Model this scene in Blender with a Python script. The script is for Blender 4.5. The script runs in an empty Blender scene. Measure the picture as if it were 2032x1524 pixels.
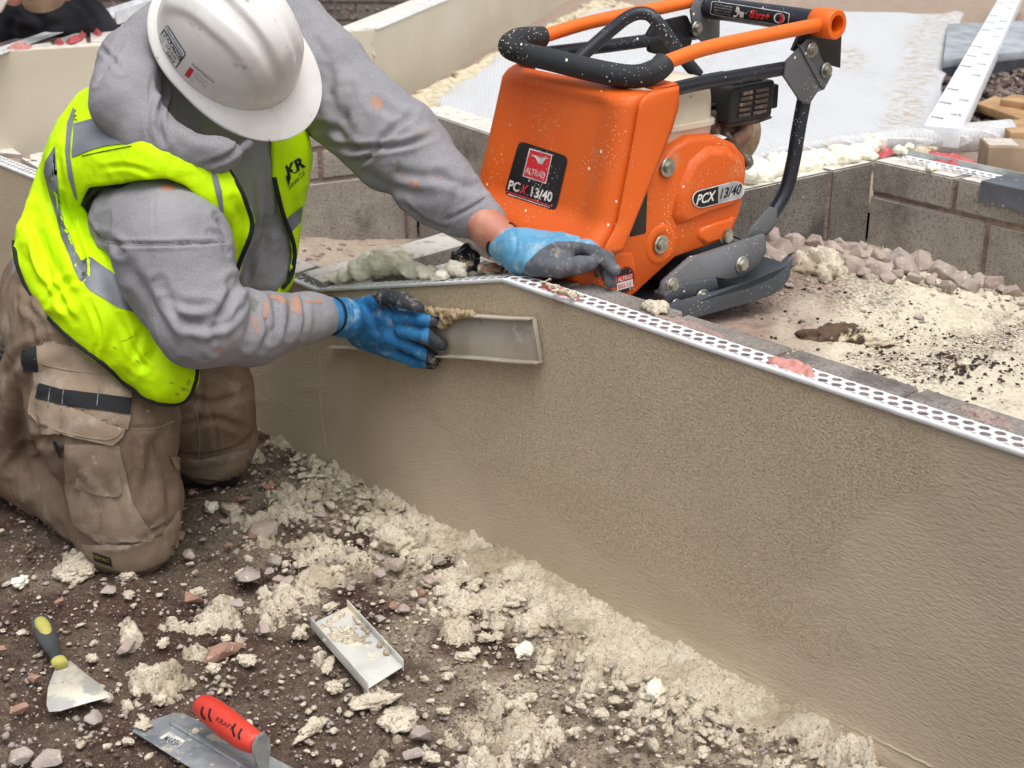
import bpy, bmesh, math, random
import numpy as np
from mathutils import Vector, Matrix, Euler
from mathutils.bvhtree import BVHTree
from mathutils.geometry import tessellate_polygon
S = bpy.context.scene
COL = S.collection
# ------------------------------------------------------------------ camera, sky, sun, exposure
CAM_H = 1.25; PITCH = math.radians(21.7); FPX = 2800.0
cd = bpy.data.cameras.new("camera"); cam = bpy.data.objects.new("camera", cd); COL.objects.link(cam)
cam.location = (0, 0, CAM_H); cam.rotation_euler = (math.pi/2-PITCH, 0, 0)
cd.sensor_width = 36; cd.lens = 36*FPX/2032; cd.clip_start = .05; cd.clip_end = 500
S.camera = cam
cd.dof.use_dof = True; cd.dof.focus_distance = 2.35; cd.dof.aperture_fstop = 9.0
wd = bpy.data.worlds.new("World"); S.world = wd; wd.use_nodes = True
_n = wd.node_tree.nodes; _l = wd.node_tree.links
sky = _n.new("ShaderNodeTexSky"); sky.sky_type = 'NISHITA'; sky.sun_disc = False
SUN_EL = math.radians(70); SUN_AZ = math.radians(158)      # azimuth clockwise from +Y
sky.sun_elevation = SUN_EL; sky.sun_rotation = SUN_AZ; sky.air_density = 1.0; sky.dust_density = 6.0; sky.ozone_density = .6
hs = _n.new("ShaderNodeHueSaturation"); hs.inputs['Saturation'].default_value = .22
_l.new(sky.outputs[0], hs.inputs['Color'])
_l.new(hs.outputs[0], _n["Background"].inputs[0]); _n["Background"].inputs[1].default_value = .15
sd = bpy.data.lights.new("sun", 'SUN'); sd.energy = .85; sd.angle = math.radians(48); sd.color = (1, .985, .97)
so = bpy.data.objects.new("sun", sd); COL.objects.link(so)
_d = Vector((math.sin(SUN_AZ)*math.cos(SUN_EL), math.cos(SUN_AZ)*math.cos(SUN_EL), math.sin(SUN_EL)))
so.rotation_euler = _d.to_track_quat('Z', 'Y').to_euler(); so.location = _d*20
S.view_settings.view_transform = 'Standard'; S.view_settings.look = 'None'
S.view_settings.exposure = .27; S.view_settings.gamma = 1
try: S.view_settings.use_curve_mapping = False
except Exception: pass
# ------------------------------------------------------------------ measuring helpers (photo pixel -> point at a known distance or plane)
CP = np.array([0, 0, CAM_H]); RX = np.array([1., 0, 0])
UX = np.array([0, math.sin(PITCH), math.cos(PITCH)]); WX = np.array([0, math.cos(PITCH), -math.sin(PITCH)])
def ray(u, v): return (u-1016)/FPX*RX-(v-762)/FPX*UX+WX
def P(u, v, d): return CP+ray(u, v)*d
def PZ(u, v, z):
    r = ray(u, v); return CP+r*((z-CP[2])/r[2])
def PP(u, v, p0, n):
    r = ray(u, v); n = np.array(n, float); return CP+r*(np.dot(np.array(p0)-CP, n)/np.dot(r, n))
def proj(X):
    q = np.asarray(X)-CP; d = q@WX
    return 1016+FPX*(q@RX)/d, 762-FPX*(q@UX)/d, d
# ------------------------------------------------------------------ numpy noise
def _h(ix, iy, iz, s):
    n = (ix.astype(np.int64)*374761393+iy.astype(np.int64)*668265263+iz.astype(np.int64)*2147483647+s*974711) & 0xffffffff
    n = ((n ^ (n >> 13))*1274126177) & 0xffffffff
    n = ((n ^ (n >> 16))*2246822519) & 0xffffffff
    return ((n ^ (n >> 15)) & 0xffff)/65535.0
def noise3(x, y, z, s=0):
    x = np.asarray(x, float); y = np.asarray(y, float)+0*x; z = np.asarray(z, float)+0*x
    ix, iy, iz = np.floor(x), np.floor(y), np.floor(z); fx, fy, fz = x-ix, y-iy, z-iz
    fx, fy, fz = [f*f*(3-2*f) for f in (fx, fy, fz)]; r = 0
    for dx in (0, 1):
        for dy in (0, 1):
            for dz in (0, 1):
                r = r+_h(ix+dx, iy+dy, iz+dz, s)*(fx if dx else 1-fx)*(fy if dy else 1-fy)*(fz if dz else 1-fz)
    return r*2-1
def noise2(x, y, s=0):
    ix, iy = np.floor(x), np.floor(y); fx, fy = x-ix, y-iy; z = np.zeros_like(ix)
    fx, fy = fx*fx*(3-2*fx), fy*fy*(3-2*fy)
    return 2*((_h(ix, iy, z, s)*(1-fx)+_h(ix+1, iy, z, s)*fx)*(1-fy)+(_h(ix, iy+1, z, s)*(1-fx)+_h(ix+1, iy+1, z, s)*fx)*fy)-1
def fbm2(x, y, oct=4, s=0):
    r = 0; a = 1
    for o in range(oct): r = r+a*noise2(x*2**o+o*17.3, y*2**o-o*9.1, s+o); a *= .5
    return r/1.8
def fbm3(x, y, z, oct=3, s=0):
    r = 0; a = 1
    for o in range(oct): r = r+a*noise3(x*2**o+o*7.7, y*2**o, z*2**o, s+o); a *= .5
    return r/1.7
def worley2(x, y, s=0):
    ix, iy = np.floor(x), np.floor(y); z = np.zeros_like(ix); f1 = np.full(x.shape, 9.); f2 = f1.copy(); idv = f1.copy()
    for dx in (-1, 0, 1):
        for dy in (-1, 0, 1):
            cx, cy = ix+dx, iy+dy; px = cx+_h(cx, cy, z, s); py = cy+_h(cx, cy, z, s+1)
            d = np.hypot(px-x, py-y); c = _h(cx, cy, z, s+2)
            m = d < f1; f2 = np.where(m, f1, np.minimum(f2, d)); idv = np.where(m, c, idv); f1 = np.where(m, d, f1)
    return f1, f2, idv
def sstep(a, b, x): t = np.clip((x-a)/(b-a), 0, 1); return t*t*(3-2*t)
# ------------------------------------------------------------------ scene objects
def tag(o, label, cat, group=None, kind=None):
    if label: o['label'] = label
    if cat: o['category'] = cat
    if group: o['group'] = group
    if kind: o['kind'] = kind
    return o
def link(o, parent=None):
    COL.objects.link(o)
    if parent is not None: o.parent = parent; o.matrix_parent_inverse = parent.matrix_world.inverted()
    return o
def thing(name, label, cat, loc=(0, 0, 0), group=None):
    o = bpy.data.objects.new(name, None); o.location = [float(c) for c in loc]; o.empty_display_size = .05; COL.objects.link(o)
    o.matrix_world = Matrix.Translation(o.location)
    return tag(o, label, cat, group)
def mk(name, V, Fc, mat=None, parent=None, smooth=False):
    me = bpy.data.meshes.new(name); V = np.asarray(V, float)
    if isinstance(Fc, np.ndarray):
        k = Fc.shape[1]; me.vertices.add(len(V)); me.vertices.foreach_set('co', V.ravel())
        me.loops.add(Fc.size); me.loops.foreach_set('vertex_index', Fc.ravel().astype(np.int32))
        me.polygons.add(len(Fc)); me.polygons.foreach_set('loop_start', np.arange(0, Fc.size, k, dtype=np.int32))
        me.polygons.foreach_set('loop_total', np.full(len(Fc), k, np.int32)); me.update(calc_edges=True); me.validate()
    else:
        me.from_pydata([tuple(v) for v in V], [], [tuple(f) for f in Fc]); me.update()
    if smooth: me.polygons.foreach_set('use_smooth', np.ones(len(me.polygons), bool))
    if mat: me.materials.append(mat)
    o = bpy.data.objects.new(name, me); return link(o, parent)
def bmo(name, bm, mat=None, parent=None, smooth=False, recalc=True):
    if recalc: bmesh.ops.recalc_face_normals(bm, faces=bm.faces[:])
    me = bpy.data.meshes.new(name); bm.to_mesh(me); bm.free()
    if smooth: me.polygons.foreach_set('use_smooth', np.ones(len(me.polygons), bool))
    if mat:
        for m in (mat if isinstance(mat, (list, tuple)) else [mat]): me.materials.append(m)
    o = bpy.data.objects.new(name, me); return link(o, parent)
def attr(o, name, vals):
    a = o.data.attributes.new(name, 'FLOAT', 'POINT'); a.data.foreach_set('value', np.asarray(vals, np.float32))
def shade_auto(o, ang=35):
    me = o.data; me.polygons.foreach_set('use_smooth', np.ones(len(me.polygons), bool))
    bm = bmesh.new(); bm.from_mesh(me); lim = math.radians(ang)
    for e in bm.edges:
        if len(e.link_faces) == 2 and e.calc_face_angle(0) > lim: e.smooth = False
    bm.to_mesh(me); bm.free(); return o
def bm_tube(bm, pts, r, seg=12, caps=True):
    pts = [Vector(p) for p in pts]; n = len(pts); rr = r if hasattr(r, '__len__') else [r]*n
    rings = []; up = None
    for i, q in enumerate(pts):
        t = (pts[min(i+1, n-1)]-pts[max(i-1, 0)]).normalized()
        if up is None: up = t.orthogonal().normalized()
        up = (up-t*up.dot(t)).normalized(); w = t.cross(up)
        rings.append([bm.verts.new(q+(up*math.cos(a)+w*math.sin(a))*rr[i]) for a in [2*math.pi*k/seg for k in range(seg)]])
    for a, b in zip(rings, rings[1:]):
        for k in range(seg): bm.faces.new((a[k], a[(k+1) % seg], b[(k+1) % seg], b[k]))
    if caps: bm.faces.new(rings[0][::-1]); bm.faces.new(rings[-1])
def smooth_path(pts, n=8, closed=False):
    pts = [np.array(p, float) for p in pts]; N = len(pts); out = []
    for i in range(N if closed else N-1):
        g = (lambda k: pts[k % N]) if closed else (lambda k: pts[min(max(k, 0), N-1)])
        a, b, c, d = g(i-1), g(i), g(i+1), g(i+2)
        for k in range(n):
            t = k/n; out.append(.5*((2*b)+(-a+c)*t+(2*a-5*b+4*c-d)*t*t+(-a+3*b-3*c+d)*t**3))
    if not closed: out.append(pts[-1])
    return out
def bm_box(bm, c, ax, ay, az):            # centre and three half-axis vectors
    c, ax, ay, az = Vector(c), Vector(ax), Vector(ay), Vector(az)
    v = [bm.verts.new(c+ax*i+ay*j+az*k) for i in (-1, 1) for j in (-1, 1) for k in (-1, 1)]
    fs = [bm.faces.new([v[q] for q in f]) for f in ((0, 1, 3, 2), (4, 6, 7, 5), (0, 4, 5, 1), (2, 3, 7, 6), (0, 2, 6, 4), (1, 5, 7, 3))]
    return v, fs
def box(name, c, ax, ay, az, mat, parent=None, bev=0, seg=2):
    bm = bmesh.new(); bm_box(bm, c, ax, ay, az)
    if bev: bmesh.ops.bevel(bm, geom=bm.edges[:], offset=bev, segments=seg, affect='EDGES', profile=.5)
    o = bmo(name, bm, mat, parent)
    if bev: shade_auto(o, 50)
    return o
def bm_prism(bm, poly, d):                 # planar 3D polygon pushed by vector d
    d = Vector(d); a = [bm.verts.new(Vector(q)) for q in poly]; b = [bm.verts.new(Vector(q)+d) for q in poly]; n = len(a)
    bm.faces.new(a); bm.faces.new(b[::-1])
    for i in range(n): bm.faces.new((a[i], b[i], b[(i+1) % n], a[(i+1) % n]))
def prism(name, poly, d, mat, parent=None, bev=0, seg=2):
    bm = bmesh.new(); bm_prism(bm, poly, d)
    if bev: bmesh.ops.bevel(bm, geom=bm.edges[:], offset=bev, segments=seg, affect='EDGES', profile=.5, clamp_overlap=True)
    bmesh.ops.triangulate(bm, faces=[f for f in bm.faces if len(f.verts) > 4])
    o = bmo(name, bm, mat, parent)
    if bev: shade_auto(o, 50)
    return o
def inpoly(x, y, poly):
    r = np.zeros(np.shape(x), bool); n = len(poly)
    for i in range(n):
        x1, y1 = poly[i]; x2, y2 = poly[(i+1) % n]
        if y1 == y2: continue
        c = ((y1 > y) != (y2 > y)) & (x < (x2-x1)*(y-y1)/(y2-y1)+x1); r ^= c
    return r
def pldist(x, y, poly, closed=False):
    d = np.full(np.shape(x), 1e9); n = len(poly)
    for i in range(n if closed else n-1):
        ax, ay = poly[i]; bx, by = poly[(i+1) % n]; L = (bx-ax)**2+(by-ay)**2+1e-9
        t = np.clip(((x-ax)*(bx-ax)+(y-ay)*(by-ay))/L, 0, 1); d = np.minimum(d, np.hypot(x-ax-t*(bx-ax), y-ay-t*(by-ay)))
    return d
def spoly(x, y, poly): d = pldist(x, y, poly, True); return np.where(inpoly(x, y, poly), -d, d)
# ------------------------------------------------------------------ materials
def lin(c):
    c = [k/255 for k in c]; return tuple(k/12.92 if k <= .04045 else ((k+.055)/1.055)**2.4 for k in c)+(1,)
class MT:
    def __init__(s, name, rough=.8, metal=0, spec=.5):
        s.m = bpy.data.materials.new(name); s.m.use_nodes = True; s.t = s.m.node_tree; s.n = s.t.nodes; s.l = s.t.links
        s.b = s.n['Principled BSDF']; s.b.inputs['Roughness'].default_value = rough; s.b.inputs['Metallic'].default_value = metal
        s.b.inputs['Specular IOR Level'].default_value = spec
        s.co = s.n.new('ShaderNodeTexCoord').outputs['Object']; s.hh = None; s.c = None
    def map(s, scale=(1, 1, 1), rot=(0, 0, 0)):
        m = s.n.new('ShaderNodeMapping'); m.inputs['Scale'].default_value = scale; m.inputs['Rotation'].default_value = rot
        s.l.new(s.co, m.inputs[0]); return m.outputs[0]
    def noise(s, scale, detail=4, rough=.55, vec=None, dist=0):
        n = s.n.new('ShaderNodeTexNoise'); n.inputs['Scale'].default_value = scale; n.inputs['Detail'].default_value = detail
        n.inputs['Roughness'].default_value = rough; n.inputs['Distortion'].default_value = dist; s.l.new(vec or s.co, n.inputs['Vector']); return n.outputs[0]
    def vor(s, scale, feature='F1', out=0, vec=None, rand=1):
        n = s.n.new('ShaderNodeTexVoronoi'); n.feature = feature; n.inputs['Scale'].default_value = scale; n.inputs['Randomness'].default_value = rand
        s.l.new(vec or s.co, n.inputs['Vector']); return n.outputs[out]
    def ramp(s, f, a, b, va=0, vb=1):
        n = s.n.new('ShaderNodeMapRange'); n.interpolation_type = 'SMOOTHSTEP'; s.l.new(f, n.inputs[0])
        for i, q in zip((1, 2, 3, 4), (a, b, va, vb)): n.inputs[i].default_value = q
        return n.outputs[0]
    def math(s, op, a, b=None):
        n = s.n.new('ShaderNodeMath'); n.operation = op
        for i, q in enumerate((a, b)):
            if q is None: continue
            if isinstance(q, (int, float)): n.inputs[i].default_value = q
            else: s.l.new(q, n.inputs[i])
        return n.outputs[0]
    def att(s, name):
        n = s.n.new('ShaderNodeAttribute'); n.attribute_name = name; return n.outputs['Fac']
    def mix(s, f, a, b):
        n = s.n.new('ShaderNodeMix'); n.data_type = 'RGBA'
        if isinstance(f, (int, float)): n.inputs[0].default_value = f
        else: s.l.new(f, n.inputs[0])
        for i, q in ((6, a), (7, b)):
            if isinstance(q, tuple): n.inputs[i].default_value = q if len(q) == 4 else lin(q)
            else: s.l.new(q, n.inputs[i])
        return n.outputs[2]
    def col(s, c):
        s.c = c
        if isinstance(c, tuple): s.b.inputs['Base Color'].default_value = lin(c) if len(c) == 3 else c
        else: s.l.new(c, s.b.inputs['Base Color'])
        return s
    def rough(s, f): s.l.new(f, s.b.inputs['Roughness'])
    def bump(s, h, dist=.002, strength=1):
        n = s.n.new('ShaderNodeBump'); n.inputs['Strength'].default_value = strength; n.inputs['Distance'].default_value = dist
        s.l.new(h, n.inputs['Height'])
        if s.hh: s.l.new(s.hh, n.inputs['Normal'])
        s.hh = n.outputs[0]; s.l.new(s.hh, s.b.inputs['Normal']); return s
def simple(name, c, rough=.7, metal=0, c2=None, sc=30, bump=0, bsc=80, spec=.5, spots=None):
    m = MT(name, rough, metal, spec); c2 = c2 or tuple(int(k*.8) for k in c)
    k = m.mix(m.ramp(m.noise(sc, 5), .35, .65), c, c2)
    for (cc, s2, lo, hi) in (spots or []): k = m.mix(m.ramp(m.noise(s2, 6, .65), lo, hi), k, cc)
    m.col(k)
    if bump: m.bump(m.noise(bsc, 5, .6), bump)
    return m.m
# ------------------------------------------------------------------ materials of the setting
def m_render(name, c1, c2, att=True):
    m = MT(name, .85, 0, .25)
    big = m.ramp(m.noise(3.5, 4), .3, .7); k = m.mix(big, c1, c2)
    fine = m.noise(300, 4, .6, m.map((1, 1, 1)), .9); st = m.noise(120, 3, .5, m.map((.8, .8, 2.4)), .3)
    if att:
        r = m.att('rough'); grain = m.ramp(fine, .40, .56)
        k = m.mix(r, k, (218, 200, 172)); k = m.mix(m.math('MULTIPLY', m.math('SUBTRACT', 1.0, grain), m.math('MULTIPLY', r, .42)), k, (132, 111, 88))
        m.col(k)
        h = m.math('MULTIPLY', fine, m.math('ADD', m.math('MULTIPLY', r, 1.0), .13)); m.bump(h, .0042, 1)
        m.bump(st, .0020, .9)
        m.bump(m.noise(9, 3), .004, .5)
    else:
        m.col(k); m.bump(fine, .0012, .7); m.bump(m.noise(7, 3), .006, .5)
    return m.m
M = {}
M['render'] = m_render('wet_render', (199, 183, 160), (189, 173, 150))
M['cream'] = m_render('dry_cream_render', (214, 205, 186), (206, 196, 175), False)
def m_block(name, c1, c2, c3, dust=0):
    m = MT(name, .95, 0, .2); n = m.noise(190, 4, .75); k = m.mix(m.ramp(m.noise(11, 5), .35, .65), c1, c2)
    k = m.mix(m.ramp(n, .52, .62), k, c3); k = m.mix(m.ramp(m.noise(230, 3, .65), .60, .68, 0, .75), k, (200, 193, 182))
    k = m.mix(m.ramp(m.noise(5, 5, .6), .52, .72), k, tuple(int(q*.62) for q in c1))
    if dust:
        g = m.n.new('ShaderNodeNewGeometry'); sx = m.n.new('ShaderNodeSeparateXYZ'); m.l.new(g.outputs['Normal'], sx.inputs[0])
        k = m.mix(m.math('MULTIPLY', m.ramp(sx.outputs[2], .5, .9), m.ramp(m.noise(38, 6, .7), .3, .48)), k, (238, 233, 223))
    m.col(k); m.bump(n, .006, 1); m.bump(m.noise(60, 5, .6), .004, .6); return m.m
M['block'] = m_block('concrete_block', (180, 173, 164), (165, 157, 148), (128, 119, 111), 1)
M['block_dark'] = m_block('damp_concrete_block', (142, 137, 130), (124, 119, 112), (88, 83, 78), 1)
M['block_grey'] = m_block('grey_concrete', (186, 178, 168), (168, 160, 150), (140, 132, 124), 1)
M['mortar'] = simple('brown_mortar', (140, 121, 111), .95, c2=(114, 96, 88), sc=40, bump=.006, bsc=120)
M['bedpink'] = simple('pinkish_mortar', (142, 120, 116), .95, c2=(98, 88, 90), sc=70, bump=.004, bsc=150)
M['bead'] = simple('white_pvc', (236, 238, 240), .45, c2=(220, 222, 224), sc=20, spots=[((190, 170, 150), 60, .66, .74)])
M['pink'] = simple('pink_sealant', (202, 144, 134), .6, c2=(190, 128, 120), sc=60, bump=.002)
M['red'] = simple('red_sealant', (196, 98, 96), .55, c2=(172, 76, 76), sc=50, bump=.002)
M['foam'] = simple('expanding_foam', (243, 239, 221), .75, c2=(238, 232, 208), sc=30, bump=.006, bsc=55, spots=[((240, 238, 222), 90, .5, .62)])
# ------------------------------------------------------------------ near wall: one face line, low to the left, rising to full height
A0 = PZ(640, 918, 0); B0 = PZ(1742, 1513, 0); WT = (B0-A0)/np.linalg.norm(B0-A0); WN = np.array([WT[1], -WT[0], 0])
WB = -WN                                                # into the planter
ZL, ZH = .385, .536; S0, S1 = .016, .573
def wtop(s): return ZL+(ZH-ZL)*np.clip((np.asarray(s)-S0)/(S1-S0), 0, 1)
def wp(s, z, off=0.): return A0+WT*s+WB*off+np.array([0, 0, z])
wall = thing('retaining_wall', 'long low wall of fresh wet beige render with white perforated bead on top', 'wall', A0); wall['kind'] = 'thing'
svals = np.arange(-3.2, 2.6, .0125); nz = 44
SV, TV = np.meshgrid(svals, np.linspace(0, 1, nz), indexing='ij'); ztop = wtop(SV); ZV = -.06+(ztop+.06-.003)*TV
off = -.004*sstep(.035, .02, ZV)*(SV > .9)-.0015*noise2(SV*9, ZV*9, 4)
V = A0+SV[..., None]*WT+off[..., None]*WB; V[..., 2] = ZV
ii = np.arange(SV.size).reshape(SV.shape)
Fq = np.stack([ii[:-1, :-1], ii[1:, :-1], ii[1:, 1:], ii[:-1, 1:]], -1).reshape(-1, 4)
rc = mk('render_coat', V.reshape(-1, 3), Fq, M['render'], wall, True)
# trowelled rough area measured on the photograph, stored as a surface-finish attribute
uu, vv, _ = proj(V.reshape(-1, 3))
rp = [(560, 560), (1000, 545), (1700, 780), (1860, 880), (1850, 940), (1760, 1000), (1700, 1040), (1655, 1110), (1560, 1160), (1730, 1290), (1690, 1330), (1500, 1262), (1330, 1165), (1180, 1080), (1030, 1000), (930, 900), (820, 790), (690, 720), (560, 700)]
ds = spoly(uu, vv, rp); rg = sstep(30, -25, ds+26*noise2(uu/40, vv/40, 3)+16*noise2(uu/14, vv/14, 5))
rg = rg*(.85+.15*sstep(.1, .5, noise2(uu/150, vv/110, 8)+.5))
rg = np.maximum(rg, .75*sstep(.25, .6, noise2(uu/50, vv/35, 9))*(uu < 640)*(vv < 800)); attr(rc, 'rough', rg)
# block core behind the coat, split in blocks that show on top
bm = bmesh.new(); bmp = bmesh.new(); s = -3.2; k = 0
M['core_grey'] = m_block('grey_core', (166, 158, 152), (148, 140, 134), (118, 110, 105), 0); M['core_pink'] = m_block('pink_core', (192, 170, 160), (176, 152, 142), (150, 126, 118), 0)
random.seed(4)
while s < 2.55:
    L = .215; e = min(s+L-.010, 2.6); za, zb = float(wtop(s)), float(wtop(e)); dz = random.uniform(-.003, .001)
    pts = [wp(s, -.1, .012), wp(e, -.1, .012), wp(e, zb-.006+dz, .012), wp(s, za-.006+dz, .012)]
    bm_prism(bmp if (.93 < s < 1.08 or s > 1.40 or (s < -.9)) else bm, pts, WB*.100)
    s += L
for q_ in (bm, bmp): bmesh.ops.bevel(q_, geom=q_.edges[:], offset=.003, segments=1, affect='EDGES')
bmo('block_core', bm, M['core_grey'], wall); bmo('block_core', bmp, M['core_pink'], wall)
bm = bmesh.new(); zz = [wp(-3.2, -.1, .016), wp(2.6, -.1, .016), wp(2.6, ZH-.013, .016), wp(S1, ZH-.013, .016), wp(S0, ZL-.013, .016), wp(-3.2, ZL-.013, .016)]
bm_prism(bm, zz, WB*.090); bmo('mortar_bed', bm, M['mortar'], wall)
# perforated bead: nose + flange with two staggered rows of hexagonal holes
def bead(name, f, L, width, mat, parent, pitch=.0225, hole=.0088, nose=.0045, rows=2, flip=1):
    """f(s, t) -> world point; s along, t across from the nose, third arg height"""
    bm = bmesh.new(); w0 = nose; rh = (width-nose)/rows; R_ = pitch/math.sqrt(3); TY = .85
    nn = int(L/.05)
    prof = [(-.0020, -.0045), (-.0028, -.001), (-.0022, .0014), (.0010, .0020), (w0, .0012), (w0, -.001)]
    rings = []
    for i in range(nn+1): rings.append([bm.verts.new(Vector(f(L*i/nn, a, b))) for a, b in prof])
    for a, b in zip(rings, rings[1:]):
        for j in range(len(prof)-1): bm.faces.new((a[j], b[j], b[j+1], a[j+1]))
    for (ta, tb) in ((w0, w0+.0035), (width-.003, width+.001)):
        rr = [[bm.verts.new(Vector(f(L*i/nn, t, .0008))) for t in (ta, tb)] for i in range(nn+1)]
        for a, b in zip(rr, rr[1:]): bm.faces.new((a[0], b[0], b[1], a[1]))
    for r in range(rows):
        tc = w0+.0017+TY*(R_*.86+r*R_*1.5); n = int(L/pitch)
        for i in range(n):
            sc = (i+.5+(.5 if r % 2 else 0))*pitch
            o_, i_, d_ = [], [], []
            for q in range(6):
                an = math.radians(60*q+30)
                o_.append(bm.verts.new(Vector(f(sc+R_*math.cos(an), tc+TY*R_*math.sin(an), .0012))))
                i_.append(bm.verts.new(Vector(f(sc+hole*math.cos(an+math.pi*0), tc+TY*hole*math.sin(an), .0010))))
                d_.append(bm.verts.new(Vector(f(sc+hole*math.cos(an), tc+TY*hole*math.sin(an), .0001))))
            for q in range(6):
                w = (q+1) % 6; bm.faces.new((o_[q], o_[w], i_[w], i_[q])); bm.faces.new((i_[q], i_[w], d_[w], d_[q]))
    return bmo(name, bm, mat, parent)
bw = .0415
bead('edge_bead', lambda s, t, h: wp(S1+s, ZH+.001+h, t-.002), 1.9, bw, M['bead'], wall)
def ramp_f(s, t, h):
    q = S0+s*(S1-S0)/math.hypot(S1-S0, ZH-ZL); return wp(q, float(wtop(q))+.001+h, t-.002)
bead('edge_bead', ramp_f, math.hypot(S1-S0, ZH-ZL), bw, M['bead'], wall)
bead('edge_bead', lambda s, t, h: wp(-3.0+s, ZL+.001+h, t-.002), 3.0+S0, bw, M['bead'], wall)
def patch(name, poly_px, z, h, mat, parent, seed=0, n=64, amp=.002):
    """irregular low blob over a pixel outline lying on height z"""
    poly = [PZ(u, v, z)[:2] for u, v in poly_px]; xs = [q[0] for q in poly]; ys = [q[1] for q in poly]
    X, Y = np.meshgrid(np.linspace(min(xs)-.01, max(xs)+.01, n), np.linspace(min(ys)-.01, max(ys)+.01, n), indexing='ij')
    sc = max(max(xs)-min(xs), max(ys)-min(ys)); d = spoly(X, Y, poly)+.0015*noise2(X*90, Y*90, seed)
    H = z-.006+(h+.006)*sstep(.003, -min(.012, sc*.2), d)*(1+.5*noise2(X*70, Y*70, seed+2))+amp*noise2(X*160, Y*160, seed+1)
    ii = np.arange(n*n).reshape(n, n); Fq = np.stack([ii[:-1, :-1], ii[1:, :-1], ii[1:, 1:], ii[:-1, 1:]], -1).reshape(-1, 4)
    keep = (d.ravel()[Fq] < .004).any(1)
    return mk(name, np.stack([X, Y, H], -1).reshape(-1, 3), Fq[keep], mat, parent, True)
prism('mortar_bed', [wp(S1, ZH+.0008, .004), wp(2.5, ZH+.0008, .004), wp(2.5, ZH+.0008, .040), wp(S1, ZH+.0008, .040)], (0, 0, -.01), M['bedpink'], wall)
prism('mortar_bed', [wp(-3.1, ZL+.0008, .004), wp(S0, ZL+.0008, .004), wp(S0, ZL+.0008, .040), wp(-3.1, ZL+.0008, .040)], (0, 0, -.01), M['bedpink'], wall)
patch('sealant_patch', [(1510, 713), (1532, 705), (1575, 712), (1614, 730), (1624, 748), (1602, 750), (1556, 734)], ZH+.002, .004, M['pink'], wall, 3)
patch('sealant_patch', [(1062, 567), (1090, 566), (1130, 572), (1168, 590), (1150, 597), (1105, 588)], ZH+.002, .003, M['red'], wall, 5)
# grey mortar smears on the block tops
for (u, v, w) in ((1360, 640, 80), (1960, 820, 60)):
    patch('mortar_smear', [(u-w, v-18), (u, v-8), (u+w, v+22), (u+w*.9, v+34), (u, v+18), (u-w, v-2)], ZH-.004, .003, M['core_pink'], wall, int(u))
# ------------------------------------------------------------------ inner walls of the planter
def run_wall(name, label, p, q, z0, z1, thick, courses, mat, blen, rough_seed, joint=.010, top_h=None, mortar='mortar', gap=0):
    """courses: heights from the top down; the face line p->q, thickness to the left of it"""
    p = np.array(p[:2], float); q = np.array(q[:2], float); L = np.linalg.norm(q-p); t = (q-p)/L; nn = np.array([-t[1], t[0]])
    o = thing(name, label, 'wall', (p[0], p[1], z0)); o['kind'] = 'thing'; bm = bmesh.new(); z = z1; rnd = random.Random(rough_seed); fi = 0
    for hgt in courses:
        zb = max(z-hgt, z0-.05); s = -blen*rnd.uniform(.1, .9) if fi else -gap; fi += 1
        while s < L:
            a, b = max(s, 0), min(s+blen, L)
            if b-a > .02:
                c = p+t*(a+b)/2+nn*(thick/2+rnd.uniform(-.002, .002))
                bm_box(bm, (c[0], c[1], (z+zb)/2), (*(t*(b-a)/2), 0), (*(nn*thick/2), 0), (0, 0, (z-zb)/2))
            s += blen+joint
        z = zb-joint; blen = max(blen, .44)
        if z < z0: break
    bmesh.ops.bevel(bm, geom=bm.edges[:], offset=.0035, segments=2, affect='EDGES')
    w = bmo('blocks', bm, mat, o); shade_auto(w, 40)
    bm = bmesh.new(); c = p+t*L/2+nn*thick/2
    bm_box(bm, (c[0], c[1], (z0-.05+z1-.006)/2), (*(t*(L/2-.003)), 0), (*(nn*(thick/2-.004)), 0), (0, 0, (z1-.006-z0+.05)/2))
    bmo('mortar_joints', bm, M[mortar], o); return o
Z2 = .533
cA = PZ(825, 215, Z2); cB = PZ(956, 259, Z2); cC = PZ(1480, 372, Z2); cD = PZ(1735, 318, Z2); cE = PZ(1920, 358, Z2)
dD = (cE-cD)/np.linalg.norm(cE-cD); dC = (cD-cC)/np.linalg.norm(cD-cC); cF = cD+dD*1.6
# block wall at the right of the planter (two legs)
run_wall('planter_wall', 'grey block wall facing the camera on the right, brick course over rough blocks', cD+dC*.0, cF, .2, Z2, .1, [.072, .215], M['block'], .215, 3)
dB = (cB-cA)/np.linalg.norm(cB-cA)
# meeting point of the leg behind the machine
def isect(p, d, q, e):
    k = np.linalg.solve(np.array([[d[0], -e[0]], [d[1], -e[1]]]), np.array([q[0]-p[0], q[1]-p[1]])); return p+d*k[0]
cX = isect(cA, dB, cC, dC)
run_wall('planter_wall', 'dark damp block wall right behind the orange machine, topped with a line of pale foam', cX, cD-dC*.001, .2, Z2-.004, .1, [.30], M['block_dark'], .44, 5)
run_wall('planter_wall', 'short block wall with dusty white top running back from behind the orange machine', cA, cX-dB*.004, .1, Z2-.001, .1, [.16, .215], M['block'], .44, 7)
cG = PZ(500, 247, Z2)
run_wall('planter_wall', 'block wall of two brick courses over big blocks between the worker and his arm', cG, cA-(cA-cG)/np.linalg.norm(cA-cG)*.004, .1, Z2-.002, .1, [.075, .075, .215], M['block'], .47, 12)

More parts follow.
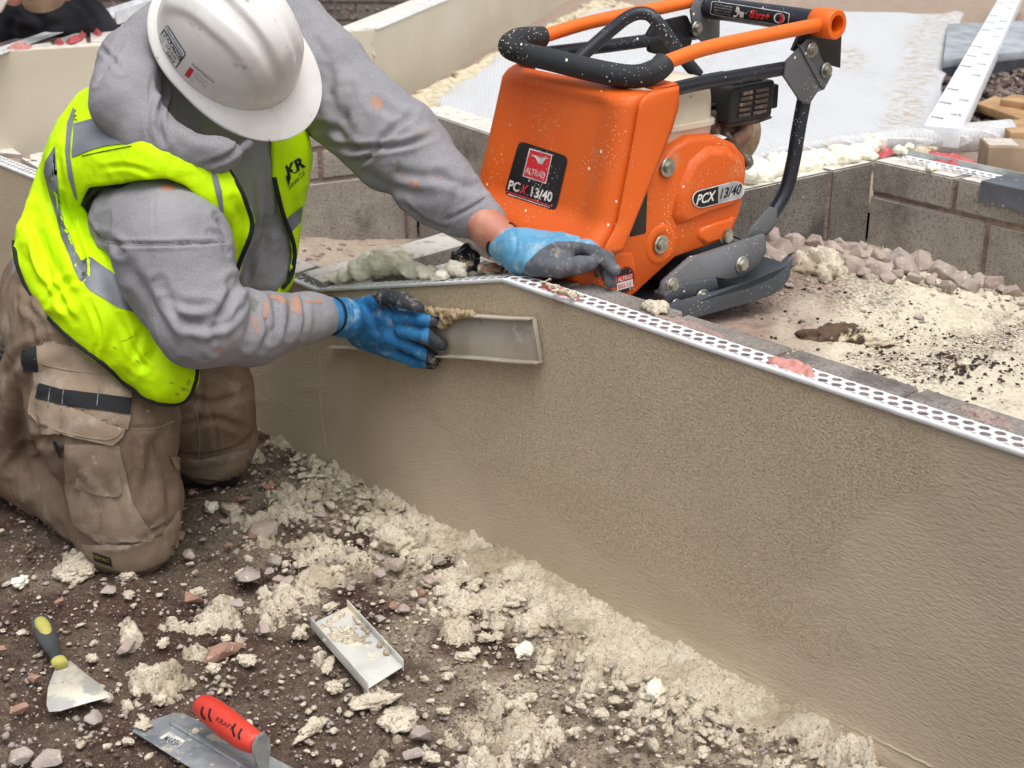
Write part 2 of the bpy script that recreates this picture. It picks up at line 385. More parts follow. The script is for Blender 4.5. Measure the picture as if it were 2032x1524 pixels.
# cracked render lines on the face (corner crease, plinth ledge)
M['crack'] = simple('dry_render_ridge', (206, 196, 172), .9, c2=(186, 174, 148), sc=60)
def face_line(name, pts, w, off=.0015):
    bm = bmesh.new(); sp = np.array(smooth_path([PP(u, v, A0-WB*off, WN) for u, v in pts], 10)); prev = None; k = 0
    for i, q in enumerate(sp):
        t = sp[min(i+1, len(sp)-1)]-sp[max(i-1, 0)]; t /= np.linalg.norm(t)+1e-9; nn = np.cross(t, WN); ww = w*(.55+.5*abs(math.sin(i*1.7)+.4*math.sin(i*.53))); j = .0012*math.sin(i*2.3)
        row = [bm.verts.new(q+nn*(ww+j)+WB*.003), bm.verts.new(q+nn*j), bm.verts.new(q+nn*(j-ww)+WB*.003)]
        if prev:
            for a in (0, 1): bm.faces.new((prev[a], prev[a+1], row[a+1], row[a]))
        prev = row
    return bmo(name, bm, M['crack'], wall, True)
face_line('render_ridge', [(630, 690), (633, 740), (634, 800), (640, 850), (648, 900), (650, 914)], .0012, .001)
face_line('render_ridge', [(1462, 1325), (1560, 1378), (1640, 1422), (1740, 1470), (1850, 1524)], .0016, .002)
face_line('render_ridge', [(806, 905), (810, 960), (812, 985)], .0005, .0005)
# ------------------------------------------------------------------ low ground in front
def soil(name, dark, mid, light, dust=None):
    m = MT(name, .95, 0, .25)
    k = m.mix(m.ramp(m.noise(14, 6, .65), .35, .65), dark, mid); k = m.mix(m.ramp(m.noise(120, 5, .75), .53, .66), k, light)
    k = m.mix(m.ramp(m.vor(330), .12, .2, 1, 0) if False else m.ramp(m.noise(420, 3, .6), .63, .70), k, (205, 196, 178))
    if dust: k = m.mix(m.math('MULTIPLY', m.att('dust'), m.ramp(m.noise(170, 6, .8), .36, .54)), k, dust)
    m.col(k); m.bump(m.noise(230, 6, .75), .006, .9); return m.m
M['soil'] = soil('brown_soil', (66, 47, 40), (86, 64, 54), (126, 104, 92), (204, 190, 166))
def grid_mesh(name, X, Y, Z, mat, keep=None, parent=None):
    n, m_ = X.shape; ii = np.arange(X.size).reshape(n, m_)
    Fq = np.stack([ii[:-1, :-1], ii[1:, :-1], ii[1:, 1:], ii[:-1, 1:]], -1).reshape(-1, 4)
    if keep is not None: Fq = Fq[keep.ravel()[Fq].any(1)]
    V = np.stack([X, Y, Z], -1).reshape(-1, 3)
    used = np.unique(Fq); re = np.zeros(len(V), np.int64); re[used] = np.arange(len(used))
    o = mk(name, V[used], re[Fq], mat, parent, True); o['_n'] = 0; del o['_n']; return o, used
def pebble_h(X, Y, cell, s, frac=.5, hgt=.4):
    f1, f2, i = worley2(X/cell, Y/cell, s); r = .2+.28*((i*7.3) % 1); d = np.clip(1-(f1/r)**2, 0, 1)
    return np.where(i < frac, np.sqrt(d)*r*cell*hgt*2, 0)
def ground_h(X, Y):
    sx = (np.stack([X, Y], -1)-A0[:2])@WT[:2]; sd = -((np.stack([X, Y], -1)-A0[:2])@WB[:2])     # along wall, distance out from the face
    h = .012*fbm2(X*4, Y*4, 3, 1)+.004*fbm2(X*28, Y*28, 4, 2)-.004
    h = h+pebble_h(X, Y, .016, 11, .42, .35)+pebble_h(X+.3, Y, .030, 14, .22, .33)*.9+.0022*fbm2(X*170, Y*170, 2, 5)
    return h, sx, sd
xs = np.arange(-1.75, .80, .0042); ys = np.concatenate([np.arange(1.5, 3.1, .0045), np.arange(3.1, 4.4, .009)])
X, Y = np.meshgrid(xs, ys, indexing='ij'); H, SX, SD = ground_h(X, Y)
g, used = grid_mesh('ground', X, Y, H, M['soil'], SD > -.03); g['kind'] = 'structure'
H = H; du = np.clip(.15+.85*sstep(.55, .05, SD)*sstep(-.3, .4, SX)+.9*sstep(.35, .75, fbm2(X*5, Y*5, 3, 9)+.15)*.8, 0, 1)*sstep(-.2, .5, fbm2(X*11, Y*11, 3, 19)+.25)
attr(g, 'dust', du.ravel()[used])
bm = bmesh.new()
for (x0, x1, y0, y1) in ((-30, -1.74, -5, 60), (-1.75, .79, -5, 1.51), (.78, 30, -5, 1.7)):
    bm.faces.new([bm.verts.new(q) for q in ((x0, y0, -.012), (x1, y0, -.012), (x1, y1, -.012), (x0, y1, -.012))])
tag(bmo('ground_beyond', bm, M['soil']), None, None, kind='structure')
# ------------------------------------------------------------------ render droppings along the foot of the wall (uncountable carpet)
def m_drop():
    m = MT('fresh_render_droppings', .9, 0, .25); n = m.noise(95, 5, .65)
    k = m.mix(m.ramp(m.noise(16, 4), .35, .65), (236, 224, 202), (222, 209, 186)); k = m.mix(m.ramp(m.noise(240, 3, .6), .56, .68), k, (168, 150, 126)); k = m.mix(m.ramp(m.noise(7, 4, .6), .5, .66), k, (190, 175, 150))
    k = m.mix(m.math('MULTIPLY', m.ramp(m.vor(120, 'F1'), .08, .22, .85, 0), m.ramp(m.noise(30, 4, .7), .42, .60)), k, (88, 72, 58))
    m.col(k); m.bump(n, .007, 1); m.bump(m.noise(280, 3, .65), .0035, 1); return m.m
M['drop'] = m_drop()
blobs = [(520, 1040, 60, .8), (560, 1005, 75, 1), (640, 985, 80, 1), (705, 1040, 60, .8), (640, 1090, 70, 1), (620, 1150, 75, 1), (690, 1130, 60, .8), (560, 1180, 60, .8), (545, 1200, 50, .9), (400, 1240, 60, .9), (460, 1215, 45, .9),
    (300, 1350, 50, .8), (330, 1385, 40, .7), (255, 1275, 28, .9), (155, 1128, 48, 1), (505, 905, 30, 1), (540, 880, 26, 1), (600, 900, 40, .8), (770, 1070, 60, 1.1), (830, 1110, 60, 1), (900, 1180, 80, 1), (905, 1255, 50, 1.1),
    (985, 1190, 70, 1), (1060, 1225, 70, 1), (1150, 1270, 65, 1), (1230, 1310, 60, 1), (1310, 1345, 50, 1), (1080, 1290, 46, .8), (1180, 1340, 40, .8), (960, 1370, 28, .8), (945, 1460, 40, 1), (1040, 1450, 60, 1), (1110, 1460, 55, 1), (1010, 1500, 50, .9),
    (890, 1470, 30, .9), (990, 1405, 34, .7), (800, 1420, 26, .9), (1240, 1375, 40, .8), (1400, 1372, 45, .9), (1310, 1420, 40, .8), (1500, 1430, 36, .8), (1580, 1470, 36, .7), (1480, 1500, 40, .8), (1380, 1480, 30, .7), (960, 1510, 60, .7), (760, 1500, 30, .7), (30, 640, 60, 1), (30, 590, 70, 1), (60, 690, 30, .7),
    (730, 1385, 34, .6), (640, 1310, 22, .7), (475, 1275, 22, .9), (390, 1290, 30, .7), (1650, 1500, 40, .8)]
xs = np.arange(-1.2, .72, .0036); ys = np.arange(1.55, 3.2, .0036); X, Y = np.meshgrid(xs, ys, indexing='ij')
H, SX, SD = ground_h(X, Y); m_ = np.full(X.shape, -1.)
band = .02+.15*sstep(.15, 1.15, SX)*sstep(1.42, 1.0, SX)+.07*sstep(.0, .25, SX)*sstep(.8, .3, SX)+.04
band = np.where(SX < -.3, .03, band)
m_ = np.maximum(m_, (band-SD)/.10)
for (u, v, r, a) in blobs:
    c = PZ(u, v, 0); rr = .86*r/FPX*np.linalg.norm(c-CP)
    d = np.hypot((X-c[0]), (Y-c[1])*.62); m_ = np.maximum(m_, a*1.15*(1-d/rr*.95))
f1, f2, wi = worley2(X/.024+.5*noise2(X*50, Y*50, 2), Y/.024+.5*noise2(X*50, Y*50, 6), 31)
g1, g2, gi = worley2(X/.052+.4*noise2(X*30, Y*30, 3), Y/.040+.4*noise2(X*30, Y*30, 7), 41)
m_ = m_+1.15*fbm2(X*24, Y*24, 5, 21)+.35*(wi-.5)-.34+.25*(gi-.5)-.55*sstep(.16, .0, f2-f1)*sstep(1.2, .3, m_)-.4*sstep(.12, .0, g2-g1)
lump = (gi*.011+(1-g1)*.007)*.8+(f2-f1)*.004+wi*.007+.0035*fbm2(X*110, Y*110, 4, 8)+.003*np.abs(noise2(X*60, Y*60, 4))
Z = H+.002+(.004+lump*sstep(0, .75, m_))*sstep(-.10, .16, m_)-.010*sstep(.06, -.1, m_)
Z = Z+.010*sstep(.09, .0, SD)*sstep(.2, .9, SX)
keep = (m_ > -.06) & (SD > -.012)
o, _ = grid_mesh('render_droppings', X, Y, Z, M['drop'], keep)
tag(o, 'crumbly carpet of cream render droppings spread along the foot of the wall', 'droppings', kind='stuff')
# ------------------------------------------------------------------ stones and clumps
def m_stone(name, a, b):
    m = MT(name, .9, 0, .3); k = m.mix(m.ramp(m.noise(18, 5), .35, .65), a, b); k = m.mix(m.ramp(m.noise(90, 5, .7), .55, .7), k, (214, 202, 190)); m.col(k)
    m.bump(m.noise(120, 5, .65), .003, .8); return m.m
MS = [m_stone('pink_grey_stone', (178, 161, 151), (154, 139, 131)), m_stone('grey_stone', (176, 164, 156), (150, 138, 131)), m_stone('red_brown_stone', (170, 132, 114), (142, 110, 96))]
def rock_mesh(seed, sub=2, flat=.6, n=13, rough=-.03):
    rnd = random.Random(seed); bm = bmesh.new()
    for _ in range(15 if sub > 1 else 10):
        d = Vector((rnd.gauss(0, 1), rnd.gauss(0, 1), rnd.gauss(0, 1))).normalized()*rnd.uniform(.82, 1.08); bm.verts.new(d)
    r_ = bmesh.ops.convex_hull(bm, input=bm.verts[:]); bmesh.ops.delete(bm, geom=list({g for g in r_['geom_interior'] if isinstance(g, bmesh.types.BMVert)}), context='VERTS')
    if sub > 1:
        bmesh.ops.dissolve_limit(bm, angle_limit=.28, verts=bm.verts[:], edges=bm.edges[:]); bmesh.ops.bevel(bm, geom=bm.edges[:], offset=.05, segments=1, affect='EDGES'); bmesh.ops.triangulate(bm, faces=[f for f in bm.faces if len(f.verts) > 4])
    for v in bm.verts: v.co.z *= flat
    bm.verts.index_update(); bm.faces.index_update(); bm.verts.ensure_lookup_table(); return bm
    pl = []
    for _ in range(n):
        d = Vector((rnd.gauss(0, 1), rnd.gauss(0, 1), rnd.gauss(0, 1))).normalized(); pl.append((d, rnd.uniform(.48, .74)))
    for v in bm.verts:
        for d, k in pl:
            e = v.co.dot(d)-k
            if e > 0: v.co -= d*e
    co = np.array([v.co[:] for v in bm.verts]); nz_ = fbm3(co[:, 0]*3+seed, co[:, 1]*3, co[:, 2]*3, 3, seed)*(.05+rough)
    for v, q in zip(bm.verts, nz_): v.co *= 1+q; v.co.z *= flat
    return bm
def clump_mesh(seed, sub=3, flat=.5):
    rnd = random.Random(seed); bm = bmesh.new(); bmesh.ops.create_icosphere(bm, subdivisions=sub, radius=1)
    co = np.array([v.co[:] for v in bm.verts]); a, b = rnd.uniform(.6, 1), rnd.uniform(0, 3)
    q = fbm3(co[:, 0]*1.6+seed*3.1, co[:, 1]*1.6, co[:, 2]*1.6, 2, seed)*.6+fbm3(co[:, 0]*5, co[:, 1]*5+seed, co[:, 2]*5, 4, seed+3)*.42
    for v, k in zip(bm.verts, q): v.co *= 1+k; v.co.y *= a; v.co.z *= flat
    return bm
def put(name, bm, px, size, mat, rz, z=None, sink=.25, parent=None, ele=1.0):
    c = PZ(px[0], px[1], 0.012 if z is None else z); s = size
    for v in bm.verts: v.co.x *= s*ele; v.co.y *= s/ele; v.co.z *= s
    o = bmo(name, bm, mat, parent, True); shade_auto(o, 18) if 'stone' in name else None
    o.rotation_euler = (0, 0, rz); o.location = (c[0], c[1], c[2]+s*.3-s*sink); return o
random.seed(11)
GS = 'loose stones lying in the soil'; 
def stone(px, wpx, mi, label, flat=.6, z=None, group=GS, ele=1.0, rz=None, cat='stone'):
    seed = int(px[0]*7+px[1]*3); d = np.linalg.norm(PZ(px[0], px[1], 0 if z is None else z)-CP); s = wpx/2/FPX*d*1.12
    o = put('stone', rock_mesh(seed, 3, flat), px, s, MS[mi], random.uniform(0, 6) if rz is None else rz, z, ele=ele); return tag(o, label, cat, group)
stone((525, 1052), 62, 0, 'big angular pale pink stone half covered by render, right of the near knee', .5)
stone((378, 1100), 34, 0, 'pale pinkish stone just right of the near knee patch')
stone((360, 1065), 30, 2, 'small rust brown stone touching the right side of the near knee')
stone((342, 1080), 36, 0, 'rounded pale stone wedged beside the near knee')
stone((492, 1148), 58, 1, 'split purple grey stone with a dab of render, left of the lying channel piece')
stone((215, 1172), 32, 1, 'dark triangular stone below the near knee')
stone((383, 1190), 42, 2, 'dark brown pointed stone above the putty knife blade height, centre left')
stone((470, 1196), 30, 1, 'grey stone under the split purple stone')
stone((440, 1295), 66, 2, 'long splintered brown stone right of the putty knife', .45, ele=1.5, rz=.7)
stone((250, 1283), 38, 0, 'pale render coated stone right of the putty knife handle', ele=1.2, rz=1.2)
stone((522, 1247), 30, 0, 'pale round stone above the long splintered stone')
stone((838, 1465), 52, 1, 'grey pointed stone near the bottom edge, centre', .7, ele=1.25, rz=1.8)
stone((40, 1500), 44, 1, 'dark rounded stone in the lower left corner')
stone((95, 1508), 56, 1, 'larger dark stone beside the lower left corner', .5)
stone((185, 1425), 36, 1, 'grey stone below the putty knife blade')
stone((212, 1385), 26, 1, 'small grey stone leaning on the corner of the putty knife blade')
stone((68, 1345), 26, 2, 'brown stone left of the putty knife blade')
stone((40, 1408), 34, 2, 'reddish brown stone at the left edge below the putty knife')
stone((820, 1495), 44, 1, 'flat dark stone partly under a smear at the bottom centre', .4)
stone((785, 1120), 44, 0, 'flat pink stone above the lying channel piece', .4)
stone((755, 1140), 30, 0, 'pink stone touching the upper corner of the lying channel piece')
stone((845, 1155), 34, 0, 'pale stone at the edge of the render carpet')
for i in range(46):
    u, v = random.choice([(random.uniform(520, 900), random.uniform(1080, 1240)), (random.uniform(0, 1300), random.uniform(1150, 1520)), (random.uniform(380, 700), random.uniform(960, 1160))])
    stone((u, v), random.uniform(14, 30), random.choice((0, 0, 1, 1, 2)), 'small nondescript stone scattered over the dark soil in the foreground', group='small scattered stones')
# fine grit as one object
def scatter(name, n, region, size, mats, z=None, kind=0, seed=3, label='', hf=None, cat='gravel'):
    rnd = random.Random(seed); protos = []
    for k in range(6):
        b = rock_mesh(seed*10+k, 1, .6) if kind == 0 else clump_mesh(seed*10+k, 2, .5)
        protos.append((np.array([v.co[:] for v in b.verts]), np.array([[v.index for v in f.verts] for f in b.faces]))); b.free()
    VV, FF, MI, off = [], [], [], 0; tries = 0; cnt = 0
    while cnt < n and tries < n*20:
        tries += 1; r = region(rnd)
        if r is None: continue
        x, y, zz, s = r; a = rnd.uniform(0, 6.28); V0, F0 = protos[rnd.randrange(6)]
        sx, sy = s*rnd.uniform(.8, 1.3), s*rnd.uniform(.7, 1.1); q = V0*[sx, sy, s*rnd.uniform(.7, 1.1)]
        ca, sa = math.cos(a), math.sin(a); q = np.stack([q[:, 0]*ca-q[:, 1]*sa+x, q[:, 0]*sa+q[:, 1]*ca+y, q[:, 2]+zz+s*.12], -1)
        VV.append(q); FF.append(F0+off); MI.append(np.full(len(F0), rnd.randrange(len(mats)))); off += len(q); cnt += 1
    o = mk(name, np.concatenate(VV), np.concatenate(FF), None, None, kind == 1)
    for m_ in mats: o.data.materials.append(m_)
    o.data.polygons.foreach_set('material_index', np.concatenate(MI).astype(np.int32))
    return tag(o, label, cat, kind='stuff')
def low_region(szf, dens=None):
    def f(rnd):
        u, v = rnd.uniform(-60, 1760), rnd.uniform(880, 1560); c = PZ(u, v, 0)
        sd_ = -((c[:2]-A0[:2])@WB[:2])
        if sd_ < .015: return None
        if dens and rnd.random() > dens(c, sd_): return None
        return c[0], c[1], .004, szf(rnd)
    return f
scatter('fine_gravel', 4600, low_region(lambda r: .0018+.0065*r.random()**3.4), None, [MS[0], MS[1], MS[1], m_stone('brown_grit', (128, 108, 98), (100, 82, 74)), m_stone('dark_grit', (108, 90, 82), (84, 68, 62))], seed=5, label='fine grit and small gravel strewn over the brown soil')
scatter('render_crumbs', 1700, low_region(lambda r: .0018+.0065*r.random()**3.5, lambda c, d: max(.18, 1-d*2.2)), None, [M['drop']], kind=1, seed=8, label='small crumbs of cream render scattered over the soil', cat='crumbs')
GC = 'render clumps dropped on the soil'
def clump(px, wpx, label, flat=.5, z=None, ele=1.0, rz=None, group=GC, mat=None):
    seed = int(px[0]*5+px[1]); d = np.linalg.norm(PZ(px[0], px[1], 0 if z is None else z)-CP); s = wpx/2/FPX*d
    o = put('render_clump', clump_mesh(seed, 4, flat), px, s, mat or M['drop'], random.uniform(0, 6) if rz is None else rz, z, .3, None, ele); return tag(o, label, 'clump', group)
clump((780, 1075), 80, 'largest smooth lump of render resting against the carpet near the corner', .62, ele=1.15, rz=-.6)
clump((150, 1130), 78, 'flat crumbly heap of render under the near knee', .35)
clump((40, 1153), 36, 'small white lump at the left edge below the boot', .45, mat=M['foam'])
clump((652, 1320), 34, 'curved sliver of render left of the lying channel piece', .35, ele=1.7, rz=1.4)
clump((665, 1362), 34, 'small block of render at the lower corner of the lying channel piece', .5)
clump((618, 1445), 50, 'upright oval flake of render right of the red handled trowel', .45, ele=1.6, rz=1.0)
clump((1298, 1372), 48, 'round white ball of render near the wall foot', .8, mat=M['foam'])
clump((1040, 1290), 44, 'smooth pale pebble shaped lump in the render carpet', .5, mat=M['foam'])
clump((790, 1425), 70, 'forked heap of render right of centre bottom', .4)
clump((740, 1390), 60, 'row of small render flakes below the lying channel piece', .3, ele=1.4, rz=.3)
clump((395, 1175), 30, 'small render lump between the pointed stones', .5)
clump((460, 1010), 44, 'render lump left of the big pink stone', .4)
clump((420, 1005), 34, 'whitish lump beside the far knee', .5, mat=M['foam'])
for i in range(60):
    u, v = random.uniform(150, 1550), random.uniform(1090, 1510)
    c = PZ(u, v, 0); sd_ = -((c[:2]-A0[:2])@WB[:2])
    if sd_ < .05: continue
    clump((u, v), random.uniform(14, 36), 'small crumbly piece of render scattered over the foreground soil', random.uniform(.35, .6), group='small scattered render pieces')
# lumps riding on the carpet near the wall, part of the carpet's look
def carpet_region(rnd):
    s_ = rnd.uniform(.0, 1.75); d_ = rnd.uniform(.012, .24)*(.35+.65*min(1, s_/1.0)); c = A0+WT*s_-WB*d_
    return c[0], c[1], .008, .004+.010*rnd.random()**1.6
scatter('render_lumps', 420, carpet_region, None, [M['drop']], kind=1, seed=23, label='heaped lumps of cream render piled against the foot of the wall', cat='droppings')
# ------------------------------------------------------------------ raised ground inside the planter
def m_fill():
    m = MT('dusty_fill', .95, 0, .2); k = m.mix(m.ramp(m.noise(40, 6, .7), .35, .65), (164, 140, 128), (134, 110, 98))
    dst = m.math('MULTIPLY', m.att('dust'), m.ramp(m.noise(120, 6, .75), .28, .5)); k = m.mix(dst, k, (226, 217, 194))
    k = m.mix(m.math('MULTIPLY', m.att('dirt'), m.ramp(m.noise(150, 5, .8), .46, .56)), k, (72, 52, 44))
    m.col(k); m.bump(m.noise(200, 5, .7), .005, .9); return m.m
M['fill'] = m_fill()
xs = np.arange(-2.0, 2.2, .0075); ys = np.arange(1.0, 4.2, .0075); X, Y = np.meshgrid(xs, ys, indexing='ij')
XY = np.stack([X, Y], -1); dw = (XY-A0[:2])@WB[:2]; nD = np.array([-dD[1], dD[0]])
e1 = -((XY-cD[:2])@nD); e1 = np.abs((XY-cD[:2])@np.array([dD[1], -dD[0]]))       # distance from the right planter wall line
nC = np.array([dC[1], -dC[0]]); e2 = (XY-cC[:2])@nC
k = sstep(.0, 1.1, dw-.10); sW = (XY-A0[:2])@WT[:2]; fz = .522-.21*sstep(.05, .95, dw-.1)-.085*sstep(.10, .20, dw)*sstep(1.22, 1.0, sW)*sstep(.9, .3, dw)
kl = sstep(.60, .12, sW)*sstep(.40, .05, X); fz = fz*(1-kl)+kl*(.30-.13*sstep(.0, .9, dw))
fz = fz+.085*np.exp(-((X-.6)**2+(Y-2.92)**2)/.10); fz = fz+.006*fbm2(X*9, Y*9, 4, 31)+.004*fbm2(X*50, Y*50, 3, 32)+pebble_h(X, Y, .03, 34, .25, .3)*sstep(.35, .6, dw)
wallD = (XY-cD[:2])@np.array([-dD[1], dD[0]]); legC = (XY-cC[:2])@np.array([-dC[1], dC[0]])
inside = (dw > .095) & (wallD < .04) & ~((legC > .05) & (X > cX[0]-.02)) & ~(((XY-cA[:2])@np.array([-dB[1], dB[0]]) > .05) & (X < cX[0]) & (Y > cX[1]-.03) & (X > cA[0]-.05)) & (Y < 3.95)
fo, used = grid_mesh('raised_ground', X, Y, fz, M['fill'], inside); fo['kind'] = 'structure'
u_, v_, _ = proj(np.stack([X, Y, fz], -1))
dust = np.clip(sstep(1540, 1800, u_+.8*(v_-600)+70*noise2(u_/50, v_/50, 2))+.12, 0, 1)
dust = np.maximum(dust, .35*(u_ < 1000))
dirt = np.maximum(sstep(90, 20, pldist(u_, v_, [(1500, 560), (1600, 545), (1760, 590)])+30*noise2(u_/25, v_/25, 4))*.6, sstep(60, 5, pldist(u_, v_, [(1720, 735), (1850, 720), (1990, 670), (2060, 650)])+25*noise2(u_/22, v_/16, 5)))
dirt = np.maximum(dirt, .25*sstep(-.1, .5, noise2(u_/30, v_/20, 9)))
attr(fo, 'dust', dust.ravel()[used]); attr(fo, 'dirt', dirt.ravel()[used])
def fill_z(x, y):
    q = (np.array([x, y])-A0[:2])@WB[:2]; s_ = (np.array([x, y])-A0[:2])@WT[:2]; z = .522-.21*float(sstep(.05, .95, q-.1))-.085*float(sstep(.10, .20, q)*sstep(1.22, 1.0, s_)*sstep(.9, .3, q)); kl = float(sstep(.60, .12, s_)*sstep(.40, .05, x)); return z*(1-kl)+kl*(.30-.13*float(sstep(0, .9, q)))+.085*math.exp(-((x-.6)**2+(y-2.92)**2)/.10)
def fill_pt(u, v):
    lo_, hi_ = .10, .60
    for _ in range(22):
        z = (lo_+hi_)/2; c = PZ(u, v, z)
        if z > fill_z(c[0], c[1]): hi_ = z
        else: lo_ = z
    return PZ(u, v, z)
GG = 'pinkish gravel stones along the foot of the inner wall'
for (u, v, w, mi) in [(1530, 470, 44, 0), (1552, 490, 44, 0), (1575, 478, 36, 0), (1595, 500, 40, 0), (1625, 485, 60, 0), (1655, 490, 36, 0), (1510, 500, 60, 0), (1545, 510, 40, 0), (1700, 498, 40, 0), (1690, 525, 66, 0), (1725, 520, 36, 0),
    (1748, 505, 42, 0), (1745, 535, 60, 0), (1785, 512, 50, 0), (1800, 530, 52, 0), (1822, 520, 60, 0), (1865, 525, 62, 0), (1850, 540, 40, 0), (1900, 540, 64, 0), (1945, 545, 44, 1), (1970, 550, 50, 0), (1580, 515, 36, 0), (1510, 522, 50, 0), (1560, 530, 30, 0), (1660, 510, 30, 0), (1880, 555, 30, 0), (1780, 540, 30, 1), (1840, 508, 40, 0), (1990, 560, 30, 0), (1498, 480, 30, 0), (1570, 455, 40, 0), (1600, 468, 34, 0), (1640, 470, 34, 0), (1670, 480, 34, 1), (1690, 490, 30, 0), (1710, 488, 26, 0), (1715, 540, 34, 0), (1760, 550, 30, 1), (1815, 548, 34, 0), (1925, 552, 40, 0), (1540, 500, 30, 1), (1615, 515, 40, 0), (1650, 525, 34, 0), (1490, 500, 34, 1), (1480, 515, 30, 0), (2010, 565, 40, 0)]:
    v = v+(16 if u > 1830 else 4); c = fill_pt(u, v); stone((u, v), w*random.uniform(.8, 1.2), random.choice((mi, 0, 1)), 'angular pinkish stone in the row of gravel along the foot of the grey inner wall', .8, float(c[2])+.008, GG)
c = fill_pt(1625, 540); clump((1628, 535), 105, 'big dusty cream lump of mortar lying on the gravel behind the base plate', .7, float(c[2]), 1.0, group='mortar lumps')
c = fill_pt(1660, 690); clump((1655, 672), 96, 'long brown and cream lump of dirt on the dusty fill', .65, float(c[2]), 1.45, .25, mat=simple('clay_lump', (106, 86, 70), .95, c2=(74, 58, 48), sc=30, bump=.008, bsc=60, spots=[((214, 200, 172), 22, .55, .62)]), group='mortar lumps')
c = fill_pt(1740, 690); clump((1735, 678), 64, 'cream end of crumbled mortar beside the brown lump on the dusty fill', .4, float(c[2]), 1.3, .1, group='mortar lumps')
c = fill_pt(1880, 720); clump((1912, 722), 40, 'small pale lump in the dark soil streak on the fill', .4, float(c[2]), group='mortar lumps')
dm = simple('dark_crumb', (70, 52, 46), .95, c2=(50, 36, 32), bump=.004)
def fr(rnd):
    if rnd.random() < .6: u, v = rnd.gauss(1850, 110), rnd.gauss(700, 28)-0
    else: u, v = rnd.uniform(1480, 2060), rnd.uniform(530, 800)
    c = fill_pt(u, v); q = (c[:2]-A0[:2])@WB[:2]
    if q < .12: return None
    return c[0], c[1], c[2], .0016+.0045*rnd.random()**3
scatter('soil_crumbs', 1100, fr, None, [dm], seed=31, label='dark soil crumbs strewn over the dusty fill', cat='soil')
def fr2(rnd):
    u, v = rnd.uniform(1400, 2060), rnd.uniform(490, 640); c = fill_pt(u, v); q = (c[:2]-A0[:2])@WB[:2]
    if q < .25: return None
    return c[0], c[1], c[2], .003+.007*rnd.random()**2.5
scatter('gravel', 500, fr2, None, MS[:2], seed=37, label='small pinkish gravel between the larger stones of the fill', cat='gravel')
def fr3(rnd):
    u, v = rnd.uniform(590, 960), rnd.uniform(455, 520); c = fill_pt(u, v); return c[0], c[1], c[2]-.004, .005+.012*rnd.random()**2
scatter('mortar_rubble', 220, fr3, None, [M['mortar']], seed=41, label='brown mortar rubble along the foot of the inner block wall', cat='rubble')
# ------------------------------------------------------------------ background: terrace, far walls, membrane, board, planks
ZT = .42
M['terrace'] = soil('pinkish_site_dust', (150, 128, 118), (136, 112, 102), (170, 150, 138), (196, 182, 160))
xs = np.arange(-5, 6, .03); ys = np.concatenate([np.arange(2.3, 6, .02), np.arange(6, 16, .08)]); X, Y = np.meshgrid(xs, ys, indexing='ij')
XY = np.stack([X, Y], -1)
off1 = (XY-cD[:2])@np.array([-dD[1], dD[0]]); legC = (XY-cC[:2])@np.array([-dC[1], dC[0]]); legB = (XY-cA[:2])@np.array([-dB[1], dB[0]])
dG = (cA-cG)/np.linalg.norm(cA-cG); legG = (XY-cG[:2])@np.array([-dG[1], dG[0]])
beyond = (Y > 4.2) | ((off1 > .06) & (X > cD[0]-.05)) | ((legC > .06) & (legB > .06)) | ((legG > .06) & (X < cA[0]+.1))
dwt = (XY-A0[:2])@WB[:2]; beyond &= dwt > .35
Z = ZT-.02+.02*fbm2(X*1.5, Y*1.5, 3, 3)+.003*fbm2(X*12, Y*12, 3, 5); Z = Z*sstep(-3.6, -2.4, X)-.03*sstep(-2.6, -3.6, X)
gt, used = grid_mesh('site_ground', X, Y, Z, M['terrace'], beyond); gt['kind'] = 'structure'
attr(gt, 'dust', np.full(len(used), .45))
bm = bmesh.new(); bm.faces.new([bm.verts.new(q) for q in ((-2.5, 4.2, ZT-.09), (40, 4.2, ZT-.09), (40, 90, ZT-.09), (-2.5, 90, ZT-.09))])
tag(bmo('site_ground_far', bm, M['terrace']), None, None, kind='structure')
# cream rendered wall at the back, two legs
def zof(u, v, c):      # height of a pixel on the vertical line through c
    r = ray(u, v); k = np.dot(c[:2]-CP[:2], r[:2])/np.dot(r[:2], r[:2]); return CP[2]+r[2]*k
b0 = PZ(-160, 280, .39); b1 = PZ(748, 236, .39); zt4 = zof(745, 60, b1)
b2 = PZ(1115, 14, .39); b2 = b1+(b2-b1)*1.35; T0, T1 = PZ(0, 103, zt4), PZ(745, 60, zt4); b0 = T1-(T1-T0)*1.3; b0[2] = .39
def slabwall(parent, name, p, q, z0, z1, th, mat, nrm=1, n=60):
    p, q = p[:2], q[:2]; t = (q-p)/np.linalg.norm(q-p); nn = np.array([-t[1], t[0]])*nrm; bm = bmesh.new()
    bm_box(bm, (*((p+q)/2+nn*th/2), (z0+z1)/2), (*((q-p)/2), 0), (*(nn*th/2), 0), (0, 0, (z1-z0)/2))
    return bmo(name, bm, mat, parent)
cw = thing('rendered_wall', 'far cream rendered garden wall with a corner, smooth dry face', 'wall', b1); cw['kind'] = 'thing'
slabwall(cw, 'render_coat', b0, b1, .2, zt4, .02, M['cream']); d4 = (b1-b0)/np.linalg.norm(b1-b0)
slabwall(cw, 'render_coat', b1+np.array([0, .003, 0]), b2, .2, zt4+.002, .02, M['cream'])
nn4 = np.array([-d4[1], d4[0], 0]); d5 = (b2-b1)/np.linalg.norm(b2-b1); nn5 = np.array([-d5[1], d5[0], 0])
slabwall(cw, 'block_core', b0+nn4*.021, b1+nn4*.021-d4*.12, .2, zt4-.006, .10, M['block'])
slabwall(cw, 'block_core', b1+nn5*.021+d5*.03, b2+nn5*.021, .2, zt4-.008, .12, M['block'])
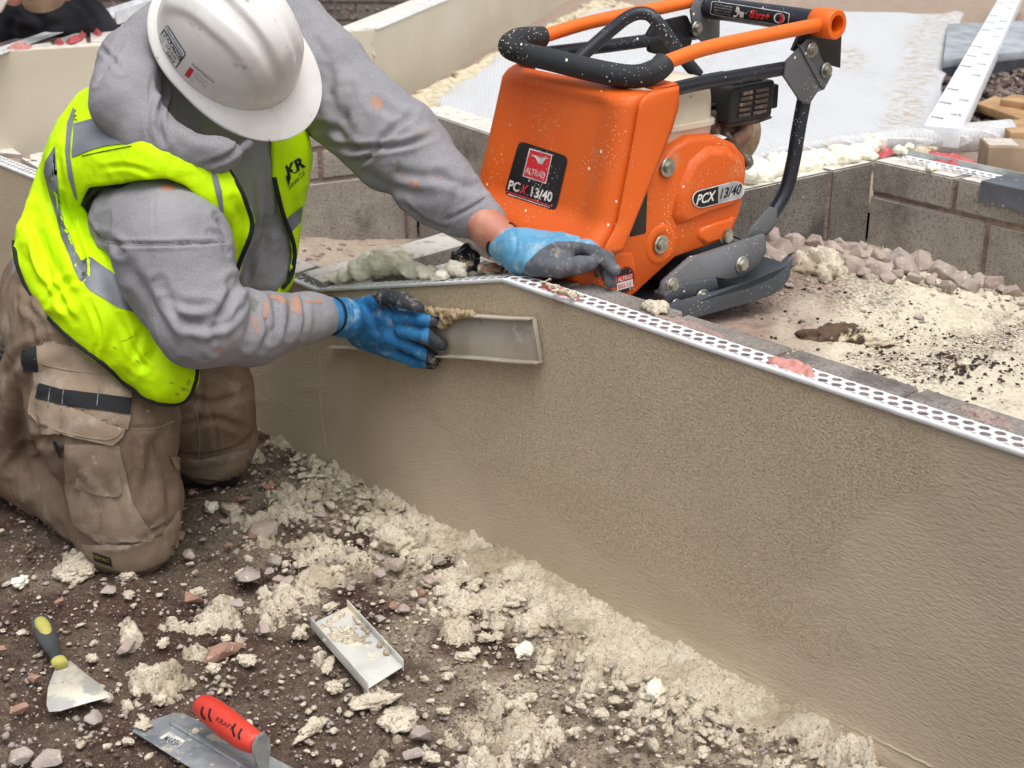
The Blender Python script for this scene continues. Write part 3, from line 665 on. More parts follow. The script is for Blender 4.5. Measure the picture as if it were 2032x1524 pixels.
bead('edge_bead', lambda s, t, h: b1+d5*(s+.02)+nn5*t+np.array([0, 0, zt4-.389+h]), float(np.linalg.norm((b2-b1)[:2]))-.06, .036, M['bead'], cw, pitch=.03, hole=.011)
bm = bmesh.new()
for k in range(46):
    s = .1+k*.03; q = b1+d5*s*0+np.array([-.02+.004*math.sin(k*2), -.004, 0]); 
    bmesh.ops.create_icosphere(bm, subdivisions=1, radius=.002+.0035*random.random()**2, matrix=Matrix.Translation((b1[0]-.022+.024*random.random()**.5, b1[1]-.001, .40+k*.0055)))
bmo('render_crust', bm, M['cream'], cw, True)
# stub wall behind the worker whose top joins the near wall
w5 = thing('brick_wall', 'low wall of pale dusty bricks with white bead, behind the worker at the far left', 'wall', PZ(0, 300, .385)); w5['kind'] = 'thing'
random.seed(8)
def brick_px(poly, z, h, mat, parent, name='brick'):
    pts = [PZ(u, v, z) for u, v in poly]
    return prism(name, pts, (0, 0, -h), mat, parent, .003)
for pl in ([(-60, 284), (18, 288), (44, 306), (-30, 300)], [(58, 306), (110, 296), (175, 318), (60, 320)], [(40, 312), (100, 322), (150, 342), (85, 338)], [(180, 300), (300, 294), (330, 330), (190, 340)], [(200, 345), (330, 338), (400, 380), (260, 380)]):
    brick_px(pl, .392, .09, M['block'], w5)
slabwall(w5, 'block_core', PZ(-160, 330, .3)-d4*.2, PZ(560, 300, .3), .05, .372, .5, M['block'])
bead('edge_bead', lambda s, t, h: PZ(-150, 290, .39)+d4*s+nn4*(t)+np.array([0, 0, h]), 1.25, .05, M['bead'], w5, pitch=.026, hole=.0095, nose=.02)
patch('sealant_patch', [(-40, 272), (25, 268), (40, 276), (20, 284), (-40, 288)], .394, .004, M['red'], w5, 9)
# wedge of bricks with white trim on the top of the far wall, left
w7 = thing('brick_wall', 'wall top of grey bricks with white trim running away in the upper left corner', 'wall', PZ(100, 80, zt4)); w7['kind'] = 'thing'
zq = zt4-.004
for pl in ([(60, 90), (100, 82), (105, 88), (92, 90), (20, 96)], [(110, 78), (168, 60), (172, 84), (108, 87)], [(178, 58), (232, 38), (236, 80), (180, 83)], [(238, 36), (330, 6), (345, 74), (242, 79)]):
    brick_px([(u, v) for u, v in pl], zq, .09, M['block_grey'], w7)
prism('mortar_bed', [PZ(-60, 102, zq-.012), PZ(380, 76, zq-.012), PZ(380, -40, zq-.012), PZ(180, 34, zq-.012), PZ(-60, 112, zq-.012)][:4], (0, 0, -.2), M['mortar'], w7)
t7a, t7b = PZ(-70, 119, zq+.003), PZ(330, -18, zq+.003); d7 = (t7b-t7a)/np.linalg.norm(t7b-t7a); n7 = np.array([d7[1], -d7[0], 0])
bead('edge_bead', lambda s, t, h: t7a+d7*s+n7*(t)+np.array([0, 0, h]), float(np.linalg.norm(t7b-t7a)), .055, M['bead'], w7, pitch=.022, hole=.008, nose=.022)
patch('sealant_patch', [(8, 96), (30, 86), (62, 86), (50, 93), (20, 97)], zq+.006, .004, M['pink'], w7, 4)
patch('sealant_lump', [(132, 78), (150, 72), (165, 60), (168, 66), (160, 76), (140, 82)], zq+.008, .007, M['red'], w7, 14, amp=.002)
patch('sealant_lump', [(108, 81), (118, 77), (125, 79), (120, 84)], zq+.006, .006, M['red'], w7, 15, amp=.002)
patch('sealant_lump', [(182, 58), (196, 55), (200, 62), (196, 68), (188, 64)], zq+.006, .006, M['red'], w7, 16, amp=.002)
# loose white angle trim lying on it
tr = thing('trim_channel', 'loose white plastic channel lying across the wall top in the upper left corner', 'channel', PZ(230, 20, zt4+.02))
ta, tb = PZ(196, 36, zt4+.02), PZ(440, -45, zt4+.02); tt = (tb-ta)/np.linalg.norm(tb-ta); tn = np.array([tt[1], -tt[0], 0]); Lt = float(np.linalg.norm(tb-ta))
for (o_, zz, w_, h_) in ((0, .02, .0015, .02), (.055, .02, .0015, .02)): box('flange', (ta+tb)/2+tn*o_+np.array([0, 0, zz-.02]), tt*Lt/2, tn*w_, (0, 0, h_), M['bead'], tr)
box('web', (ta+tb)/2+tn*.0275+np.array([0, 0, .0]), tt*Lt/2, tn*.0275, (0, 0, .0012), M['bead'], tr)
# far grey brick wall
def m_brickwall():
    m = MT('grey_brickwork', .9, 0, .2); b = m.n.new('ShaderNodeTexBrick'); b.inputs['Scale'].default_value = 1; b.inputs['Mortar Size'].default_value = .006
    b.inputs['Brick Width'].default_value = .225; b.inputs['Row Height'].default_value = .075; b.inputs['Color1'].default_value = lin((120, 116, 112)); b.inputs['Color2'].default_value = lin((104, 100, 98)); b.inputs['Mortar'].default_value = lin((86, 70, 62))
    b.inputs['Mortar Smooth'].default_value = .3
    cx = m.n.new('ShaderNodeMapping'); cx.inputs['Rotation'].default_value = (math.pi/2, 0, 0); m.l.new(m.co, cx.inputs[0]); m.l.new(cx.outputs[0], b.inputs['Vector'])
    k = m.mix(m.ramp(m.noise(25, 5, .7), .5, .72), b.outputs[0], (150, 140, 130)); m.col(k); m.bump(b.outputs[1], -.006); m.bump(m.noise(90, 4), .003); return m.m
M['brickwork'] = m_brickwork = m_brickwall()
fw = thing('brick_wall', 'distant grey brick wall with dark mortar joints behind the white helmet', 'wall', (-1, 6.3, .3)); fw['kind'] = 'thing'
bm = bmesh.new(); bm_box(bm, (-1.75, 6.4, .7), (1.75, 0, 0), (0, .1, 0), (0, 0, .5)); bmo('brickwork', bm, M['brickwork'], fw)
bm = bmesh.new(); rnd = random.Random(3)
for r_ in range(13):
    x = -3.4
    while x < -.06: x += rnd.uniform(.01, .05); bmesh.ops.create_icosphere(bm, subdivisions=1, radius=rnd.uniform(.004, .010), matrix=Matrix.Translation((x, 6.298, .2+.075*r_+rnd.uniform(-.004, .004))))
bmo('mortar_smears', bm, M['mortar'], fw, True)
fw.rotation_euler[2] = math.radians(-4)
# white reinforced membrane
def m_mem():
    m = MT('white_mesh_membrane', .5, 0, .4); 
    w1 = m.n.new('ShaderNodeTexWave'); w1.inputs['Scale'].default_value = 26; w1.bands_direction = 'X'; m.l.new(m.co, w1.inputs[0])
    w2 = m.n.new('ShaderNodeTexWave'); w2.inputs['Scale'].default_value = 26; w2.bands_direction = 'Y'; m.l.new(m.co, w2.inputs[0])
    gg = m.math('MAXIMUM', m.ramp(w1.outputs[1], .8, 1), m.ramp(w2.outputs[1], .8, 1))
    k = m.mix(gg, (198, 200, 203), (222, 224, 227)); k = m.mix(m.ramp(m.noise(2.2, 5, .7), .55, .8), k, (205, 200, 194))
    k = m.mix(m.math('MULTIPLY', m.att('dirt'), m.ramp(m.noise(28, 6, .75), .45, .58)), k, (184, 168, 148)); k = m.mix(m.ramp(m.noise(60, 5, .8), .66, .72), k, (196, 182, 164)); m.col(k)
    m.bump(gg, .0015); m.bump(m.noise(5, 4), .012, .5); return m.m
M['membrane'] = m_mem()
mp = [(905, 230), (872, 205), (940, 160), (1010, 100), (1100, 60), (1190, 22), (1330, 20), (1500, 26), (1700, 27), (1900, 30), (1893, 62), (1868, 160), (1836, 268), (1700, 286), (1520, 318), (1300, 356), (1250, 356), (1150, 300), (1000, 262)]
pw = [PZ(u, v, ZT+.03)[:2] for u, v in mp]; px_ = [q[0] for q in pw]; py_ = [q[1] for q in pw]
X, Y = np.meshgrid(np.arange(min(px_)-.05, max(px_)+.05, .008), np.arange(min(py_)-.05, max(py_)+.05, .009), indexing='ij')
d = spoly(X, Y, pw)+.02*noise2(X*7, Y*5, 3)
Z = ZT+.030+.016*(1-2*np.abs(fbm2(X*2.2+Y*.8, Y*.9, 3, 7)))+.006*(1-np.abs(fbm2(X*9-Y*3, Y*2, 2, 17)))+.004*fbm2(X*12, Y*5, 2, 8)-.012*sstep(-.03, .02, d)
mo, used = grid_mesh('membrane_sheet', X, Y, Z, M['membrane'], d < .0)
u_, v_, _ = proj(np.stack([X, Y, Z], -1)); attr(mo, 'dirt', np.clip(sstep(45, 10, np.hypot(u_-1690, (v_-115)*1.2))+sstep(60, 20, np.abs(u_-(1850-(v_-60)*.35)))*.8+sstep(40, 10, v_)*.5+.3*noise2(u_/60, v_/30, 3), 0, 1).ravel()[used])
tag(mo, 'big sheet of white reinforced membrane spread over the ground behind the machine', 'sheet')
# folded edge roll of membrane
fr_ = [(1490, 318, .010), (1560, 300, .018), (1700, 285, .028), (1850, 277, .036), (2003, 268, .042)]
bm = bmesh.new(); pts = []; rad = []
for u, v, r in fr_: c = PZ(u, v, ZT+.03+r*.8); pts.append((c[0], c[1], c[2])); rad.append(r)
pp = smooth_path(pts, 6); rr = np.interp(np.linspace(0, 1, len(pp)), np.linspace(0, 1, len(rad)), rad)
bm_tube(bm, pp, list(rr), 20, False)
o = bmo('membrane_roll', bm, M['membrane'], None, True); attr(o, 'dirt', np.full(len(o.data.vertices), .25)); tag(o, 'flattened roll of white membrane lying behind the foam topped block wall on the right', 'roll')
dm_ = o.modifiers.new('thick', 'SOLIDIFY'); dm_.thickness = .002
# printed white board
def text_mesh(s, shear=0, bold=0, res=3):
    cu = bpy.data.curves.new('t', 'FONT'); cu.body = s; cu.shear = shear; cu.offset = bold; cu.resolution_u = res; o = bpy.data.objects.new('t', cu); COL.objects.link(o)
    bpy.context.view_layer.update(); me = bpy.data.meshes.new_from_object(o.evaluated_get(bpy.context.evaluated_depsgraph_get()))
    V = np.array([v.co[:2] for v in me.vertices]); Fc = [list(f.vertices) for f in me.polygons]; bpy.data.objects.remove(o); bpy.data.meshes.remove(me); bpy.data.curves.remove(cu)
    mn, mx = V.min(0), V.max(0); V = (V-mn)/(mx-mn); return V, Fc, (mx-mn)[0]/(mx-mn)[1]
def text3(name, s, o3, xv, yv, mat, parent, shear=0, bold=0):
    V, Fc, _ = text_mesh(s, shear, bold); o3, xv, yv = map(np.array, (o3, xv, yv)); return mk(name, o3+V[:, :1]*xv+V[:, 1:]*yv, Fc, mat, parent)
M['board'] = simple('white_printed_board', (240, 243, 247), .5, c2=(226, 230, 236), sc=12, bump=.001)
M['ink'] = simple('grey_ink', (96, 98, 104), .6)
bd = thing('insulation_board', 'long white board printed with rows of grey lettering, lying across the dark gravel', 'board', PZ(1870, 250, ZT+.03))
zb = ZT+.10; p1, p2, p3 = PZ(1833, 248, zb), PZ(1908, 251, zb), PZ(1985, -10, zb); Lb = (p3-p1); wv = p2-p1
Lu = Lb/np.linalg.norm(Lb); wv = wv-Lu*(wv@Lu); Lb = Lb*1.12
prism('board', [p1, p1+wv, p1+wv+Lb, p1+Lb], (0, 0, -.055), M['board'], bd, .003)
for k in range(15):
    for j, w_ in enumerate((.40, .34)):
        if (k+j) % 4 == 3: continue
        s0 = p1+Lb*(.025+k*.064+j*.018)+wv*(.05+.5*j)+np.array([0, 0, .0012])
        text3('printed_words', 'Armaway' if j == 0 else 'ArmaPost', s0, wv*w_-Lu*.012, Lu*.055, M['ink'], bd, .3, .01 if j == 0 else 0)
# slate coloured kerb slab, dark gravel, planks, carton
M['slate'] = simple('blue_grey_slab', (168, 174, 180), .6, c2=(140, 146, 152), sc=14, bump=.002); M['slate_dark'] = simple('dark_slab_edge', (72, 76, 82), .7)
ks = thing('kerb_slab', 'blue grey stone slab edge behind the printed board', 'slab', PZ(1900, 90, ZT))
prism('slab_top', [PZ(1872, 118, ZT+.07), PZ(2060, 98, ZT+.07), PZ(2060, 40, ZT+.07), PZ(1880, 47, ZT+.07)], (0, 0, -.03), M['slate'], ks, .002)
prism('slab_edge', [PZ(1872, 119, ZT+.068), PZ(2060, 99, ZT+.068), PZ(2060, 60, ZT+.068), PZ(1876, 70, ZT+.068)], (0, 0, -.12), M['slate_dark'], ks)
M['wood'] = simple('raw_pine', (186, 152, 112), .75, c2=(160, 124, 86), sc=14, bump=.001)
for i, (pl, lb) in enumerate((([(1938, 205), (1975, 189), (2070, 224), (2070, 250)], 'upper pine plank on the dark gravel right of the printed board'), ([(1985, 196), (2010, 186), (2080, 195), (2080, 212)], 'pine plank crossing behind the upper plank at the right edge'), ([(1990, 250), (2000, 238), (2070, 232), (2070, 262), (2005, 262)], 'short pine plank end next to the rolled membrane'))):
    tag(prism('plank', [PZ(u, v, ZT+.05+.02*i) for u, v in pl], (0, 0, -.025), M['wood'], None, .002), lb, 'plank', 'pine planks on the gravel')
def frr(rnd):
    u, v = rnd.uniform(1838, 2120), rnd.uniform(100, 262); c = PZ(u, v, ZT+.0); return c[0], c[1], ZT-.01+rnd.uniform(0, .02), rnd.uniform(.012, .034)
dk = [m_stone('dark_brown_stone', (104, 88, 82), (80, 66, 60)), m_stone('grey_brown_stone', (128, 114, 108), (98, 86, 80))]
scatter('dark_gravel', 900, frr, None, dk, seed=51, label='dark brown gravel between the membrane and the planks', cat='gravel')
ct = thing('carton', 'brown cardboard carton with white tape on top at the right edge behind the wall', 'carton', PZ(1985, 330, ZT))
M['card'] = simple('cardboard', (164, 142, 118), .8, c2=(150, 128, 106), sc=20); M['tape'] = simple('dusty_tape', (214, 206, 194), .5, c2=(186, 174, 160), sc=40)
q1, q2, q3 = PZ(1962, 291, ZT+.14), PZ(2100, 294, ZT+.14), PZ(1952, 273, ZT+.14); dx = q2-q1; dy = q3-q1; dy = dy-dx*(dy@dx)/(dx@dx)
prism('carton_body', [q1, q1+dx, q1+dx+dy, q1+dy], (0, 0, -.14), M['card'], ct, .003); prism('tape', [q1+dy*.1+dx*.02+[0, 0, .0015], q1+dx*.45+dy*.1+[0, 0, .0015], q1+dx*.45+dy*.9+[0, 0, .0015], q1+dy*.9+dx*.02+[0, 0, .0015]], (0, 0, -.001), M['tape'], ct)
# dry crumbs between far wall and membrane
def frb(rnd):
    t = rnd.random(); a = np.array([800, 212])*(1-t)+np.array([1190, 2])*t; w = rnd.random()**1.5*75
    c = PZ(a[0]+w, a[1]+w*.2, ZT+.0); return c[0], c[1], ZT+.0, .006+.03*rnd.random()**2
M['crumb'] = simple('dry_cream_crumbs', (214, 204, 178), .9, c2=(190, 178, 150), sc=30, bump=.004)
scatter('dry_crumbs', 1300, frb, None, [M['crumb'], M['crumb']], kind=1, seed=61, label='dry cream crumbs strewn along the foot of the far rendered wall', cat='crumbs')
# ------------------------------------------------------------------ expanding foam (blobs grown along a path)
def foam(name, path, label, z=None, mat=None, seed=1, sub=2):
    rnd = random.Random(seed); bm = bmesh.new()
    for (u, v, zz, r, n) in path:
        for _ in range(n*2):
            c = PZ(u+rnd.uniform(-14, 14), v+rnd.uniform(-4, 4), zz); rr = r*rnd.uniform(.45, 1.0)
            bmesh.ops.create_icosphere(bm, subdivisions=2, radius=rr, matrix=Matrix.Translation((c[0], c[1], c[2]+rnd.uniform(0, .6)*r)))
    o = bmo(name, bm, mat or M['foam'], None, True)
    md = o.modifiers.new('r', 'REMESH'); md.mode = 'VOXEL'; md.voxel_size = .0035; md.use_smooth_shade = True
    ms = o.modifiers.new('s', 'SMOOTH'); ms.iterations = 3
    tx = bpy.data.textures.new('foam', 'CLOUDS'); tx.noise_scale = .018; mdp = o.modifiers.new('d', 'DISPLACE'); mdp.texture = tx; mdp.strength = .012; tx2 = bpy.data.textures.new('foam2', 'CLOUDS'); tx2.noise_scale = .006; md2 = o.modifiers.new('d2', 'DISPLACE'); md2.texture = tx2; md2.strength = .005
    if label: tag(o, label, 'foam')
    return o
pth = []
for k in range(60):
    t = k/59; pth.append((1478+t*252, 352-t*52+6*math.sin(k*.7)+4*math.sin(k*1.9), Z2+.001, .0175+.005*math.sin(k*.45)+.003*math.sin(k*1.3), 2))
foam('foam_bead', pth, 'lumpy strip of pale yellow foam topping the dark block wall behind the machine', seed=3)
foam('foam_bead', [(660, 558, .395, .010, 3), (690, 552, .41, .014, 5), (715, 544, .425, .020, 6), (740, 534, .435, .024, 7), (765, 524, .45, .027, 8), (790, 530, .45, .024, 7), (820, 541, .465, .018, 5), (850, 547, .48, .014, 5), (880, 549, .495, .011, 4), (640, 562, .39, .007, 3)], 'mound of pale yellow foam behind the raised wall corner, next to the loose bricks', seed=5)
foam('foam_bead', [(905, 538, .50, .014, 3), (915, 532, .51, .016, 4), (925, 545, .50, .012, 3), (965, 535, .51, .014, 4), (980, 541, .51, .012, 3)], 'small curled pieces of foam around the black clip on the wall corner', seed=6)
foam('foam_lump', [(1630, 292, Z2+.01, .012, 3), (1790, 0+300, Z2+.012, .013, 4)][1:], 'small foam lump on the right block wall near its corner', seed=7)
foam('foam_lump', [(1742, 352, Z2-.0, .001, 1), (1855, 336, Z2+.004, .010, 4)][1:], 'small foam lump on the brick edge of the right block wall', seed=8)
foam('foam_lump', [(1835, 305, Z2+.008, .012, 4), (1845, 302, Z2+.01, .01, 3)], 'dusty lump beside the red sealant on the right block wall', seed=9, mat=M['crumb'])
foam('render_worm', [(1075, 560, ZH+.012, .0045, 3), (1088, 562, ZH+.012, .0045, 3), (1100, 570, ZH+.012, .005, 3), (1104, 578, ZH+.012, .005, 3), (1115, 584, ZH+.012, .005, 3), (1130, 586, ZH+.012, .005, 3), (1150, 585, ZH+.012, .004, 3)], 'squeezed worm of cream render on the white bead near the glove', seed=10, mat=M['drop'])
foam('render_clump', [(1290, 605, ZH-.0, .009, 4), (1305, 612, ZH-.0, .010, 5), (1310, 622, ZH-.0, .008, 4)], 'crumbly render clump on the wall top at the near corner of the base plate', seed=11, mat=M['drop'])
# trims, sealant and bead on the right planter wall
rw = thing('edge_trim', 'pale grey upstand trim and perforated bead with red sealant along the right block wall', 'trim', cD)
nD3 = np.array([-dD[1], dD[0], 0])
t_a = cD+nD3*.085; box('upstand', (t_a+t_a+dD*1.2)/2+[0, 0, .004], dD*.6, nD3*.0012, (0, 0, .014), simple('grey_trim', (196, 200, 198), .5), rw)
bead('edge_bead', lambda s, t, h: cD+dD*(s+.03)+nD3*(.078-t)+np.array([0, 0, .004+h]), .34, .045, M['bead'], rw, pitch=.02, hole=.0075)
patch('sealant_patch', [(1815, 305), (1850, 302), (1900, 310), (1945, 326), (1900, 330), (1860, 322)], Z2+.006, .006, M['red'], rw, 21)
patch('sealant_patch', [(1742, 300), (1768, 292), (1775, 298), (1752, 308)], Z2+.004, .006, M['red'], rw, 22)
dp = thing('damp_course_strip', 'dark grey damp proof strip folded over the right end of the block wall', 'strip', cD)
M['dpc'] = simple('grey_plastic_strip', (98, 102, 110), .55, c2=(84, 88, 96), sc=20, spots=[((180, 184, 190), 70, .62, .7)])
g0 = PP(1948, 370, cD, nD3)-nD3*.004; g0[2] = Z2; 
box('strip_face', g0+dD*.35+[0, 0, -.018], dD*.35, nD3*.0012, (0, 0, .022), M['dpc'], dp); box('strip_top', g0+dD*.35+nD3*.05+[0, 0, .005], dD*.35, nD3*.05, (0, 0, .0012), M['dpc'], dp)
# loose bricks behind the raised corner of the near wall
GB = 'loose pale bricks behind the wall corner'
for (pl, z, h, lb) in (([(735, 503), (878, 461), (925, 484), (822, 513)], .470, .062, 'pale dusty brick with brown side, topmost behind the foam mound'),
                       ([(600, 540), (721, 507), (770, 524), (680, 548), (640, 560)], .400, .072, 'pale dusty brick partly under the foam mound'), ([(540, 512), (583, 508), (628, 527), (589, 541), (540, 545)], .398, .072, 'pale brick end beside the hi-vis vest edge')):
    tag(prism('loose_brick', [PZ(u, v, z) for u, v in pl], (0, 0, -h), M['block'], None, .003), lb, 'brick', GB)
bx = tag(prism('loose_block', [PZ(790, 527, .44), PZ(930, 497, .44), PZ(1010, 530, .47), PZ(1000, 541, .47), PZ(860, 543, .44)], (0, 0, -.1), M['block'], None, .004), 'brown block under the foam between the loose bricks and the wall corner', 'block')
cl = foam('goggles', [(915, 515, .525, .014, 3), (930, 510, .53, .016, 4), (945, 520, .52, .014, 3), (938, 533, .51, .012, 3)], 'glossy black safety clip with dusty patch lying behind the wall corner', seed=12, mat=simple('glossy_black', (22, 24, 27), .18, c2=(36, 36, 38), spots=[((150, 128, 98), 24, .58, .62)]))
cl['category'] = 'goggles'; cl['label'] = 'dusty black safety goggles lying behind the wall corner'
bg = thing('bucket_clip', 'rusty brown clip with a metal pin beside the black goggles', 'clip', PZ(978, 532, .52))
c_ = PZ(978, 532, .525); M['rust'] = simple('rusty_metal', (150, 118, 98), .8, c2=(116, 86, 70), bump=.002)
box('base', c_, (.018, -.006, 0), (.004, .012, 0), (0, 0, .003), M['rust'], bg, .001)
bm = bmesh.new(); bm_tube(bm, [c_+[0, 0, .002], c_+[0, 0, .008]], .008, 12); bmo('pin', bm, M['rust'], bg)
# ------------------------------------------------------------------ plate compactor
TH = math.radians(38.0); MA = np.array([math.cos(TH), math.sin(TH), 0]); MB_ = np.array([-math.sin(TH), math.cos(TH), 0]); ZZ = np.array([0, 0, 1.])
PZ0 = .44; E0 = PZ(1366, 632, PZ0)
def Lc(a, b, z): return E0+MA*a+MB_*b+ZZ*z                # z above the ground under the plate
def LB(u, v, b): return PP(u, v, E0+MB_*b, MB_)           # point on the vertical plane at width b
def loc(p): q = np.array(p)-E0; return q@MA, q@MB_, q[2]
def m_paint(name, c1, c2, rough=.38, specks=True, speckc=(238, 228, 206), smear=None, metal=0):
    m = MT(name, rough, metal, .5); k = m.mix(m.ramp(m.noise(4, 4), .3, .7), c1, c2)
    if smear: k = m.mix(m.ramp(m.noise(11, 5, .7), .60, .72, 0, .75), k, smear)
    if specks:
        wv_ = m.map((1, .45, .75), (.4, .7, .2)); v = m.vor(105, 'F1', 0, wv_); sel = m.n.new('ShaderNodeTexVoronoi'); sel.inputs['Scale'].default_value = 105; m.l.new(wv_, sel.inputs['Vector'])
        sx = m.n.new('ShaderNodeSeparateColor'); m.l.new(sel.outputs['Color'], sx.inputs[0]); thr = m.math('MULTIPLY', m.ramp(sx.outputs[0], .84, 1, 0, .26), m.ramp(m.noise(7, 3), .35, .65, .4, 1.1))
        k = m.mix(m.math('LESS_THAN', v, thr), k, speckc)
        v2 = m.vor(230, 'F1', 0, m.map((1, .55, .8), (.5, .3, .8))); k = m.mix(m.math('LESS_THAN', v2, m.ramp(m.noise(9, 3), .38, .72, .04, .20)), k, speckc)
    m.col(k); m.bump(m.noise(300, 3), .0004, .6); m.rough(m.ramp(m.noise(9, 5, .6), .3, .7, rough, min(1, rough+.25))); return m.m
M['orange'] = m_paint('orange_paint', (226, 100, 24), (212, 88, 20), .42, smear=(210, 122, 66)); M['orange_dirty'] = m_paint('dusty_orange_paint', (228, 102, 24), (214, 92, 22), smear=(206, 138, 98))
M['otube'] = m_paint('orange_tube_paint', (242, 116, 32), (232, 104, 24), .28, False)
M['btube'] = m_paint('black_gloss_tube', (40, 44, 54), (34, 37, 46), .25, True)
M['gmetal'] = m_paint('dark_grey_plate', (108, 109, 112), (92, 93, 97), .5, True); M['pmetal'] = m_paint('cast_plate', (74, 78, 84), (58, 62, 68), .45, True)
M['rubber'] = m_paint('black_foam_rubber', (42, 44, 48), (34, 36, 40), .55, True); M['blackp'] = m_paint('black_plastic', (38, 38, 40), (30, 30, 32), .4, False)
M['bolt'] = simple('zinc_bolt', (196, 196, 186), .3, .85, c2=(160, 160, 150), sc=60); M['tank'] = simple('cream_tank', (222, 212, 192), .4, c2=(210, 196, 172), sc=8, spots=[((150, 108, 78), 17, .6, .66)])
M['dust_metal'] = simple('dusty_engine_metal', (112, 96, 84), .7, .3, c2=(78, 66, 58), sc=30, bump=.002, spots=[((170, 142, 118), 22, .55, .65)])
M['white'] = simple('white_print', (236, 234, 230), .45); M['blackl'] = m_paint('black_label', (26, 26, 30), (22, 22, 26), .35, True); M['redl'] = m_paint('red_label', (214, 42, 52), (204, 36, 46), .35, True)
M['silver'] = simple('silver_label', (188, 190, 194), .35); M['blkink'] = simple('black_ink', (18, 18, 20), .5)
mach = thing('plate_compactor', 'orange plate compactor with folded handle standing on the fill inside the planter', 'compactor', Lc(.1, .2, 0))
# base plate: shallow pan, edges curled up at both ends
bm = bmesh.new(); a0, a1, bw_ = -.30, .285, .40
prof = [(-.115, .008), (-.10, .004), (-.075, .002), (-.045, 0), (.10, 0), (.15, .001), (.180, .008), (.200, .026), (.206, .050), (.190, .040), (.155, .024), (.10, .018), (-.045, .018), (-.07, .018), (-.092, .018), (-.11, .018)]
rings = []
for b, lift in ((-.004, .010), (.0, .016), (.010, .016), (.018, 0), (.38, 0), (.385, .016), (.40, .016)): rings.append([bm.verts.new(Lc(a+.055, b, max(z, 0)+(lift if i > 7 else 0))) for i, (a, z) in enumerate(prof)])
for r1, r2 in zip(rings, rings[1:]):
    for i in range(len(prof)): bm.faces.new((r1[i], r1[(i+1) % len(prof)], r2[(i+1) % len(prof)], r2[i]))
bm.faces.new(rings[0]); bm.faces.new(rings[-1][::-1]); bmesh.ops.triangulate(bm, faces=[f for f in bm.faces if len(f.verts) > 4])
o = bmo('base_plate', bm, M['pmetal'], mach); shade_auto(o, 40)
def side(name, px, b, th, mat, bev=.004, parent=None, seg=2): return prism(name, [LB(u, v, b) for u, v in px], MB_*th, mat, parent or mach, bev, seg)
def hexbolt(u, v, b, r=.011, mat=None, parent=None, dirv=None):
    c = LB(u, v, b); d = -MB_ if dirv is None else dirv; q = thing if False else None
    bm = bmesh.new(); bm_tube(bm, [c, c+d*.003], r*1.45, 20); bmesh.ops.bevel(bm, geom=bm.edges[:], offset=.0006, segments=1, affect='EDGES')
    w = bmo('bolt', bm, M['bolt'], parent or mach); shade_auto(w, 40)
    bm = bmesh.new(); bm_tube(bm, [c+d*.003, c+d*.010], r, 6); bmesh.ops.bevel(bm, geom=bm.edges[:], offset=.0012, segments=2, affect='EDGES'); h = bmo('hex_head', bm, M['bolt'], w); shade_auto(h, 40); return w
# side rails of the base
side('base_rail', [(1312, 588), (1318, 560), (1375, 510), (1400, 505), (1445, 490), (1520, 464), (1523, 500), (1505, 530), (1475, 550), (1440, 558), (1422, 545), (1410, 560), (1350, 575), (1330, 590)], .028, .012, M['gmetal'])
side('base_rail', [(1312, 588), (1318, 560), (1375, 510), (1445, 490), (1520, 464), (1523, 500), (1475, 550), (1330, 590)], .345, .012, M['gmetal'])
side('lower_bracket', [(1318, 585), (1360, 562), (1424, 552), (1428, 572), (1400, 592), (1345, 608), (1322, 612)], .018, .03, M['pmetal'])
side('base_deck', [(1340, 570), (1350, 540), (1500, 490), (1505, 505), (1480, 540)], .045, .29, M['blackp'])
for (u, v, b, r) in ((1333, 566, .028, .010), (1471, 525, .028, .011), (1340, 605, .014, .008), (1393, 592, .014, .012)): hexbolt(u, v, b, r)
# belt guard
gp = [(1185, 620), (1150, 560), (1168, 505), (1225, 425), (1302, 332), (1340, 292), (1372, 272), (1420, 268), (1462, 284), (1484, 312), (1486, 345), (1474, 420), (1455, 466), (1432, 480), (1340, 513), (1292, 556), (1255, 590), (1222, 606)]
bg_ = .052; gv = [LB(u, v, bg_) for u, v in gp]; cen = sum(gv)/len(gv)
bm = bmesh.new()
def ringp(k, b): return [bm.verts.new(cen+(q-cen)*k+MB_*b) for q in gv]
R0 = [ringp(1.0, .105), ringp(1.0, .016), ringp(.985, .006), ringp(.955, .0015), ringp(.92, 0)]
for r1, r2 in zip(R0, R0[1:]):
    for i in range(len(gv)): bm.faces.new((r1[i], r1[(i+1) % len(gv)], r2[(i+1) % len(gv)], r2[i]))
bm.faces.new(R0[-1]); bm.faces.new(R0[0][::-1]); bmesh.ops.triangulate(bm, faces=[f for f in bm.faces if len(f.verts) > 4])
bg = bmo('belt_guard', bm, M['orange_dirty'], mach); shade_auto(bg, 50)
def raised(px, b, h, mat, parent, k=.82, name='raised_panel'):
    v0 = [LB(u, v, b) for u, v in px]; c = sum(v0)/len(v0); bm = bmesh.new()
    Q = [[bm.verts.new(c+(q-c)*kk-MB_*hh) for q in v0] for kk, hh in ((1, -.002), (.99, .001), (1-(1-k)*.55, h*.65), (k, h*.97), (k*.96, h))]
    for r1, r2 in zip(Q, Q[1:]):
        for i in range(len(v0)): bm.faces.new((r1[i], r1[(i+1) % len(v0)], r2[(i+1) % len(v0)], r2[i]))
    bm.faces.new(Q[-1]); bmesh.ops.triangulate(bm, faces=[f for f in bm.faces if len(f.verts) > 4]); o = bmo(name, bm, mat, parent, True); shade_auto(o, 60); return o
raised([(1332, 428), (1345, 370), (1368, 318), (1400, 290), (1440, 290), (1470, 312), (1478, 345), (1470, 392), (1452, 408), (1400, 424), (1360, 442), (1342, 446)], bg_, .011, M['orange_dirty'], bg)
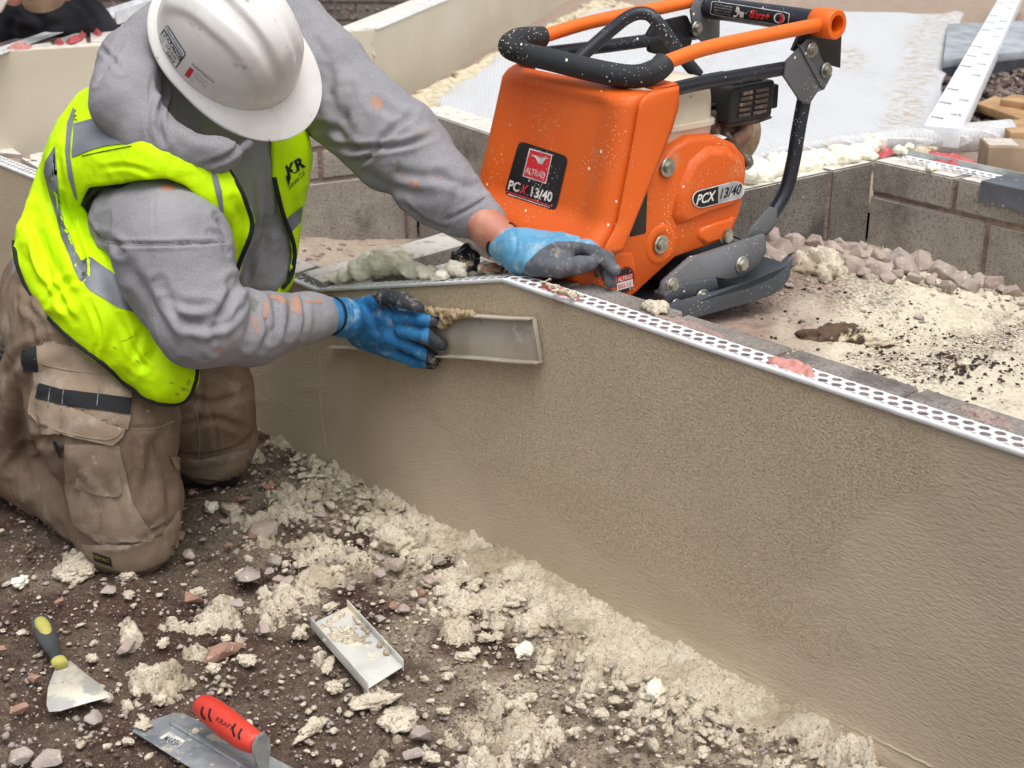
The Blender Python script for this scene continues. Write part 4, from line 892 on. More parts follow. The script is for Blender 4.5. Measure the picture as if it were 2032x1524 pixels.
raised([(1388, 452), (1420, 440), (1458, 430), (1450, 458), (1432, 474), (1396, 484), (1382, 470)], bg_, .006, M['orange_dirty'], bg)
raised([(1192, 590), (1200, 540), (1225, 500), (1252, 500), (1262, 530), (1252, 565), (1226, 588)], bg_, .004, M['orange_dirty'], bg, .85)
bm = bmesh.new(); c = LB(1311, 485, bg_); 
for (ra, rb, ha, hb) in ((.036, .030, .000, .0045), (.030, .022, .0045, .001), (.022, .001, .001, .001)):
    for k in range(28):
        t0, t1 = 2*math.pi*k/28, 2*math.pi*(k+1)/28; f = lambda t, r, h: bm.verts.new(c+MA*r*math.cos(t)+ZZ*r*math.sin(t)-MB_*h)
        bm.faces.new((f(t0, ra, ha), f(t1, ra, ha), f(t1, rb, hb), f(t0, rb, hb)))
bmesh.ops.remove_doubles(bm, verts=bm.verts[:], dist=.0001); bmo('bolt_dish', bm, M['orange_dirty'], bg, True)
for (u, v) in ((1324, 332), (1311, 485), (1440, 470)): hexbolt(u, v, bg_-.003, .0115, parent=mach)
# PCX badge on the guard
def pill(cx, cy, w, h, ang, b, n=10):
    L = []; ca, sa = math.cos(ang), math.sin(ang)
    for s_, st in ((1, -90), (-1, 90)):
        for k in range(n+1):
            t = math.radians(st+180*k/n); x, y = s_*(w-h)+h*math.cos(t), h*math.sin(t); L.append((cx+x*ca-y*sa, cy+x*sa+y*ca))
    return [LB(u, v, b) for u, v in L]
bb = bg_-.0125; ang = math.radians(-14.5)
def flat(name, pts, mat, parent, off=0): return mk(name, np.array(pts)-MB_*off, [list(range(len(pts)))], mat, parent)
badge = flat('badge', pill(1425, 386, 53, 18, ang, bb), M['white'], mach, .0006)
pl_ = pill(1425, 386, 51, 16, ang, bb); flat('badge_silver', pl_, M['silver'], badge, .0010)
cut = [q for q in pl_]; ax0 = LB(1425, 386, bb); axd = LB(1435, 383.4, bb)-ax0; axd /= np.linalg.norm(axd)
lft = [q-axd*max(0, (q-ax0)@axd+.001) for q in pl_]; flat('badge_black', lft, M['blkink'], badge, .0013)
def txt_b(name, s, u0, v0, u1, v1, hpx, b, mat, parent, shear=0, bold=.02, off=.0016):
    o3 = LB(u0, v0, b); xv = LB(u1, v1, b)-o3; yv = (LB(u0, v0-hpx, b)-o3); yv = np.array([0, 0, yv[2]]); return text3(name, s, o3-MB_*off, xv, yv, mat, parent, shear, bold)
txt_b('lettering', 'PCX', 1380, 407, 1419, 397, 20, bb, M['white'], badge, .3); txt_b('lettering', '13/40', 1427, 395, 1470, 384, 20, bb, M['blkink'], badge, .3)
# round label at the bottom of the guard
bl = bg_-.004; cc = LB(1240, 556, bl); rr_ = .0225
def disc(c, r, n=28): return [c+MA*r*math.cos(2*math.pi*k/n)+ZZ*r*1.08*math.sin(2*math.pi*k/n) for k in range(n)]
rl = flat('round_label', disc(cc, rr_), M['blkink'], mach, .0004); ring = flat('label_ring', disc(cc, rr_*.94), M['redl'], rl, .0007); flat('label_field', disc(cc, rr_*.90), M['blackl'], rl, .0010)
flat('red_field', [LB(u, v, bl) for u, v in ((1223, 561), (1255, 552), (1255, 541), (1223, 549))][::1], M['redl'], rl, .0014); flat('white_field', [LB(u, v, bl) for u, v in ((1223, 577), (1255, 568), (1255, 553), (1223, 562))], M['white'], rl, .0014)
txt_b('lettering', 'ALTRAD', 1225, 559, 1253, 551, 8, bl, M['white'], rl, 0, .02, .0018); txt_b('lettering', 'BELLE', 1226, 573, 1252, 566, 8, bl, M['redl'], rl, 0, .0, .0018)
flat('top_label', [q-ZZ*0 for q in (LB(1362, 276, bg_+.02), LB(1385, 268, bg_+.02), LB(1425, 266, bg_+.02), LB(1440, 272, bg_+.02), LB(1410, 286, bg_+.004), LB(1375, 288, bg_+.004))], M['white'], mach, .004)
# orange hood at the front
bn, Wd = .03, .352
nt = LB(1250, 186, bn); la, lb_, lz = loc(nt)
top_a, top_z = la, lz
pb = loc(LB(1192, 505, bn)); bb_a, bb_z = pb[0], pb[2]
tz = loc(LB(1336, 168, bn)); te = loc(LB(1330, 225, bn)); ts = loc(LB(1222, 500, bn))
# section across the width (b) : rounded corners and a shallow central dish; along t from top to bottom
nt_, nb_ = 30, 40; V = []; 
for i in range(nt_+1):
    t = i/nt_; af = top_a+(bb_a-top_a)*t**1.12; zf = top_z+(bb_z-top_z)*t
    wl = .03*t; 
    for j in range(nb_+1):
        q = j/nb_; b = bn-.0+q*(Wd+wl); dish = .012*sstep(.0, .16, q-.08)*sstep(.0, .16, .92-q)*sstep(.02, .12, t)*sstep(1.0, .8, t)
        rnd_ = .022*(max(0, 1-q/.07)**2.2+max(0, 1-(1-q)/.07)**2.2)
        topr = .03*max(0, 1-t/.07)**2; lip = -.02*sstep(.80, 1.0, t)
        V.append(Lc(af+dish+rnd_+topr+lip, b, zf-.004*topr*30*0))
ii = np.arange((nt_+1)*(nb_+1)).reshape(nt_+1, nb_+1); Fh = np.stack([ii[:-1, :-1], ii[1:, :-1], ii[1:, 1:], ii[:-1, 1:]], -1).reshape(-1, 4)
hood = mk('front_hood', V, Fh, M['orange'], mach, True); sm = hood.modifiers.new('t', 'SOLIDIFY'); sm.thickness = .004; sm.offset = 1
# side skirt (near) and top deck, far skirt
ne = [V[i*(nb_+1)] for i in range(nt_+1)]; fe = [V[i*(nb_+1)+nb_] for i in range(nt_+1)]
def skirt(edge, b, flipw=1, wt=1.0):
    rear = []
    for i, q in enumerate(edge):
        t = i/nt_; a_, b_, z_ = loc(q); ra = np.interp(t, [0, .12, .25, 1], [tz[0], tz[0]+.002, te[0]-.006, ts[0]+.002]); rear.append((ra, b_, z_))
    VV = []; m_s = 8
    for i, q in enumerate(edge):
        a_, b_, z_ = loc(q); ra = max(rear[i][0], a_+.004)
        for k in range(m_s+1):
            w = k/m_s; VV.append(Lc(a_+(ra-a_)*w, b_-flipw*.010*math.sin(w*math.pi*.5), z_+(tz[2]-top_z)*w*max(0, 1-i/nt_*3)))
    jj = np.arange(len(VV)).reshape(nt_+1, m_s+1); Fs = np.stack([jj[:-1, :-1], jj[:-1, 1:], jj[1:, 1:], jj[1:, :-1]], -1).reshape(-1, 4)
    o = mk('side_skirt', VV, Fs, M['orange'], mach, True); s = o.modifiers.new('t', 'SOLIDIFY'); s.thickness = .004; s.offset = -1 if flipw > 0 else 1; return VV, m_s
Vn, ms_ = skirt(ne, bn); Vf, _ = skirt(fe, bn+Wd, -1)
VV = []
for k in range(ms_+1):
    p, q = np.array(Vn[k]), np.array(Vf[k])
    for j in range(13): w = j/12; VV.append(p+(q-p)*w+ZZ*(.004*math.sin(w*math.pi)))
jj = np.arange(len(VV)).reshape(ms_+1, 13); td = mk('hood_top', VV, np.stack([jj[:-1, :-1], jj[:-1, 1:], jj[1:, 1:], jj[1:, :-1]], -1).reshape(-1, 4), M['orange'], mach, True)
s = td.modifiers.new('t', 'SOLIDIFY'); s.thickness = .004
# body bulk hidden inside (water tank and cross frame)
box('water_tank', Lc(top_a*.5+tz[0]*.5, bn+Wd/2, (top_z+bb_z)/2-.02), MA*.02, MB_*(Wd/2-.02), ZZ*.1, M['blackp'], mach, .004)
hd_n = np.cross(np.array(fe[15])-np.array(ne[15]), np.array(ne[22])-np.array(ne[8])); hd_n /= np.linalg.norm(hd_n)
if hd_n@(CP-ne[10]) < 0: hd_n = -hd_n
bpy.context.view_layer.update()
def bvh_of(*obs):
    dg = bpy.context.evaluated_depsgraph_get(); vs, fs = [], []; 
    for o in obs:
        e = o.evaluated_get(dg); me = e.to_mesh(); off = len(vs); mw = o.matrix_world; vs += [mw@v.co for v in me.vertices]; fs += [[i+off for i in p.vertices] for p in me.polygons]; e.to_mesh_clear()
    return BVHTree.FromPolygons(vs, fs)
def hitpx(bvh, u, v):
    r = Vector(ray(u, v)).normalized(); h = bvh.ray_cast(Vector(CP), r); return h[0], h[1]
def decal(name, poly, bvh, mat, parent, off=.0012, step=7, thick=0, smooth=True, verts2=None, faces2=None, rim=0):
    """patch following the real surface inside a measured outline"""
    bm = bmesh.new()
    if verts2 is None:
        vs = [bm.verts.new((u, v, 0)) for u, v in poly]; f = bm.faces.new(vs); bmesh.ops.triangulate(bm, faces=[f])
    else:
        vs = [bm.verts.new((u, v, 0)) for u, v in verts2]
        for f in faces2:
            try: bm.faces.new([vs[i] for i in f])
            except ValueError: pass
        poly = verts2
    us = [q[0] for q in poly]; vv_ = [q[1] for q in poly]
    if step:
        for k in range(int(min(us)//step)+1, int(max(us)//step)+1): bmesh.ops.bisect_plane(bm, geom=bm.verts[:]+bm.edges[:]+bm.faces[:], plane_co=(k*step, 0, 0), plane_no=(1, 0, 0), dist=1e-4)
        for k in range(int(min(vv_)//step)+1, int(max(vv_)//step)+1): bmesh.ops.bisect_plane(bm, geom=bm.verts[:]+bm.edges[:]+bm.faces[:], plane_co=(0, k*step, 0), plane_no=(0, 1, 0), dist=1e-4)
    bmesh.ops.remove_doubles(bm, verts=bm.verts[:], dist=.05)
    hits = {}; ds_ = []
    for v in bm.verts:
        h, n = hitpx(bvh, v.co.x, v.co.y); hits[v] = (h, n)
        if h: ds_.append((h-Vector(CP)).length)
    if not ds_: bm.free(); return None
    med = sorted(ds_)[len(ds_)//2]
    for v in list(bm.verts):
        h, n = hits[v]
        if h is None or abs((h-Vector(CP)).length-med) > .35: bm.verts.remove(v); continue
        if n.dot(h-Vector(CP)) > 0: n = -n
        v.co = h+n*off
    bm.verts.ensure_lookup_table()
    if thick:
        ed = [e for e in bm.edges if len(e.link_faces) == 1]; r = bmesh.ops.extrude_edge_only(bm, edges=ed)
        for v in [g for g in r['geom'] if isinstance(g, bmesh.types.BMVert)]:
            v.co += (v.co-Vector(CP)).normalized()*thick
    o = bmo(name, bm, mat, parent, False, True)
    return shade_auto(o, 40) if smooth else o
def ribbon(name, pts, wpx, bvh, mat, parent, off=.002, n=10, sm_=True):
    """narrow strip laid along a measured line on the surface"""
    pp = np.array(smooth_path([(a, b, 0) for a, b in pts], n) if sm_ else [(a, b, 0) for a, b in pts])[:, :2]
    bm = bmesh.new(); prev = None
    for i, q in enumerate(pp):
        t = pp[min(i+1, len(pp)-1)]-pp[max(i-1, 0)]; t = t/(np.linalg.norm(t)+1e-6); nn = np.array([-t[1], t[0]]); row = []
        for k in (-1, 0, 1):
            h, nr = hitpx(bvh, *(q+nn*k*wpx/2))
            if h is None: row = None; break
            if nr.dot(h-Vector(CP)) > 0: nr = -nr
            row.append(bm.verts.new(h+nr*(off if k == 0 else off*.55)))
        if row and prev and (row[1].co-prev[1].co).length < .05:
            for k in (0, 1): bm.faces.new((prev[k], prev[k+1], row[k+1], row[k]))
        prev = row
    return bmo(name, bm, mat, parent, True)
hb = bvh_of(hood)
def rrect(poly, r=.12, n=4):
    out = []; m = len(poly)
    for i in range(m):
        p0, p1, p2 = [np.array(poly[k % m], float) for k in (i-1, i, i+1)]; a, b = p1+(p0-p1)*r, p1+(p2-p1)*r
        for k in range(n+1): t = k/n; out.append(tuple((1-t)**2*a+2*t*(1-t)*p1+t*t*b))
    return out
st = decal('sticker', rrect([(1031, 279), (1129, 311), (1104, 419), (1001, 385)]), hb, M['blackl'], mach, .0012, 12)
decal('sticker_red_border', [(1052, 294), (1098, 307), (1085, 365), (1038, 350)], hb, M['white'], st, .0017, 12); decal('sticker_red', [(1054, 297), (1096, 309), (1084, 362), (1041, 348)], hb, M['redl'], st, .0022, 12)
def dtext(s, o_, x_, y_, bvh, mat, parent, off=.003, shear=0, bold=.0, step=0):
    V, Fc, _ = text_mesh(s, shear, bold, 4); V2 = [(o_[0]+a*x_[0]+b*y_[0], o_[1]+a*x_[1]+b*y_[1]) for a, b in V]
    return decal('lettering', None, bvh, mat, parent, off, step, 0, False, V2, Fc)
dtext('ALTRAD', (1044, 343), (38, 12), (3, -12), hb, M['white'], st, .0027, 0, .01)
dtext('PC', (1009, 376), (22, 6), (5, -19), hb, M['white'], st, .0024, 0, .03); dtext('X', (1032, 383), (15, 4), (4, -18), hb, M['redl'], st, .0024, .3, .04)
dtext('13/40', (1054, 390), (42, 12), (4, -20), hb, M['white'], st, .0024, 0, .03)
decal('sticker_line', [(1006, 379), (1096, 409), (1096, 411), (1005, 381)], hb, M['redl'], st, .0022, 0); decal('sticker_line', [(1010, 385), (1092, 412), (1092, 413.5), (1010, 387)], hb, M['white'], st, .0022, 0)
decal('bird_mark', [(1056, 307), (1066, 309), (1074, 319), (1083, 313), (1092, 314), (1084, 317), (1078, 327), (1070, 324), (1066, 314)], hb, M['white'], st, .0027, 0)
hexbolt(1032, 462, bn+Wd*.9, .011, dirv=-MA*.6-MB_*.4)
# fuel tank, engine, silencer
def tank():
    bm = bmesh.new(); c0 = loc(LB(1362, 300, .10)); prof = [(0, .82), (.012, .92), (.05, 1.0), (.072, 1.02), (.074, 1.07), (.084, 1.07), (.086, 1.0), (.13, .99), (.160, .95), (.172, .82), (.176, .4)]
    rings = []
    for z, k in prof:
        r = []
        for i in range(32):
            t = 2*math.pi*i/32; ex = lambda x: math.copysign(abs(x)**.45, x); r.append(bm.verts.new(Lc(c0[0]-.025+.082*k*ex(math.cos(t)), .17+.095*k*ex(math.sin(t)), c0[2]-.012+z*.80)))
        rings.append(r)
    for a, b in zip(rings, rings[1:]):
        for i in range(32): bm.faces.new((a[i], a[(i+1) % 32], b[(i+1) % 32], b[i]))
    bm.faces.new(rings[0][::-1]); bm.faces.new(rings[-1]); o = bmo('fuel_tank', bm, M['tank'], mach, True); shade_auto(o, 50)
    bm = bmesh.new(); cp = Lc(c0[0]-.04, .17, c0[2]+.125); bm_tube(bm, [cp, cp+ZZ*.02], .021, 20); bmesh.ops.bevel(bm, geom=bm.edges[:], offset=.003, segments=2, affect='EDGES'); shade_auto(bmo('filler_cap', bm, M['bolt'], o), 40)
tank()
# silencer box with louvres
bs = .07; s0 = [LB(u, v, bs) for u, v in ((1455, 175), (1540, 158), (1532, 232), (1445, 248))]
sil = prism('silencer', s0, MB_*.135, M['blackp'], mach, .006)
for k in range(5):
    t = .2+.15*k; p = s0[3]+(s0[0]-s0[3])*t; q = s0[2]+(s0[1]-s0[2])*t
    for (x0, x1) in ((.18, .45), (.52, .82)): box('louvre', p+(q-p)*(x0+x1)/2-MB_*.002, (q-p)*(x1-x0)/2, MB_*.0025, ZZ*.003, M['dust_metal'], sil, .001)
for k in range(9):
    p = s0[0]+(s0[1]-s0[0])*(.18+.075*k)+MB_*.03+ZZ*.0005; box('slot', p, MA*.0018, MB_*.018, ZZ*.0012, M['blkink'], sil)
box('end_cap', (s0[1]+s0[2])/2+MA*.012+MB_*.04, MA*.012, MB_*.03, ZZ*.022, M['blackp'], sil, .004)
side('heat_shield', [(1440, 246), (1534, 230), (1532, 236), (1500, 246), (1445, 254)], bs+.01, .1, M['dust_metal'])
bm = bmesh.new(); bm_tube(bm, smooth_path([LB(1478, 235, .10), LB(1478, 265, .09), LB(1462, 280, .09), LB(1455, 300, .12)], 5), .014, 12); bmo('exhaust_pipe', bm, M['rust'] if 'rust' in M else M['dust_metal'], mach, True)
bm = bmesh.new(); c = LB(1475, 270, .2); bm_tube(bm, [c, c+MB_*.05], .05, 24); bmo('recoil_cover', bm, simple('sand_plastic', (196, 170, 142), .5), mach, True)
# cylinder block with fins
cb = loc(LB(1418, 262, .12)); 
for k in range(9): box('cooling_fin', Lc(cb[0]+.01, .16, cb[2]-.035+k*.011), MA*.05, MB_*.055, ZZ*.0025, M['blackp'], mach, .001)
box('engine_block', Lc(cb[0]-.02, .19, cb[2]-.03), MA*.075, MB_*.09, ZZ*.075, M['dust_metal'], mach, .01, 3)
box('engine_base', Lc(cb[0]-.09, .19, cb[2]-.13), MA*.10, MB_*.12, ZZ*.035, M['blackp'], mach, .006)
box('air_filter', Lc(cb[0]-.005, .25, cb[2]+.03), MA*.05, MB_*.05, ZZ*.05, M['blackp'], mach, .012, 3)
for (u, v, b, r) in ((1478, 277, .09, .007), (1482, 322, .09, .010)): hexbolt(u, v, b, r)
bm = bmesh.new(); bm_tube(bm, smooth_path([LB(1440, 265, .08), LB(1462, 292, .08), LB(1475, 312, .08), LB(1484, 326, .085)], 5), .006, 8); bmo('linkage', bm, M['dust_metal'], mach, True)
bm = bmesh.new(); bm_tube(bm, smooth_path([LB(1290, 300, .1), LB(1300, 312, .1), LB(1330, 300, .1), LB(1345, 285, .1)], 5), .006, 8); bmo('fuel_hose', bm, M['blackp'], mach, True)
# frame tubes
def tube(name, pts, r, mat, parent=None, n=8, seg=16, caps=True): bm = bmesh.new(); bm_tube(bm, smooth_path(pts, n), r, seg, caps); o = bmo(name, bm, mat, parent or mach, True); shade_auto(o, 60); return o
tube('rear_post', [LB(1597, 190, .06), LB(1585, 255, .06), LB(1572, 330, .06), LB(1556, 385, .06), LB(1520, 445, .06), LB(1490, 490, .06)], .0135, M['btube'])
tube('rear_post', [LB(1597, 190, .06)+MB_*.29, LB(1585, 255, .06)+MB_*.29, LB(1572, 330, .06)+MB_*.29, LB(1556, 385, .06)+MB_*.29, LB(1520, 445, .06)+MB_*.29], .0135, M['btube'])
tube('frame_tube', [LB(1318, 182, .06), LB(1400, 163, .06), LB(1560, 135, .06)], .0125, M['btube'])
n1, n2 = LB(1318, 182, .06), LB(1560, 135, .06)
tube('frame_tube', [LB(1065, 108, .36), LB(1230, 88, .36), LB(1410, 62, .36)], .0125, M['btube'])
lb2 = tube('lifting_bar', [LB(1150, 115, .30), LB(1210, 62, .28), LB(1250, 32, .26), LB(1282, 27, .24), LB(1305, 45, .22), LB(1345, 100, .2), LB(1385, 150, .18)], .012, M['btube'])
side('foot_bracket', [(1452, 498), (1490, 418+60), (1505, 462), (1535, 432), (1542, 445), (1520, 470), (1482, 480), (1470, 482)], .05, .004, M['gmetal'], 0)
side('foot_bracket', [(1480, 476), (1492, 452), (1530, 410), (1543, 415), (1542, 440), (1522, 462), (1485, 478)], .044, .005, M['gmetal'], .001)
prism('foot_plate', [LB(1452, 462, .05), LB(1485, 476, .044), LB(1485, 476, .044)+MB_*.06, LB(1452, 462, .05)+MB_*.06], -ZZ*.004, M['gmetal'], mach)
# pivot brackets
brk = side('pivot_bracket', [(1556, 152), (1562, 120), (1605, 78), (1618, 80), (1630, 118), (1646, 140), (1652, 148), (1636, 178), (1622, 182), (1606, 208), (1588, 200)], .045, .005, M['gmetal'], .001)
side('bracket_fold', [(1585, 88), (1594, 92), (1640, 170), (1632, 176)], .041, .006, M['gmetal'], .001, brk)
hexbolt(1609, 100, .040, .0095, parent=brk) if False else None
hexbolt(1610, 99, .043, .0095); hexbolt(1638, 139, .043, .0095)
side('back_plate', [(1572, 100), (1590, 60), (1640, 24), (1668, 30), (1671, 60), (1668, 135), (1650, 130), (1610, 115)], .062, .006, M['blackp'], .001)
br2 = side('pivot_bracket', [(1372, 20), (1385, -10), (1430, 0), (1428, 90), (1405, 92), (1378, 70)], .33, .006, M['gmetal'], .001)
side('back_plate', [(1286, 70), (1300, 45), (1365, 30), (1380, 60), (1370, 100), (1320, 112), (1290, 104)], .35, .012, M['blackp'], .004)
hexbolt(1382, 56, .325, .0095)
# folding handle: orange tubes, black grip, cross bar
ha, hb_ = .035, .35
nA = [LB(1312, 128, ha), LB(1345, 115, ha), LB(1400, 96, ha), LB(1500, 74, ha), LB(1640, 46, ha)]
fA = [LB(1062, 78, hb_), LB(1110, 62, hb_), LB(1180, 42, hb_), LB(1300, 18, hb_), LB(1420, -8, hb_)]
hnd = tube('handle_tube', nA, .0125, M['otube']); tube('handle_tube', fA, .0125, M['otube'])
pa, pc = loc(nA[0]), loc(fA[0]); mid = lambda t: Lc(pa[0]+(pc[0]-pa[0])*t, pa[1]+(pc[1]-pa[1])*t, pa[2]+(pc[2]-pa[2])*t)
g = [LB(1318, 125, ha), LB(1300, 141, ha+.0), LB(1255, 152, ha+.03), LB(1180, 140, ha+.10), LB(1090, 118, ha+.2), LB(1035, 105, ha+.27), LB(1010, 92, hb_-.035), LB(1030, 77, hb_-.01), LB(1075, 74, hb_)]
tube('grip', g, .0195, M['rubber'], None, 8, 20)
xb0, xb1 = LB(1640, 52, ha), LB(1395, 5, hb_)
ca = loc(nA[-1]); xb0 = Lc(ca[0], ha+.012, ca[2]+.0); far = Lc(ca[0], hb_, ca[2])
tube('cross_bar', [xb0, (xb0+far)/2, far], .021, M['btube'], None, 2, 24)
rg = Lc(ca[0], ha-.025, ca[2]); bm = bmesh.new(); N = 32
pr = [(.0, .0245), (.002, .0265), (.048, .0265), (.05, .0245), (.05, .0165), (0.0, .0165)]
rings = [[bm.verts.new(rg+MB_*d+MA*r*math.cos(2*math.pi*k/N)+ZZ*r*math.sin(2*math.pi*k/N)) for k in range(N)] for d, r in pr]
for i in range(len(pr)):
    a, b = rings[i], rings[(i+1) % len(pr)]
    for k in range(N): bm.faces.new((a[k], a[(k+1) % N], b[(k+1) % N], b[k]))
shade_auto(bmo('pivot_ring', bm, M['otube'], mach), 45)
bpy.context.view_layer.update()
# label on the cross bar
cbv = bvh_of([c for c in mach.children if c.name.startswith('cross_bar')][0])
def onbar(x, y):                       # x 0..1 along label, y -1..1 across
    p0, p1 = np.array((1411, 15.)), np.array((1566, 39.)); q = p0+(p1-p0)*x; return (q[0]-2*y, q[1]+13.5*y)
lbp = [onbar(*q) for q in ((0, -1), (1, -1), (1, 1), (0, 1))]
lab = decal('bar_label', rrect(lbp, .1), cbv, M['white'], mach, .0006, 6); decal('bar_label_black', rrect([onbar(*q) for q in ((.008, -.9), (.992, -.9), (.992, .9), (.008, .9))], .1), cbv, M['blkink'], lab, .0011, 6)
if lab:
    V, Fc, _ = text_mesh('8hrs+', .3, .03, 4); decal('lettering', None, cbv, M['redl'], lab, .0018, 0, 0, False, [onbar(.50+.26*a, .55-1.1*b) for a, b in V], Fc)
    for i, s_ in enumerate(('Site Preparing', 'Site Design Pending', 'Registered Community', '& International Designs')):
        V, Fc, _ = text_mesh(s_, 0, 0, 1); decal('lettering', None, cbv, M['silver'], lab, .0018, 0, 0, False, [onbar(.05+.22*a, -.55+.36*i+.2-.28*b) for a, b in V], Fc)
    decal('clock_mark', [onbar(.88+.07*math.cos(t), .72*math.sin(t)) for t in [2*math.pi*k/16 for k in range(16)]], cbv, M['white'], lab, .0018, 0); decal('clock_mark', [onbar(.885+.055*math.cos(t), .62*math.sin(t)) for t in [-1.6+.35*k for k in range(10)]], cbv, M['redl'], lab, .0023, 0)
    decal('tick_mark', [onbar(.44, -.1), onbar(.455, .2), onbar(.49, -.6), onbar(.458, .0)], cbv, M['white'], lab, .0018, 0)
    decal('figure_mark', [onbar(.30, .75), onbar(.32, -.2), onbar(.33, -.7), onbar(.36, -.55), onbar(.375, -.1), onbar(.43, -.05), onbar(.43, .7), onbar(.38, .7), onbar(.375, .15), onbar(.345, -.2), onbar(.34, .75)], cbv, M['white'], lab, .0018, 0)
# ------------------------------------------------------------------ implicit shapes -> one continuous mesh
def cap(a, b, ra, rb=None):
    a, b = np.array(a, float), np.array(b, float); rb = ra if rb is None else rb; ab = b-a; L = ab@ab+1e-12
    def f(X): t = np.clip(((X-a)@ab)/L, 0, 1); return np.linalg.norm(X-a-t[:, None]*ab, axis=1)-(ra+(rb-ra)*t)
    f.bb = (np.minimum(a-ra, b-rb), np.maximum(a+ra, b+rb)); return f
def chain(pts, rs): return [cap(pts[i], pts[i+1], rs[i], rs[i+1]) for i in range(len(pts)-1)]
def ell(c, ax, r):
    c = np.array(c, float); A = np.array(ax, float); r = np.array(r, float)
    def f(X): q = (X-c)@A.T; k0 = np.linalg.norm(q/r, axis=1); k1 = np.linalg.norm(q/(r*r), axis=1)+1e-9; return k0*(k0-1)/k1
    m = max(r); f.bb = (c-m, c+m); return f
def sball(c, r): return ell(c, np.eye(3), (r, r, r))
def union(fs, k=.03, carve=()):
    def f(X):
        d = None
        for g in fs:
            e = g(X)
            if d is None: d = e
            else: h = np.clip(.5+.5*(e-d)/k, 0, 1); d = e*(1-h)+d*h-k*h*(1-h)      # d smaller -> keep
        for g, kk in carve: e = -g(X); h = np.clip(.5-.5*(e-d)/kk, 0, 1); d = e*(1-h)+d*h+kk*h*(1-h)
        return d
    return f
def _smin_fix(fs, k, carve=()):
    def f(X):
        d = fs[0](X)
        for g in fs[1:]: e = g(X); h = np.clip(.5+.5*(d-e)/k, 0, 1); d = d*(1-h)+e*h-k*h*(1-h)
        for g, kk in carve: e = -g(X); h = np.clip(.5-.5*(d-e)/kk, 0, 1); d = d*(1-h)+e*h+kk*h*(1-h)
        return d
    lo = np.min([g.bb[0] for g in fs], 0); hi = np.max([g.bb[1] for g in fs], 0); f.bb = (lo, hi); return f
union = _smin_fix
def mesh_sdf(f, vox, lo=None, hi=None, pad=None):
    lo = f.bb[0] if lo is None else np.array(lo); hi = f.bb[1] if hi is None else np.array(hi); pad = pad or vox*4; lo = lo-pad; hi = hi+pad
    c = 4; cv = vox*c; n = np.ceil((hi-lo)/cv).astype(int)+1
    g = np.stack(np.meshgrid(*[lo[i]+cv*np.arange(n[i]) for i in range(3)], indexing='ij'), -1).reshape(-1, 3); D = f(g).reshape(n)
    N = (n-1)*c+1; FD = np.full(N, 1., np.float32)
    act = np.argwhere(np.abs(D[:-1, :-1, :-1]) < cv*2.6)
    sg = np.sign(D).astype(np.float32)
    FD = np.repeat(np.repeat(np.repeat(sg, c, 0), c, 1), c, 2)[:N[0], :N[1], :N[2]]*cv
    o = np.stack(np.meshgrid(*[np.arange(c)]*3, indexing='ij'), -1).reshape(-1, 3)
    for s in range(0, len(act), 6000):
        ix = (act[s:s+6000, None, :]*c+o[None]).reshape(-1, 3); v = f(lo+ix*vox); FD[ix[:, 0], ix[:, 1], ix[:, 2]] = v
    ins = FD < 0; C = [slice(0, -1), slice(1, None)]; acc = np.zeros(tuple(N-1)+(3,), np.float32); cnt = np.zeros(tuple(N-1), np.float32)
    cr = [(0, 0, 0), (1, 0, 0), (0, 1, 0), (0, 0, 1), (1, 1, 0), (1, 0, 1), (0, 1, 1), (1, 1, 1)]
    for a in range(3):
        e = [0, 0, 0]; e[a] = 1
        for c0 in cr:
            if c0[a]: continue
            c1 = [c0[i]+e[i] for i in range(3)]; A = FD[C[c0[0]], C[c0[1]], C[c0[2]]]; B = FD[C[c1[0]], C[c1[1]], C[c1[2]]]
            m = (A < 0) != (B < 0); t = np.where(m, A/np.where(m, A-B, 1), 0)
            for i in range(3): acc[..., i] += np.where(m, c0[i]+(t if i == a else 0), 0)
            cnt += m
    cells = np.argwhere(cnt > 0); idx = np.full(tuple(N-1), -1, np.int64); idx[tuple(cells.T)] = np.arange(len(cells))
    P_ = lo+vox*(cells+acc[tuple(cells.T)]/cnt[tuple(cells.T)][:, None]); Q = []
    for a in range(3):
        b, c_ = (a+1) % 3, (a+2) % 3; s0 = [slice(None)]*3; s1 = [slice(None)]*3; s0[a] = slice(0, -1); s1[a] = slice(1, None)
        m = ins[tuple(s0)] != ins[tuple(s1)]; e = np.argwhere(m); fl = ins[tuple(s0)][tuple(e.T)]
        ok = (e[:, b] > 0) & (e[:, c_] > 0) & (e[:, b] < N[b]-1) & (e[:, c_] < N[c_]-1); e = e[ok]; fl = fl[ok]; q = []
        for db, dc in ((0, 0), (-1, 0), (-1, -1), (0, -1)): w = e.copy(); w[:, b] += db; w[:, c_] += dc; q.append(idx[tuple(w.T)])
        q = np.stack(q, 1); q = np.where(fl[:, None], q, q[:, ::-1]); Q.append(q[(q >= 0).all(1)])
    return P_, np.concatenate(Q)
def vnormals(V, Q):
    n = np.cross(V[Q[:, 2]]-V[Q[:, 0]], V[Q[:, 3]]-V[Q[:, 1]]); N = np.zeros_like(V)
    for i in range(4): np.add.at(N, Q[:, i], n)
    return N/(np.linalg.norm(N, axis=1, keepdims=True)+1e-12)
def relax(V, Q, it=2, lam=.5):
    for _ in range(it):
        s = np.zeros_like(V); c = np.zeros(len(V))
        for i in range(4): np.add.at(s, Q[:, i], V[Q[:, (i+1) % 4]]+V[Q[:, (i-1) % 4]]); np.add.at(c, Q[:, i], 2)
        V = V+lam*(s/np.maximum(c, 1)[:, None]-V)
    return V
